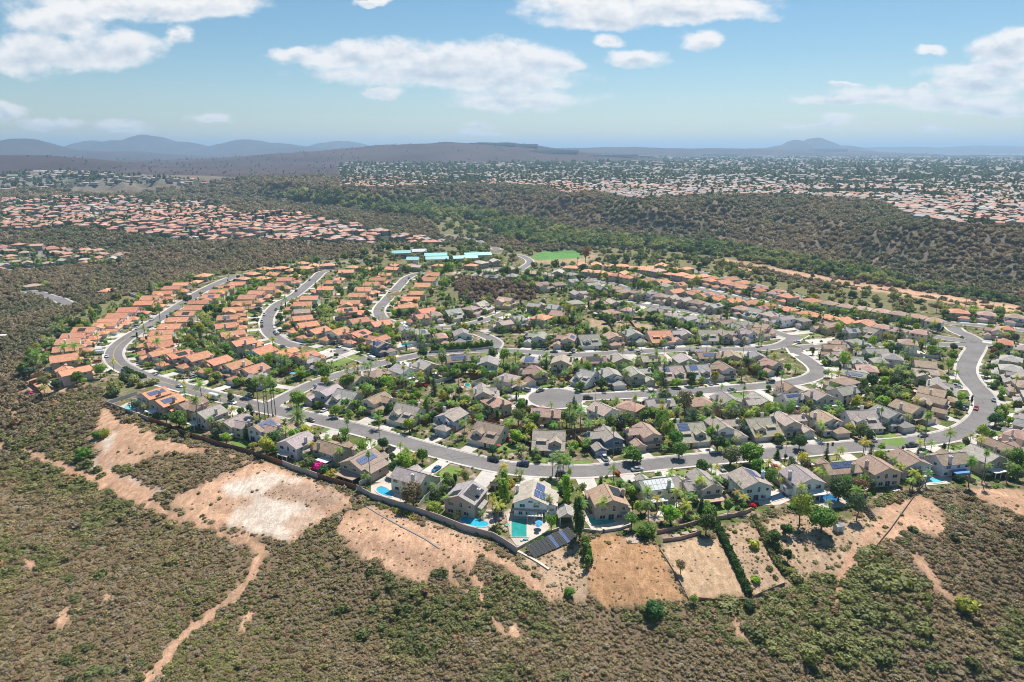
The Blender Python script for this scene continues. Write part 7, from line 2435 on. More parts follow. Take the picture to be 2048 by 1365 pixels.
# ------------------------------------------------------------------ trees one can pick out in the photograph
HAND = [  # kind, crown centre x, y, crown diameter in pixels, height factor, colour, label
    ('dense', 356, 833, 40, 1.0, 'mid', 'big trimmed round tree behind the dark brown fence'),
    ('dense', 596, 793, 40, 1.0, 'bright', 'bright round tree at the street corner'), ('broad', 671, 819, 26, .9, 'bright', None), ('broad', 700, 826, 20, .8, 'bright', None), ('broad', 690, 806, 22, 1.1, 'mid', None), ('broad', 715, 806, 22, 1.0, 'mid', None),
    ('broad', 777, 818, 26, 1.2, 'dark', None), ('small', 757, 836, 24, 1.0, 'palm', None), ('airy', 690, 862, 28, .7, 'mid', 'leafy tree between the lilac and taupe canyon houses'), ('broad', 765, 884, 25, 1.0, 'dark', 'dark street tree beside the black car'), ('broad', 845, 909, 26, 1.1, 'mid', None),
    ('broad', 615, 924, 32, .8, 'olive', 'small olive tree left of the bougainvillea'), ('shrub', 640, 932, 38, .8, 'magenta', 'magenta bougainvillea mound behind the lavender wall'),
    ('dense', 826, 982, 50, 1.25, 'olive', 'tall dense tree right of the curved blue pool'), ('dense', 869, 1014, 38, .7, 'bright', 'low round bright tree right of the white fence'), ('column', 1008, 968, 22, .9, 'bright', 'tall hedge-like tree between the two solar houses'), ('column', 1006, 985, 24, .8, 'bright', 'second tall hedge tree beside the rock garden palms'),
    ('column', 1134, 978, 24, .8, 'bright', None), ('column', 1155, 1030, 20, 1.2, 'dark', 'dark cypress hedge tree right of the pavilion'), ('column', 1160, 1048, 18, 1.0, 'dark', 'lower dark hedge tree beside the ground panels'), ('column', 1169, 1098, 14, .6, 'mid', 'upper narrow hedge bush on the dry slope'), ('column', 1174, 1122, 14, .6, 'mid', 'lower narrow hedge bush on the dry slope'),
    ('dense', 1294, 1058, 46, .62, 'mid', 'large clipped round bush on the dry slope'), ('broad', 1414, 1042, 40, 1.1, 'dark', 'dark leafy tree above the planted slope hedge'), ('airy', 1362, 1130, 26, .9, 'olive', 'small grey-green tree on the dry plot'), ('broad', 1267, 906, 46, .62, 'mid', 'wide sprawling shrub tree beside the white pickup'),
    ('dense', 1359, 896, 36, 1.1, 'mid', 'round green street tree between two wide drives'), ('broad', 1340, 858, 36, 1.1, 'bright', None), ('broad', 1352, 872, 34, 1.0, 'mid', None), ('dense', 1462, 908, 44, 1.0, 'olive', 'left crown of the big street tree pair'), ('dense', 1502, 902, 56, 1.0, 'mid', 'right larger crown of the big street tree pair'),
    ('broad', 1436, 882, 34, .9, 'dark', None), ('broad', 1454, 888, 26, .9, 'mid', None), ('airy', 1372, 798, 36, 1.3, 'olive', None), ('airy', 1390, 828, 28, 1.0, 'blue', None), ('conifer', 1328, 757, 26, 1.25, 'dark', 'tall dark Norfolk pine above the cul-de-sac street'), ('dense', 1355, 764, 28, .8, 'bright', 'bright lime round tree beside the Norfolk pine'),
    ('dense', 1680, 973, 50, 1.15, 'dark', 'dark broad tree behind the deep blue pool'), ('dense', 1717, 970, 36, 1.2, 'rust', 'bronze-dark tree beside the white terrace'), ('airy', 1604, 1008, 48, 1.2, 'bright', 'pale feathery pepper tree below the blue pool'), ('dense', 1646, 1034, 62, 1.0, 'mid', 'largest round dark green tree on the right slope'), ('airy', 1718, 1006, 38, 1.2, 'blue', 'blue-green tree right of the largest round tree'),
    ('broad', 1573, 1056, 30, .8, 'dark', 'upper dark bush tree on the planted slope'), ('broad', 1549, 1072, 36, .8, 'dark', 'lower dark bush tree on the planted slope'), ('broad', 1577, 1108, 22, 1.2, 'dark', 'narrow dark tree on the slope bottom'), ('dense', 1600, 880, 34, 1.1, 'dark', 'dark round street tree with glossy crown'), ('dense', 1723, 857, 32, 1.2, 'olive', None), ('dense', 1736, 868, 34, 1.0, 'dark', None),
    ('conifer', 1555, 907, 18, .62, 'dark', 'dark conical tree beside the street lamp'), ('column', 1571, 913, 8, .4, 'dark', None), ('column', 1581, 918, 8, .45, 'dark', None), ('dense', 1992, 836, 32, 1.0, 'dark', 'left of two round trees on the right bend'), ('dense', 2004, 820, 30, 1.0, 'mid', 'right of two round trees on the right bend'), ('dense', 1968, 862, 30, .8, 'mid', 'low round tree where the right bend begins'),
    ('dense', 1205, 765, 26, 1.0, 'dark', 'dark round tree north of the cul-de-sac bulb'), ('broad', 1160, 770, 22, .9, 'mid', None), ('broad', 985, 898, 22, 1.0, 'dark', 'dark tree above the black parked SUV'), ('broad', 998, 872, 20, .9, 'mid', None), ('broad', 1084, 838, 24, .9, 'bright', None), ('broad', 1110, 832, 18, .9, 'dark', None), ('broad', 1134, 830, 36, 1.0, 'mid', None),
    ('airy', 1037, 826, 34, 1.0, 'olive', None), ('broad', 975, 822, 30, .9, 'dark', None), ('broad', 1255, 836, 32, .9, 'mid', None), ('broad', 1290, 830, 28, .9, 'mid', None), ('airy', 785, 768, 22, .9, 'mid', None), ('dense', 784, 718, 24, 1.0, 'yellow', 'yellow-green round tree beside the white van'), ('dense', 845, 703, 24, 1.1, 'dark', 'dark green ball tree left of the long hedge'),
    ('conifer', 853, 812, 18, 1.3, 'dark', 'tall dark conifer right of the fourth lower street house'), ('conifer', 868, 770, 22, .9, 'dark', None), ('broad', 887, 790, 30, .9, 'yellow', None), ('broad', 930, 800, 26, .9, 'mid', None), ('dense', 431, 752, 26, .9, 'mid', 'round street tree west of the palm cluster'), ('dense', 475, 762, 24, .9, 'mid', None), ('broad', 462, 792, 18, 1.1, 'dark', None),
    ('broad', 505, 770, 34, 1.0, 'dark', 'dark leafy tree left of the tall fan palm cluster'), ('broad', 600, 743, 26, .9, 'bright', None), ('broad', 650, 745, 34, .9, 'mid', None), ('broad', 640, 730, 24, .9, 'bright', None), ('broad', 697, 760, 36, .9, 'mid', None), ('broad', 775, 762, 32, .9, 'bright', None),
    ('dense', 195, 868, 28, .5, 'mid', None), ('dense', 167, 906, 40, .4, 'mid', None), ('dense', 1310, 1215, 50, .45, 'dark', None), ('airy', 1388, 1196, 24, .7, 'mid', None), ('dense', 1500, 1210, 30, .6, 'dark', 'dark round tree at the foot of the dry plots'), ('dense', 1138, 1183, 28, .6, 'mid', 'round bush below the curved slope wall'),
    ('conifer', 1148, 628, 12, 1.4, 'dark', 'tall dark cypress-like tree right of the knoll houses'), ('dense', 1198, 610, 26, 1.3, 'dark', None), ('dense', 1168, 655, 28, .9, 'mid', None), ('dense', 1250, 657, 22, 1.0, 'dark', 'dark round tree between the bare plots'), ('dense', 1227, 642, 16, 1.0, 'dark', None), ('dense', 1310, 628, 26, .9, 'dark', None),
    ('broad', 898, 535, 26, 1.1, 'bright', 'large bright tree left of the dark knoll'), ('airy', 1172, 503, 20, 1.5, 'rust', 'tall eucalyptus beside the sports field'), ('conifer', 1215, 558, 10, 1.1, 'dark', None), ('conifer', 1236, 558, 11, 1.3, 'dark', None), ('conifer', 1268, 562, 11, 1.2, 'dark', None), ('dense', 1376, 586, 16, 1.1, 'dark', None),
    ('column', 1443, 637, 5, 1.0, 'dark', None), ('column', 1449, 637, 5, 1.0, 'dark', None), ('column', 1454, 638, 5, 1.0, 'dark', None), ('column', 1118, 580, 4, .9, 'dark', None), ('column', 1123, 579, 4, .9, 'dark', None), ('column', 1128, 578, 4, .9, 'dark', None), ('column', 1134, 577, 4, .9, 'dark', None),
    ('column', 412, 622, 6, .9, 'dark', None), ('column', 424, 621, 6, 1.0, 'dark', None), ('column', 430, 625, 6, 1.0, 'dark', None), ('conifer', 300, 575, 16, .9, 'dark', None), ('dense', 376, 596, 22, .9, 'dark', None), ('conifer', 1800, 660, 20, 1.2, 'dark', 'tallest dark conifer in the right bend gardens'), ('conifer', 1640, 632, 14, 1.2, 'dark', None), ('conifer', 1690, 634, 10, 1.1, 'dark', None),
    ('dense', 1792, 760, 34, 1.3, 'dark', 'dark tree mass above the terraced bend garden'), ('dense', 1848, 750, 26, 1.2, 'dark', None), ('broad', 1765, 780, 36, .9, 'mid', None), ('airy', 1690, 715, 30, 1.2, 'bright', None), ('dense', 1905, 710, 24, .9, 'mid', None), ('dense', 1908, 692, 18, 1.0, 'dark', None),
]
PALMS = [  # kind, crown centre x, y, diameter px, height factor, colour, label
    ('fan', 512, 762, 16, 1.0, 'palm', 'leftmost palm of the tall fan palm cluster'), ('fan', 522, 757, 16, 1.1, 'palm', 'second palm from left in the tall fan palm cluster'), ('fan', 530, 766, 15, .95, 'palm', 'third palm from left in the tall fan palm cluster'), ('fan', 538, 760, 16, 1.05, 'palm', 'fourth palm from left in the tall fan palm cluster'), ('fan', 545, 765, 15, 1.0, 'palm', 'rightmost palm of the tall fan palm cluster'),
    ('queen', 401, 771, 28, 1.0, 'palm', 'big feathery palm at the left street bend'), ('fan', 389, 800, 18, .72, 'palm', 'tall lone fan palm behind the tan canopy house'), ('queen', 452, 851, 24, .7, 'palmy', None), ('date', 595, 833, 40, .6, 'palm', 'thick date palm beside the street corner drive'), ('queen', 366, 767, 16, .8, 'palmy', None), ('small', 290, 813, 15, .8, 'palmy', None),
    ('queen', 1105, 920, 26, 1.0, 'palm', 'leftmost palm of the cluster over the lower main street'), ('queen', 1116, 913, 28, 1.15, 'palm', 'second palm of the cluster over the lower main street'), ('queen', 1126, 918, 28, 1.1, 'palm', 'third palm of the cluster over the lower main street'), ('queen', 1137, 922, 26, 1.0, 'palm', 'rightmost palm of the cluster over the lower main street'), ('queen', 1121, 928, 26, .9, 'palm', 'lowest palm of the cluster over the lower main street'),
    ('queen', 1010, 934, 24, .9, 'palmy', None), ('queen', 1002, 946, 22, .6, 'palmy', None), ('queen', 1032, 944, 18, .6, 'palm', None), ('queen', 1042, 945, 18, .5, 'palm', None), ('queen', 996, 1012, 26, 1.1, 'palmy', 'tall golden palm right of the turquoise freeform pool'), ('queen', 985, 1000, 22, .9, 'palmy', None), ('small', 966, 1027, 18, .7, 'palm', None),
    ('queen', 897, 995, 24, .95, 'palm', 'feathery palm behind the low round bright tree'), ('small', 915, 1030, 20, .6, 'palmy', None), ('queen', 1075, 1004, 22, 1.0, 'palm', 'left palm of three in the white paved yard'), ('queen', 1090, 994, 18, 1.2, 'palm', 'middle palm of three in the white paved yard'), ('queen', 1097, 999, 20, 1.2, 'palm', 'right palm of three in the white paved yard'),
    ('queen', 1162, 1006, 28, 1.1, 'palm', 'palm left of the sea-green pool'), ('queen', 1205, 1004, 26, 1.05, 'palmy', 'left of two palms beside the sea-green pool'), ('queen', 1215, 1000, 24, 1.1, 'palm', 'right of two palms beside the sea-green pool'), ('queen', 867, 971, 16, .8, 'palm', None), ('queen', 1296, 982, 28, 1.1, 'palm', None), ('queen', 1355, 982, 26, 1.1, 'palmy', None), ('queen', 1316, 998, 24, .9, 'palmy', None),
    ('queen', 1402, 962, 28, 1.1, 'palmy', 'golden palm above the white balcony'), ('queen', 1436, 957, 26, 1.2, 'palm', 'slim palm beside the small lawn with loungers'), ('queen', 1340, 944, 22, .8, 'palmy', None), ('queen', 1228, 940, 26, .8, 'palm', None), ('queen', 1432, 934, 20, .8, 'palmy', None), ('queen', 1538, 924, 22, 1.0, 'palmy', None), ('queen', 1559, 939, 20, 1.0, 'palmy', None), ('queen', 1583, 944, 20, 1.1, 'palm', None), ('queen', 1567, 960, 18, .8, 'palmy', None),
    ('queen', 1729, 884, 26, 1.0, 'palmy', 'palm leaning over the right end of the street'), ('queen', 1680, 900, 24, .8, 'palmy', None), ('queen', 1479, 968, 22, .9, 'palm', None), ('queen', 1472, 985, 20, .7, 'palmy', None), ('queen', 1786, 938, 22, .9, 'palmy', None), ('queen', 1805, 934, 22, .9, 'palmy', None), ('queen', 1830, 945, 24, 1.0, 'palmy', None), ('queen', 1822, 960, 20, .9, 'palmy', None), ('queen', 1842, 955, 20, .9, 'palmy', None),
    ('queen', 1902, 868, 26, 1.1, 'palm', 'big palm where the right bend meets the street'), ('queen', 1842, 886, 20, .8, 'palmy', None), ('queen', 1864, 888, 18, .7, 'palmy', None), ('fan', 1946, 924, 22, .5, 'palm', 'tall fan palm at the right canyon edge lawn'), ('fan', 1858, 830, 18, .7, 'palm', None), ('queen', 1078, 747, 18, 1.0, 'palm', None), ('queen', 1128, 745, 18, 1.0, 'palm', None), ('queen', 1037, 766, 24, .9, 'palmy', None), ('queen', 994, 762, 18, .9, 'palm', None),
    ('queen', 1144, 828, 26, 1.1, 'palm', None), ('queen', 1162, 822, 26, 1.1, 'palm', None), ('queen', 1150, 840, 22, 1.0, 'palm', None), ('queen', 1022, 842, 22, 1.1, 'palm', None), ('queen', 560, 714, 20, 1.1, 'palm', None), ('queen', 568, 720, 20, 1.0, 'palm', None), ('queen', 605, 716, 20, 1.1, 'palm', None), ('queen', 578, 725, 16, 1.1, 'palm', None), ('queen', 730, 730, 18, .9, 'palm', None), ('queen', 740, 727, 18, 1.0, 'palm', None), ('queen', 709, 735, 18, .8, 'palmy', None),
    ('queen', 547, 744, 16, 1.0, 'palm', None), ('queen', 285, 657, 14, 1.0, 'palm', None), ('fan', 285, 634, 12, .6, 'palm', None), ('fan', 316, 612, 12, .65, 'palm', None), ('queen', 312, 684, 22, 1.0, 'palm', None), ('queen', 270, 688, 18, .9, 'palm', None), ('queen', 128, 694, 24, .9, 'palm', None), ('queen', 147, 692, 24, 1.0, 'palm', None), ('queen', 110, 655, 20, 1.0, 'palm', None), ('queen', 122, 650, 20, 1.0, 'palm', None), ('queen', 225, 724, 16, .8, 'palmy', None),
    ('queen', 206, 730, 14, .7, 'palmy', None), ('fan', 70, 710, 18, .6, 'palm', 'tall fan palm at the bare left slope, taller one'), ('fan', 86, 714, 16, .55, 'palm', 'tall fan palm at the bare left slope, shorter one'), ('queen', 355, 710, 16, .9, 'palm', None), ('queen', 393, 738, 18, .9, 'palm', None), ('queen', 570, 598, 14, .9, 'palm', None), ('queen', 545, 680, 18, .8, 'palmy', None), ('fan', 934, 583, 10, .55, 'palm', 'lone palm in front of the dark knoll'), ('fan', 819, 577, 9, .65, 'palm', None),
    ('queen', 1381, 680, 14, 1.0, 'palm', None), ('queen', 1284, 686, 12, .9, 'palm', None), ('queen', 1310, 752, 20, 1.0, 'palm', None), ('queen', 1306, 792, 20, 1.0, 'palm', None), ('queen', 1358, 818, 22, 1.0, 'palm', None), ('queen', 1332, 825, 22, .9, 'palmy', None), ('queen', 1463, 808, 28, .9, 'palm', None), ('queen', 1415, 817, 24, .9, 'palm', None),
]
GLX = []


def build_hand_trees():
    for (k, px, py, dm, hf, col, lab) in HAND + PALMS:
        rad = dm / 2 / 1365.0 * depth_at(py + dm * .4)
        if k in ('queen', 'fan', 'date', 'small'):
            rad *= 1.12
            s = rad / SIZE0[k]
            x, y, z = GP(px, py, TP[k][0][2] * s * hf)
        else:
            s = rad / SIZE0[k]
            cz = {'conifer': 5.5, }.get(k, TP[k][0][2])
            x, y, z = GP(px, py, cz * s * hf)
        put_tree(k, x, y, rad, col, z, hf, lab)


build_hand_trees()


def hedge(line, w, h, col, label):
    """clipped or loose hedge: leaf clumps packed along a line, one mesh"""
    rg = np.random.default_rng(int(line[0][0]))
    L = [np.array(GP(a, b)) for a, b in line]
    V, F = [], []
    for a, b in zip(L[:-1], L[1:]):
        d = np.linalg.norm(b - a); n = int(d * w * h * 26) + 20
        t = rg.uniform(0, 1, n)[:, None]
        c = a + (b - a) * t; s = (b - a)[:2] / d
        o = rg.uniform(-1, 1, n); u = rg.uniform(0, 1, n)
        k = rg.integers(0, 3, n); o = np.where(k == 0, np.sign(o), o); u = np.where(k == 1, 1, u)
        hh = h * (.85 + .25 * np.sin(t[:, 0] * d * 1.7) * rg.uniform(.4, 1, n))
        c = c + np.stack([-s[1] * o * w / 2, s[0] * o * w / 2, u * hh], 1)
        e1 = rg.normal(size=(n, 3)); e1 /= np.linalg.norm(e1, axis=1)[:, None]
        e2 = np.cross(e1, rg.normal(size=(n, 3))); e2 /= np.linalg.norm(e2, axis=1)[:, None]
        q = .22 * rg.uniform(.6, 1.3, n)[:, None]
        v0 = len(V) and sum(len(x) for x in V)
        V.append(np.stack([c - e1 * q - e2 * q, c + e1 * q - e2 * q, c + e1 * q + e2 * q, c - e1 * q + e2 * q], 1).reshape(-1, 3))
        F.append(np.arange(n * 4).reshape(-1, 4) + v0)
    V = np.concatenate(V); c0 = L[0]
    o = bpy.data.objects.new('hedge', np_mesh('hedge', V - c0, np.concatenate(F), M['leaf'])); link(o)
    o.location = c0; o.color = (*GREENS[col], 1)
    tag(o, label, 'hedge', 'hedges on the lots')


for ln_, w_, h_, c_, lb_ in [([(1432, 1050), (1448, 1085), (1470, 1130), (1498, 1192)], 1.6, 2.0, 'dark', 'long dark hedge down the slope right of the furrowed plot'), ([(1506, 1034), (1525, 1070), (1548, 1120), (1572, 1152)], 1.4, 1.3, 'olive', 'loose olive hedge down the slope right of the planted lot'),
                             ([(862, 704), (900, 702), (950, 699), (985, 694)], 2.4, 4.2, 'mid', 'long tall clipped hedge below the upper north houses'), ([(1062, 1096), (1078, 1088), (1095, 1080)], 1.6, 1.6, 'mid', 'clipped hedge between the green pool wall and ground panels'),
                             ([(1800, 835), (1816, 838), (1830, 842), (1842, 846)], 1.8, 1.8, 'dark', 'square clipped hedge beside the drives near the right bend'), ([(250, 740), (262, 747), (290, 757)], 2.0, 1.8, 'dark', 'dark shrub hedge along the left street bend'),
                             ([(575, 768), (600, 758), (640, 742)], 2.4, 1.6, 'mid', 'flowering hedge bank beside the side street'), ([(1170, 1085), (1176, 1110), (1180, 1130)], 1.6, 2.2, 'mid', 'narrow hedge on the left border of the dry slope'),
                             ([(1640, 870), (1655, 866)], 1.5, 1.3, 'bright', 'low bright hedge on the front lawn edge'), ([(790, 1022), (815, 1030), (835, 1038)], 2.0, .4, 'yellow', 'yellow ground cover strip below the lavender wall')]:
    hedge(ln_, w_, h_, c_, lb_)
for x_, y_, r_, c_, lb_ in [(1928, 1215, 3.2, 'yellow', 'pale yellow pampas clump at the canyon bottom'), (1508, 1095, 2.2, 'yellow', 'yellow flowering bush on the planted slope'), (1577, 1145, 1.4, 'yellow', 'small yellow bush at the right planted slope'), (1510, 1165, 1.8, 'bright', 'lime bush at the slope foot'), (1504, 1014, 1.5, 'crimson', 'crimson bougainvillea beside the navy pool terrace'),
                            (212, 872, 3.0, 'bright', 'lone bright round bush in the left brush'), (1235, 950, 1.6, 'red', 'red-leaved bush beside the palm'), (1012, 880, 1.5, 'crimson', 'crimson bush in the front garden of the tan house')]:
    gx_, gy_, gz_ = GP(x_, y_)
    put_tree('shrub', gx_, gy_, r_, c_, gz_, .9, lb_)


# ------------------------------------------------------------------ trees scattered through the gardens
def blocked(x, y, rad, houses_xy):
    if road_clear(x, y) < .7 + rad * .18:
        return True
    for h in near_houses(x, y):
        c, s = math.cos(-h['yaw']), math.sin(-h['yaw'])
        dx, dy = x - h['x'], y - h['y']
        lx, ly = dx * c - dy * s, dx * s + dy * c
        W, D, gd = PINFO[h['kind']]
        if abs(lx) < W / 2 * h['sx'] + rad * .45 and abs(ly) < D / 2 * h['sy'] + rad * .45:
            return True
        gx = gd[0] * h['sx'] * h.get('mir', 1)
        if abs(lx - gx) < 3.0 + rad * .15 and 0 < ly < 22 and h['road'][0] < 40:
            return True
    return False


CELL = {}
for h_ in ALLH:
    CELL.setdefault((int(h_['x'] // 25), int(h_['y'] // 25)), []).append(h_)


def near_houses(x, y):
    i, j = int(x // 25), int(y // 25)
    out = []
    for a in (-1, 0, 1):
        for b in (-1, 0, 1):
            out += CELL.get((i + a, j + b), [])
    return out


POOLXY = [tuple(np.mean([P(a, b) for a, b in pts], axis=0)) for _, pts, _, _, _ in POOLS]
SOFT = []      # (x, y, z, size, tint, proto) for the mass of planting


FREE = [[P(a, b) for a, b in d] for d in DECKS + LAWNS]


def build_scatter():
    r = random.Random(42)
    placed = [(t['x'], t['y'], t['size']) for t in TREES]
    cell = {}
    for p in placed:
        cell.setdefault((int(p[0] // 8), int(p[1] // 8)), []).append(p)
    nb = sum(1 for t in TREES if t['kind'] in ('broad', 'dense', 'airy', 'column', 'conifer'))
    npm = len(TREES) - nb
    nsh = 0
    cand = []
    # gardens round every house, nearest first
    for h in ALLH:
        k = 9 if h['dist'] < 500 else 8
        W, D, gd = PINFO[h['kind']]
        for _ in range(k * 5):
            q = r.random()
            if q < .5:
                lx = r.uniform(-.62, .62) * h['lot']; ly = -D / 2 * h['sy'] - r.uniform(1.5, 13)
            elif q < .88:
                lx = r.choice((-1, 1)) * r.uniform(.42, .56) * h['lot']; ly = r.uniform(-D * .6, D * .7)
            else:
                lx = r.uniform(-.55, .55) * h['lot']; ly = D / 2 * h['sy'] + r.uniform(.5, 8)
            x, y = loc2w(h, lx, ly)
            cand.append((h['dist'] + r.uniform(0, 40), x, y, h, q))
    cand.sort(key=lambda c: c[0])
    cnt = {}
    for dist, x, y, h, q in cand:
        if h['row'] == 'canyon edge' and q < .5:
            if not inside(np.array([x]), np.array([y - 3]), PLAT)[0]:
                continue
        u, v = to_px(x, y, 0.0)
        if u < -60 or u > 2110:
            continue
        n = cnt.get(id(h), 0)
        if n >= (13 if h['kind'] == 4 else 16):
            continue
        t = r.random()
        kind = 'queen' if t < .24 else 'broad' if t < .52 else 'airy' if t < .62 else 'dense' if t < .70 else 'fan' if t < .735 else 'column' if t < .765 else 'conifer' if t < .785 else 'small' if t < .85 else 'shrub'
        rad = {'queen': r.uniform(1.9, 2.7), 'broad': r.uniform(1.8, 3.6), 'airy': r.uniform(1.8, 3.4), 'dense': r.uniform(1.6, 3.2), 'fan': r.uniform(1.2, 1.6), 'column': r.uniform(.6, .95), 'conifer': r.uniform(1.6, 2.4), 'small': r.uniform(1.3, 1.9), 'shrub': r.uniform(.8, 1.6)}[kind]
        if q >= .88:
            rad = min(rad, 1.9)
        if h['kind'] == 4:
            rad *= .92
        hf = {'queen': r.uniform(.7, 1.25), 'fan': r.uniform(.7, 1.2), 'broad': r.uniform(.75, 1.2), 'airy': r.uniform(.8, 1.25), 'dense': r.uniform(.7, 1.05)}.get(kind, r.uniform(.7, 1.0))
        i, j = int(x // 8), int(y // 8)
        if any(math.hypot(p[0] - x, p[1] - y) < (p[2] + rad) * (.55 if kind != 'shrub' else .35) for a in (-1, 0, 1) for b in (-1, 0, 1) for p in cell.get((i + a, j + b), [])):
            continue
        if any(math.hypot(p[0] - x, p[1] - y) < 5.5 + rad * .5 for p in POOLXY):
            continue
        if blocked(x, y, rad, None):
            continue
        if kind != 'shrub' and h['dist'] < 330 and any(inside(np.array([x]), np.array([y]), d)[0] for d in FREE):
            continue
        z = float(H(x, y)[0])
        col = r.choice(['mid', 'mid', 'dark', 'dark', 'bright', 'bright', 'olive', 'yellow', 'mid', 'blue', 'rust' if r.random() < .25 else 'mid'])
        if kind in ('queen', 'fan', 'small', 'date'):
            col = r.choice(['palm', 'palm', 'palmy'])
        if kind in ('column', 'conifer'):
            col = 'dark'
        if kind == 'shrub' and r.random() < .09:
            col = r.choice(['magenta', 'crimson', 'red', 'rust'])
        ispalm = kind in ('queen', 'fan', 'date', 'small')
        if kind == 'shrub':
            ok = nsh < 300
        elif ispalm:
            ok = npm < 300
        else:
            ok = nb < 300
        if ok:
            put_tree(kind, x, y, rad, col, z, hf, None, seed=3)
            if kind == 'shrub':
                nsh += 1
            elif ispalm:
                npm += 1
            else:
                nb += 1
        else:
            SOFT.append((x, y, z, rad / SIZE0[kind], GREENS[col], kind, hf))
        cell.setdefault((i, j), []).append((x, y, rad))
        cnt[id(h)] = n + 1


build_scatter()


def label_trees():
    """every scattered tree is told apart by its look and the house it stands by"""
    POSW = {2: ['left one', 'right one'], 3: ['leftmost', 'middle', 'rightmost']}
    groups = {}
    for t in TREES:
        if t['label']:
            continue
        h, d = ref_of(t['x'], t['y'])
        ds = DESC[t['kind']].format(c=CN[t['col']])
        groups.setdefault((ds, id(h)), []).append((t, h))
    for (ds, _), L in groups.items():
        L.sort(key=lambda q: q[0]['x'] / q[0]['y'])
        n = len(L)
        for i, (t, h) in enumerate(L):
            c, s = math.cos(-h['yaw']), math.sin(-h['yaw'])
            dx, dy = t['x'] - h['x'], t['y'] - h['y']
            ly = dx * s + dy * c
            side = 'in front of' if ly > 6 else 'behind' if ly < -6 else 'beside'
            pos = ''
            if n in (2, 3):
                pos = ', ' + POSW[n][i]
            elif n > 3:
                pos = f", {ordinal(i + 1)} from left"
            lab = f"{ds} {side} {h['ref']}{pos}"
            if len(lab.split()) > 16:
                lab = lab.replace(' row', '', 1) if len(lab.split()) == 17 else lab.replace('in front of', 'before').replace(' from left', '')
            t['o']['label'] = lab


label_trees()


def fix_labels():
    """identical labels left over: say which one by its place"""
    d = {}
    for o in COL.objects:
        if o.parent is None and o.get('label'):
            d.setdefault(o['label'], []).append(o)
    for lab, L in d.items():
        if len(L) < 2:
            continue
        L.sort(key=lambda o: o.location.x / max(o.location.y, 1))
        for i, o in enumerate(L):
            w = {2: ['left one', 'right one']}.get(len(L), [ordinal(k + 1) + ' from left' for k in range(len(L))])[i]
            o['label'] = ' '.join((lab + ', ' + w).split()[:16])


fix_labels()


# ------------------------------------------------------------------ planting nobody could count: instances on points
def scatter(name, pts, protos, kind='stuff'):
    """pts: arrays x,y,z,scale,rot,tint(n,3),pick,(stretch)"""
    X, Y, Z, S, RO, T, K, ST = pts
    me = bpy.data.meshes.new(name)
    n = len(X)
    me.vertices.add(n)
    me.vertices.foreach_set('co', np.stack([X, Y, Z], 1).astype(np.float32).ravel())
    def at(nm, ty, arr, f='value'):
        a = me.attributes.new(nm, ty, 'POINT'); a.data.foreach_set(f, np.ascontiguousarray(arr).ravel())
    at('sc', 'FLOAT_VECTOR', np.stack([S, S, S * ST], 1).astype(np.float32), 'vector')
    at('ro', 'FLOAT_VECTOR', np.stack([np.zeros(n), np.zeros(n), RO], 1).astype(np.float32), 'vector')
    at('tint', 'FLOAT_COLOR', np.concatenate([T, np.ones((n, 1))], 1).astype(np.float32), 'color')
    at('pick', 'INT', K.astype(np.int32))
    o = bpy.data.objects.new(name, me); link(o)
    pc = bpy.data.collections.new(name + '_kinds')
    for i, m in enumerate(protos):
        q = bpy.data.objects.new(f'{name}_kind_{chr(97 + i)}', m)
        pc.objects.link(q)
    g = bpy.data.node_groups.new(name + '_nodes', 'GeometryNodeTree')
    g.interface.new_socket('Geometry', in_out='INPUT', socket_type='NodeSocketGeometry')
    g.interface.new_socket('Geometry', in_out='OUTPUT', socket_type='NodeSocketGeometry')
    N = g.nodes
    gi = N.new('NodeGroupInput'); go = N.new('NodeGroupOutput')
    ip = N.new('GeometryNodeInstanceOnPoints')
    ci = N.new('GeometryNodeCollectionInfo'); ci.inputs['Collection'].default_value = pc
    ci.inputs['Separate Children'].default_value = True; ci.inputs['Reset Children'].default_value = True
    ip.inputs['Pick Instance'].default_value = True

    def named(nm, ty):
        a = N.new('GeometryNodeInputNamedAttribute'); a.data_type = ty; a.inputs['Name'].default_value = nm
        return a.outputs['Attribute']
    L = g.links
    m2p = N.new('GeometryNodeMeshToPoints')
    L.new(gi.outputs[0], m2p.inputs[0])
    L.new(m2p.outputs[0], ip.inputs['Points']); L.new(ci.outputs[0], ip.inputs['Instance'])
    L.new(named('sc', 'FLOAT_VECTOR'), ip.inputs['Scale']); L.new(named('pick', 'INT'), ip.inputs['Instance Index'])
    e = N.new('FunctionNodeEulerToRotation'); L.new(named('ro', 'FLOAT_VECTOR'), e.inputs[0]); L.new(e.outputs[0], ip.inputs['Rotation'])
    L.new(ip.outputs[0], go.inputs[0])
    md = o.modifiers.new('instances', 'NODES'); md.node_group = g
    tag(o, None, None, kind=kind)
    return o


def scrub_mesh(seed, lobes, n, ls, squash=.8, R_=1.0, Hh=1.1):
    return crown_mesh('scrub', R_, Hh, lobes, n, ls, seed, M['scrub'], zc=.35, squash=squash)


def polar(d0, d1, k, amax=R(50), jit=.48, seed=1):
    """jittered points whose spacing is k times the distance"""
    rg = np.random.default_rng(seed)
    nr = int(math.log(d1 / d0) / k); na = int(2 * amax / k)
    I, J = np.meshgrid(np.arange(nr), np.arange(na), indexing='ij')
    I = I + rg.uniform(-jit, jit, I.shape); J = J + rg.uniform(-jit, jit, J.shape) + (I.astype(int) % 2) * .5
    rr = d0 * np.exp(I * k); a = -amax + J * k
    return (rr * np.sin(a)).ravel(), (rr * np.cos(a)).ravel(), (rr * k).ravel()


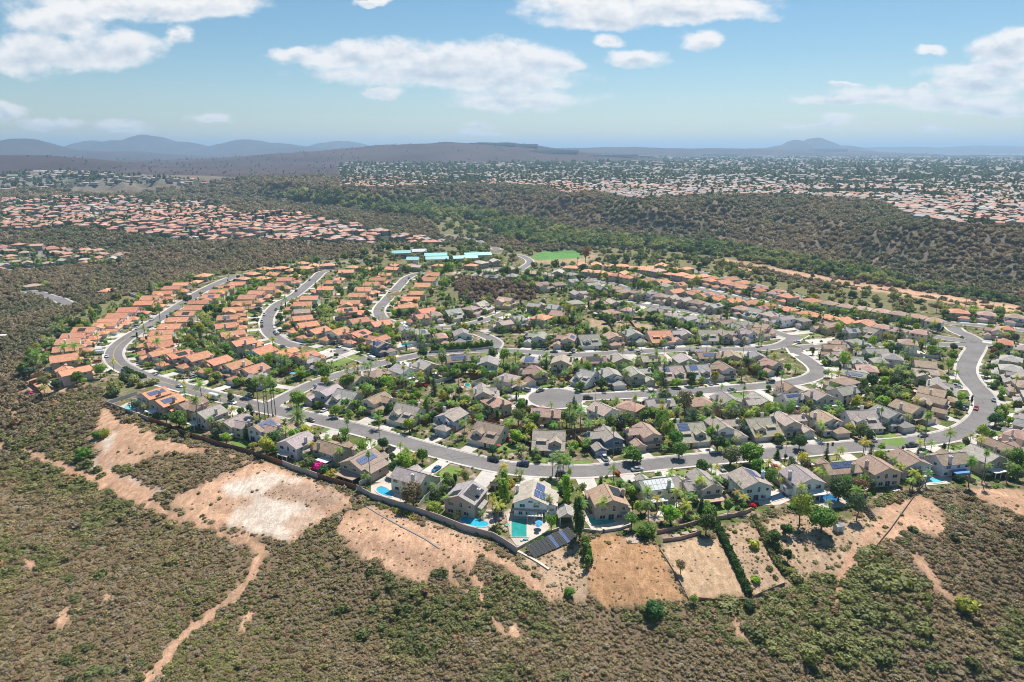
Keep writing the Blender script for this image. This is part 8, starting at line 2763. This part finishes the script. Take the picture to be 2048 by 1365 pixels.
def build_stuff():
    rg = np.random.default_rng(5)
    protos = [scrub_mesh(901, 5, 260, .13), scrub_mesh(902, 7, 300, .12), scrub_mesh(903, 4, 200, .15, .6), scrub_mesh(904, 9, 420, .10), scrub_mesh(905, 6, 240, .13, 1.1)]
    # --- chaparral on the near slopes
    X, Y, S = polar(95, 430, 0.0072, seed=11)
    # ordinary square metre spacing: thin out evenly where the polar net is tighter than the plants
    Z = Hv(X, Y); code = classify(X, Y, Z)
    u, v = to_px(X, Y, Z)
    keep = (u > -120) & (u < 2170) & (v < 1460)
    f1 = fbm(X / 26, Y / 26, 201, 4); f2 = fbm(X / 9, Y / 9, 211, 3); f3 = fbm(X / 70, Y / 70, 221, 3)
    rnd = rg.uniform(size=len(X))
    dens = np.where(code == 0, np.clip(1.1 + 1.2 * f2, .72, 1), 0.0)
    dens = np.where(code == 8, .95, dens)
    dens = np.where(code == 12, .16 + .35 * (f2 > .05), dens)
    dens = np.where(code == 1, .035 + .12 * (f2 > .12), dens)
    dens = np.where(code == 4, .02, dens); dens = np.where(code == 15, .05, dens); dens = np.where(code == 13, .95, dens)
    dens = np.where(code == 2, .004, dens)
    # bare spots between the brush
    dens = np.where((code == 0) & (f1 + f2 * .6 < -.33), .3, dens)
    # stay off the houses' side of the canyon walls
    keep &= (rnd < dens)
    X, Y, Z, S, code, f1, f2, f3 = (a[keep] for a in (X, Y, Z, S, code, f1, f2, f3))
    n = len(X)
    big = np.clip((.72 + 2.6 * np.maximum(f1 + .05, 0)) * np.exp(rg.normal(0, .38, n)), .4, 3.2)
    sc = S * .70 * big * np.where(np.isin(code, (1, 12, 4, 15)), .55, 1.0) + .12
    bigm = (code == 0) & (fbm(X / 34, Y / 34, 261, 3) > .09) & (rg.uniform(size=n) < .045)
    sc = np.where(bigm, rg.uniform(1.5, 3.0, n), sc)
    brown = np.array((0.325, 0.25, 0.135)); grey = np.array((0.33, 0.26, 0.18)); green = np.array((0.235, 0.225, 0.08)); dgreen = np.array((0.155, 0.175, 0.062)); rust = np.array((0.32, 0.205, 0.11))
    w = np.clip((f1 * 2.6 + f3 * 1.6 + .28 + rg.uniform(-.3, .3, n)), 0, 1)[:, None]
    T = brown * (1 - w) + green * w
    q = rg.uniform(size=n)
    T = np.where((q < .12)[:, None], grey, T); T = np.where((q > .95)[:, None], rust, T)
    T = np.where(((f1 > .13) & (q < .85))[:, None], (dgreen + green) / 2, T)
    T = np.where(bigm[:, None], dgreen * .9, T)
    # the canyon bottom in front of the plots is greener
    uu, vv = to_px(X, Y, Z)
    lush = inside(uu, vv, [(1480, 1200), (1600, 1170), (1680, 1110), (1760, 1090), (1850, 1190), (1880, 1290), (1700, 1340), (1500, 1300), (1300, 1260), (1150, 1230), (1250, 1205)])
    T = np.where((lush & (q < .75))[:, None], (dgreen * .6 + green * .6), T); sc = np.where(lush, sc * 1.35, sc)
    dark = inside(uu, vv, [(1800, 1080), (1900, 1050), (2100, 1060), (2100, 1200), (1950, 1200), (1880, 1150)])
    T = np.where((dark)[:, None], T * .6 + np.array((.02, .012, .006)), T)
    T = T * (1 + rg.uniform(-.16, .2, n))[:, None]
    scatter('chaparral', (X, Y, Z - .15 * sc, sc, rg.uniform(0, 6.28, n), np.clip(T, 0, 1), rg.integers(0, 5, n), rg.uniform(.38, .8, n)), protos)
    print('chaparral', n)
    # low mats, dead twigs and weeds between the bushes and on the bare ground
    X, Y, S = polar(95, 380, 0.0066, seed=12)
    Z = Hv(X, Y); code = classify(X, Y, Z); u, v = to_px(X, Y, Z); rnd = rg.uniform(size=len(X)); f = fbm(X / 7, Y / 7, 217, 3)
    dens = np.select([code == 0, code == 12, code == 1, code == 4, code == 15, code == 16, code == 3], [.8, .5 + f, .16 + .9 * f, .22 + .6 * f, .3 + .9 * f, .07 + .3 * f, .05], 0)
    m = (rnd < dens) & (u > -120) & (u < 2170) & (v < 1460)
    X, Y, Z, S, code = X[m], Y[m], Z[m], S[m], code[m]; n = len(X)
    sc = np.where(code == 0, S * .58, .34) * np.exp(rg.normal(0, .3, n))
    T = np.array([(.27, .2, .115), (.33, .27, .18), (.2, .18, .07), (.24, .15, .085)])[rg.choice(4, n, p=[.45, .2, .2, .15])] * (1 + rg.uniform(-.2, .2, n))[:, None]
    scatter('dry_weeds', (X, Y, Z, sc, rg.uniform(0, 6.28, n), T, rg.integers(0, 5, n), rg.uniform(.3, .6, n)), protos)
    print('weeds', n)
    # --- brush on the farther slopes and the knoll, riverside woods
    wood = [crown_mesh('wood', 1.0, 1.5, 8, 260, .17, 920 + i, M['scrub'], zc=.8, squash=.95) for i in range(4)]
    X, Y, S = polar(330, 2300, 0.0072, seed=13)
    Z = Hv(X, Y); code = classify(X, Y, Z)
    rnd = rg.uniform(size=len(X)); f1 = fbm(X / 60, Y / 60, 231, 4); f2 = fbm(X / 22, Y / 22, 241, 3)
    rd = np.full(len(X), 99.0)
    for k in ('left_far', 'left_hill', 'school', 'park'):
        ln = ROADS[k][0]
        m = (Y > ln[:, 1].min() - 40) & (Y < ln[:, 1].max() + 40)
        rd[m] = np.minimum(rd[m], pdist(X[m], Y[m], ln[::4]))
    dens = np.select([code == 7, code == 8, code == 13, code == 11, code == 0, code == 1, code == 10], [.95, .98 - .15 * (f1 > .2), .95, .22, .9, .05, .8], 0.0)
    keep = (rnd < dens) & (rd > 7)
    hb = np.array([(h['x'], h['y']) for h in ALLH if h['row'] in ('far hill street',)])
    for hx, hy in hb:
        keep &= np.hypot(X - hx, Y - hy) > 11
    X, Y, Z, S, code, f1, f2 = (a[keep] for a in (X, Y, Z, S, code, f1, f2)); n = len(X)
    iswood = (code == 7) | ((code == 11) & (rg.uniform(size=n) < .5))
    sc = np.where(iswood, np.maximum(S * .8, 3.2) * rg.uniform(.7, 1.25, n), S * .74 * rg.uniform(.65, 1.15, n))
    w = np.clip(f1 * 2.5 + .45 + rg.uniform(-.3, .3, n), 0, 1)[:, None]
    T = np.array((0.34, 0.255, 0.175)) * (1 - w) + np.array((0.22, 0.215, 0.125)) * w
    Tw = np.array((0.2, 0.28, 0.1)) * w + np.array((0.42, 0.4, 0.17)) * (1 - w)
    Tw = np.where((rg.uniform(size=n) < .3)[:, None], np.array((.13, .18, .08)), Tw)
    T = np.where(iswood[:, None], Tw, T)
    T = np.where((code == 13)[:, None], np.array((.26, .18, .13)), T)
    T = T * (1 + rg.uniform(-.15, .18, n))[:, None]
    K = np.where(iswood, rg.integers(5, 9, n), rg.integers(0, 5, n))
    scatter('canyon_woodland', (X, Y, Z, sc, rg.uniform(0, 6.28, n), np.clip(T, 0, 1), K, rg.uniform(.7, 1.1, n)), protos + wood)
    print('woodland', n)
    # --- the garden trees past the 300 largest of each kind
    if SOFT:
        kinds = ['broad', 'airy', 'dense', 'column', 'conifer', 'queen', 'fan', 'small', 'shrub']
        pm = []
        for k in kinds:
            tm, cm, cz = TP[k][0]
            import bmesh
            bm = bmesh.new()
            c2 = cm.copy(); c2.materials.clear(); c2.materials.append(M['scrub']); c2.transform(Matrix.Translation((0, 0, cz)))
            bm.from_mesh(c2)
            if tm:
                bm.from_mesh(tm)
            me = bpy.data.meshes.new('garden_' + k); bm.to_mesh(me); bm.free(); me.materials.append(M['scrub'])
            pm.append(me)
        A = SOFT
        X = np.array([a[0] for a in A]); Y = np.array([a[1] for a in A]); Z = np.array([a[2] for a in A]); n = len(A)
        T = np.array([a[4] for a in A]) * (1 + rg.uniform(-.2, .2, n))[:, None]
        scatter('distant_garden_trees', (X, Y, Z, np.array([a[3] for a in A]), rg.uniform(0, 6.28, n), T, np.array([kinds.index(a[5]) for a in A]), np.array([a[6] for a in A])), pm)
        print('soft', n)
    # --- low planting in the gardens
    X, Y, S = polar(170, 760, 0.0078, seed=17)
    m = inside(X, Y, PLAT); X, Y, S = X[m], Y[m], S[m]
    u, v = to_px(X, Y, 0 * X); m = (u > -50) & (u < 2100); X, Y, S = X[m], Y[m], S[m]
    f = fbm(X / 14, Y / 14, 251, 3); rnd = rg.uniform(size=len(X))
    Z = Hv(X, Y)
    cd = classify(X, Y, Z)
    m = (rnd < .34 + 1.5 * f) & (cd == 5)
    X, Y, S, Z = X[m], Y[m], S[m], Z[m]
    lw = [[P(a, b) for a, b in d] for d in DECKS + LAWNS]
    m = np.ones(len(X), bool)
    for d in lw:
        m &= ~inside(X, Y, d)
    X, Y, S, Z = X[m], Y[m], S[m], Z[m]
    ok = []
    for i in range(len(X)):
        ok.append(not blocked(X[i], Y[i], .6, None))
    ok = np.array(ok); X, Y, S, Z = X[ok], Y[ok], S[ok], Z[ok]; n = len(X)
    cols = np.array([GREENS[c] for c in ('mid', 'dark', 'bright', 'olive', 'yellow', 'palmy', 'rust')])
    T = cols[rg.choice(7, n, p=[.3, .2, .2, .14, .08, .05, .03])] * (1 + rg.uniform(-.25, .25, n))[:, None]
    sc = rg.uniform(.45, 1.25, n) * np.clip(Y / 400, .8, 1.3)
    scatter('garden_planting', (X, Y, Z, sc, rg.uniform(0, 6.28, n), T, rg.integers(0, 5, n), rg.uniform(.7, 1.3, n)), protos)
    print('planting', n)


def Hv(X, Y):
    """vector terrain height from the grid where it reaches, exact beyond"""
    fx = (X - _gx0) / _gs; fy = (Y - _gy0) / _gs
    ok = (fx >= 0) & (fy >= 0) & (fx < _GRID.shape[1] - 1) & (fy < _GRID.shape[0] - 1)
    Z = np.zeros(X.shape)
    if (~ok).any():
        Z[~ok] = _Hfull(X[~ok], Y[~ok])
    j = fx[ok].astype(int); i = fy[ok].astype(int); a = fx[ok] - j; b = fy[ok] - i
    Z[ok] = (_GRID[i, j] * (1 - a) + _GRID[i, j + 1] * a) * (1 - b) + (_GRID[i + 1, j] * (1 - a) + _GRID[i + 1, j + 1] * a) * b
    return Z


build_stuff()


# ------------------------------------------------------------------ far suburbs, school, warehouses
def far_house_mesh(w, d, h, r, hipr, seed):
    wl, rf = MB(), MB()
    wl.box(-w / 2, -d / 2, -2, w / 2, d / 2, h, 1)
    if hipr:
        hip(rf, -w / 2, w / 2, -d / 2, d / 2, h, r, .4)
    else:
        gable(rf, wl, -w / 2, w / 2, -d / 2, d / 2, h, r, 'y', .4)
    wl.m = [1] * len(wl.f)
    for q in range(-1, 2):
        for s in (-1, 1):
            wl.box(q * w * .3 - .6, s * d / 2 - .03, h - 2.0, q * w * .3 + .6, s * d / 2 + .03, h - .9, 2)
    b = len(wl.v)
    wl.v += rf.v; wl.f += [tuple(i + b for i in f) for f in rf.f]; wl.m += [0 if m == 0 else 1 for m in rf.m]
    return wl.mesh('far_house', [M['far_roof'], M['far_wall2'], M['glass']])


def m_inst(name, attr, mul=(1, 1, 1)):
    m, t, p, o = mat(name)
    a = t.add('ShaderNodeAttribute', attribute_name=attr, attribute_type='INSTANCER').outputs['Color']
    t.l.new(t.vmath('MULTIPLY', a, mul), p.inputs['Base Color'])
    return m


M['far_roof'] = m_inst('far_roof_tiles', 'tint')
M['far_wall2'] = m_plain('far_stucco', (0.44, 0.38, 0.32), .9, .1)


def build_far():
    rg = np.random.default_rng(9)
    hs = [far_house_mesh(11, 15, 5.3, 2.0, True, 1), far_house_mesh(11, 15, 5.3, 2.1, False, 2), far_house_mesh(13, 13, 5.0, 2.0, True, 3), far_house_mesh(15, 11, 3.4, 1.8, True, 4)]
    X, Y, S = polar(640, 9000, 0.0118, amax=R(44), seed=21)
    Z = Hv(X, Y); code = classify(X, Y, Z)
    f = fbm(X / 160, Y / 160, 301, 3)
    m = (code == 9) & (rg.uniform(size=len(X)) < np.where(f > np.where(Y < 1700, .25, .08), .06, np.where(Y < 1700, .95, .72)) * np.clip((S / 16.0) ** 2, 0, 1))
    for h in ALLH:
        if h['dist'] > 560:
            m &= np.hypot(X - h['x'], Y - h['y']) > 14
    X, Y, Z, S = X[m], Y[m], Z[m], S[m]; n = len(X)
    # line the houses up in curved rows
    street = fbm(X / 220, Y / 220, 311, 2) * 5
    rot = street + rg.choice([0, math.pi / 2], n, p=[.8, .2])
    red = 1 - sstep(1500, 2600, Y) * .75 - .35 * (X > 150) * (Y > 700)
    q = np.clip(rg.uniform(size=n) * .6 + .4 * vnoise(X / 130, Y / 130, 331), 0, 1)
    pal = np.array([(.50, .25, .17), (.55, .32, .23), (.40, .30, .24), (.36, .33, .31), (.50, .46, .43), (.42, .33, .28)])
    K = np.where(q < red * .62, rg.integers(0, 2, n), rg.choice([2, 3, 4, 5], n, p=[.3, .3, .15, .25]))
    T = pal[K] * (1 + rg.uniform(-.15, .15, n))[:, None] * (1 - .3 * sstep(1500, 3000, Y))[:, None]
    ex = [h for h in ALLH[HOUSE_MAX:]]
    X = np.r_[X, [h['x'] for h in ex]]; Y = np.r_[Y, [h['y'] for h in ex]]; Z = np.r_[Z, [h['z'] - .3 for h in ex]]; S = np.r_[S, np.full(len(ex), 16.5)]; rot = np.r_[rot, [h['yaw'] for h in ex]]
    T = np.r_[T, [RC[h['roof']] for h in ex]]; n = len(X)
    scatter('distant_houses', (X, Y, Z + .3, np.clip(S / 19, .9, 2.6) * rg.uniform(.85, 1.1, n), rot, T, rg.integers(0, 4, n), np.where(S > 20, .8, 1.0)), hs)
    print('far houses', n)
    wood = [crown_mesh('far_tree', 1.0, 1.7, 6, 130, .24, 950 + i, M['scrub'], zc=.9, squash=1.05) for i in range(3)]
    X, Y, S = polar(640, 12000, 0.0078, amax=R(44), seed=23)
    Z = Hv(X, Y); code = classify(X, Y, Z)
    f = fbm(X / 90, Y / 140, 321, 3)
    m = ((code == 9) & (rg.uniform(size=len(X)) < np.clip(.62 + 3.0 * f, .3, 1))) | ((code == 10) & (rg.uniform(size=len(X)) < .06))
    cz = code[m]; X, Y, Z, S, f = X[m], Y[m], Z[m], S[m], f[m]; n = len(X)
    T = np.array((.14, .18, .08)) * (1 + rg.uniform(-.35, .5, n))[:, None]
    T = np.where((rg.uniform(size=n) < .2)[:, None], np.array((.24, .26, .11)), T)
    sc = np.clip(S * .30, 2.3, 9) * np.where(cz == 10, .45, 1) * rg.uniform(.6, 1.25, n)
    scatter('distant_trees', (X, Y, Z, sc, rg.uniform(0, 6.28, n), T, rg.integers(0, 3, n), rg.uniform(.7, 1.5, n)), wood)
    print('far trees', n)
    # big pale roofs of warehouses out on the plain
    wh = MB(); r = random.Random(3)
    lst = [(r.uniform(1250, 2048), r.uniform(306, 326)) for _ in range(34)] + [(r.uniform(960, 1250), r.uniform(318, 326)) for _ in range(8)]
    for px, py in lst:
        x, y = P(px, py, MZ)
        if not (1500 < y < 15000):
            continue
        z = float(H(x, y)[0]); s = y / 2200
        w, d = r.uniform(30, 90) * s, r.uniform(20, 40) * s
        wh.box(x - w, y - d, z - 5, x + w, y + d, z + r.uniform(8, 12) * max(1, s * .6))
    o = wh.build('distant_warehouses', M['whroof']); tag(o, None, None, kind='stuff')
    # school buildings with turquoise roofs
    for i, (px, py, w, d, rz, col, lab) in enumerate([(802, 503, 34, 16, 12, (.20, .50, .47), 'grey school block with turquoise roof, left of the campus'), (872, 508, 42, 15, 8, (.24, .58, .54), 'long turquoise-roofed school hall, nearer middle one'), (874, 515, 40, 12, 8, (.30, .60, .55), 'lower turquoise-roofed classroom wing in the middle'),
                                                      (955, 507, 50, 15, 14, (.24, .58, .54), 'turquoise-roofed school hall at the right end, rear'), (930, 513, 44, 13, 14, (.26, .56, .52), 'turquoise-roofed school hall at the right end, front'), (826, 516, 20, 16, 0, (.26, .56, .52), 'small turquoise-roofed school building below the grey block'), (838, 500, 26, 16, 10, (.55, .54, .52), 'white flat school building at the back of the campus')]):
        x, y, z = GP(px, py, 7)
        o = empty('school_building', (x, y, max(z, -1)), R(rz), lab, 'school building', 'school buildings beyond the orange roofs')
        wl, rf = MB(), MB()
        w *= .55; d *= .7
        wl.box(-w / 2, -d / 2, -2, w / 2, d / 2, 6.0)
        gable(rf, wl, -w / 2, w / 2, -d / 2, d / 2, 6.0, 2.0, 'x', 1.0)
        wl.build('walls', M['stucco'], o, color=(.5, .5, .5) if i == 0 else WC['cream'])
        me = rf.mesh('roof', [M['seam'], M['trimw']]); autouv(me); q = bpy.data.objects.new('roof', me); link(q, o); q.color = (*col, 1)
        for k in range(int(w // 7)):
            add_window(o, -w / 2 + 4 + k * 7, -d / 2, 2.4, 4.0, 1.6, 'B', detail=False)


M['whroof'] = m_plain('pale_flat_roof', (0.5, 0.5, 0.49), .8, .2)
M['seam'] = m_plain('metal_roof', None, .5, .4, var=.06, objcol=True)
build_far()
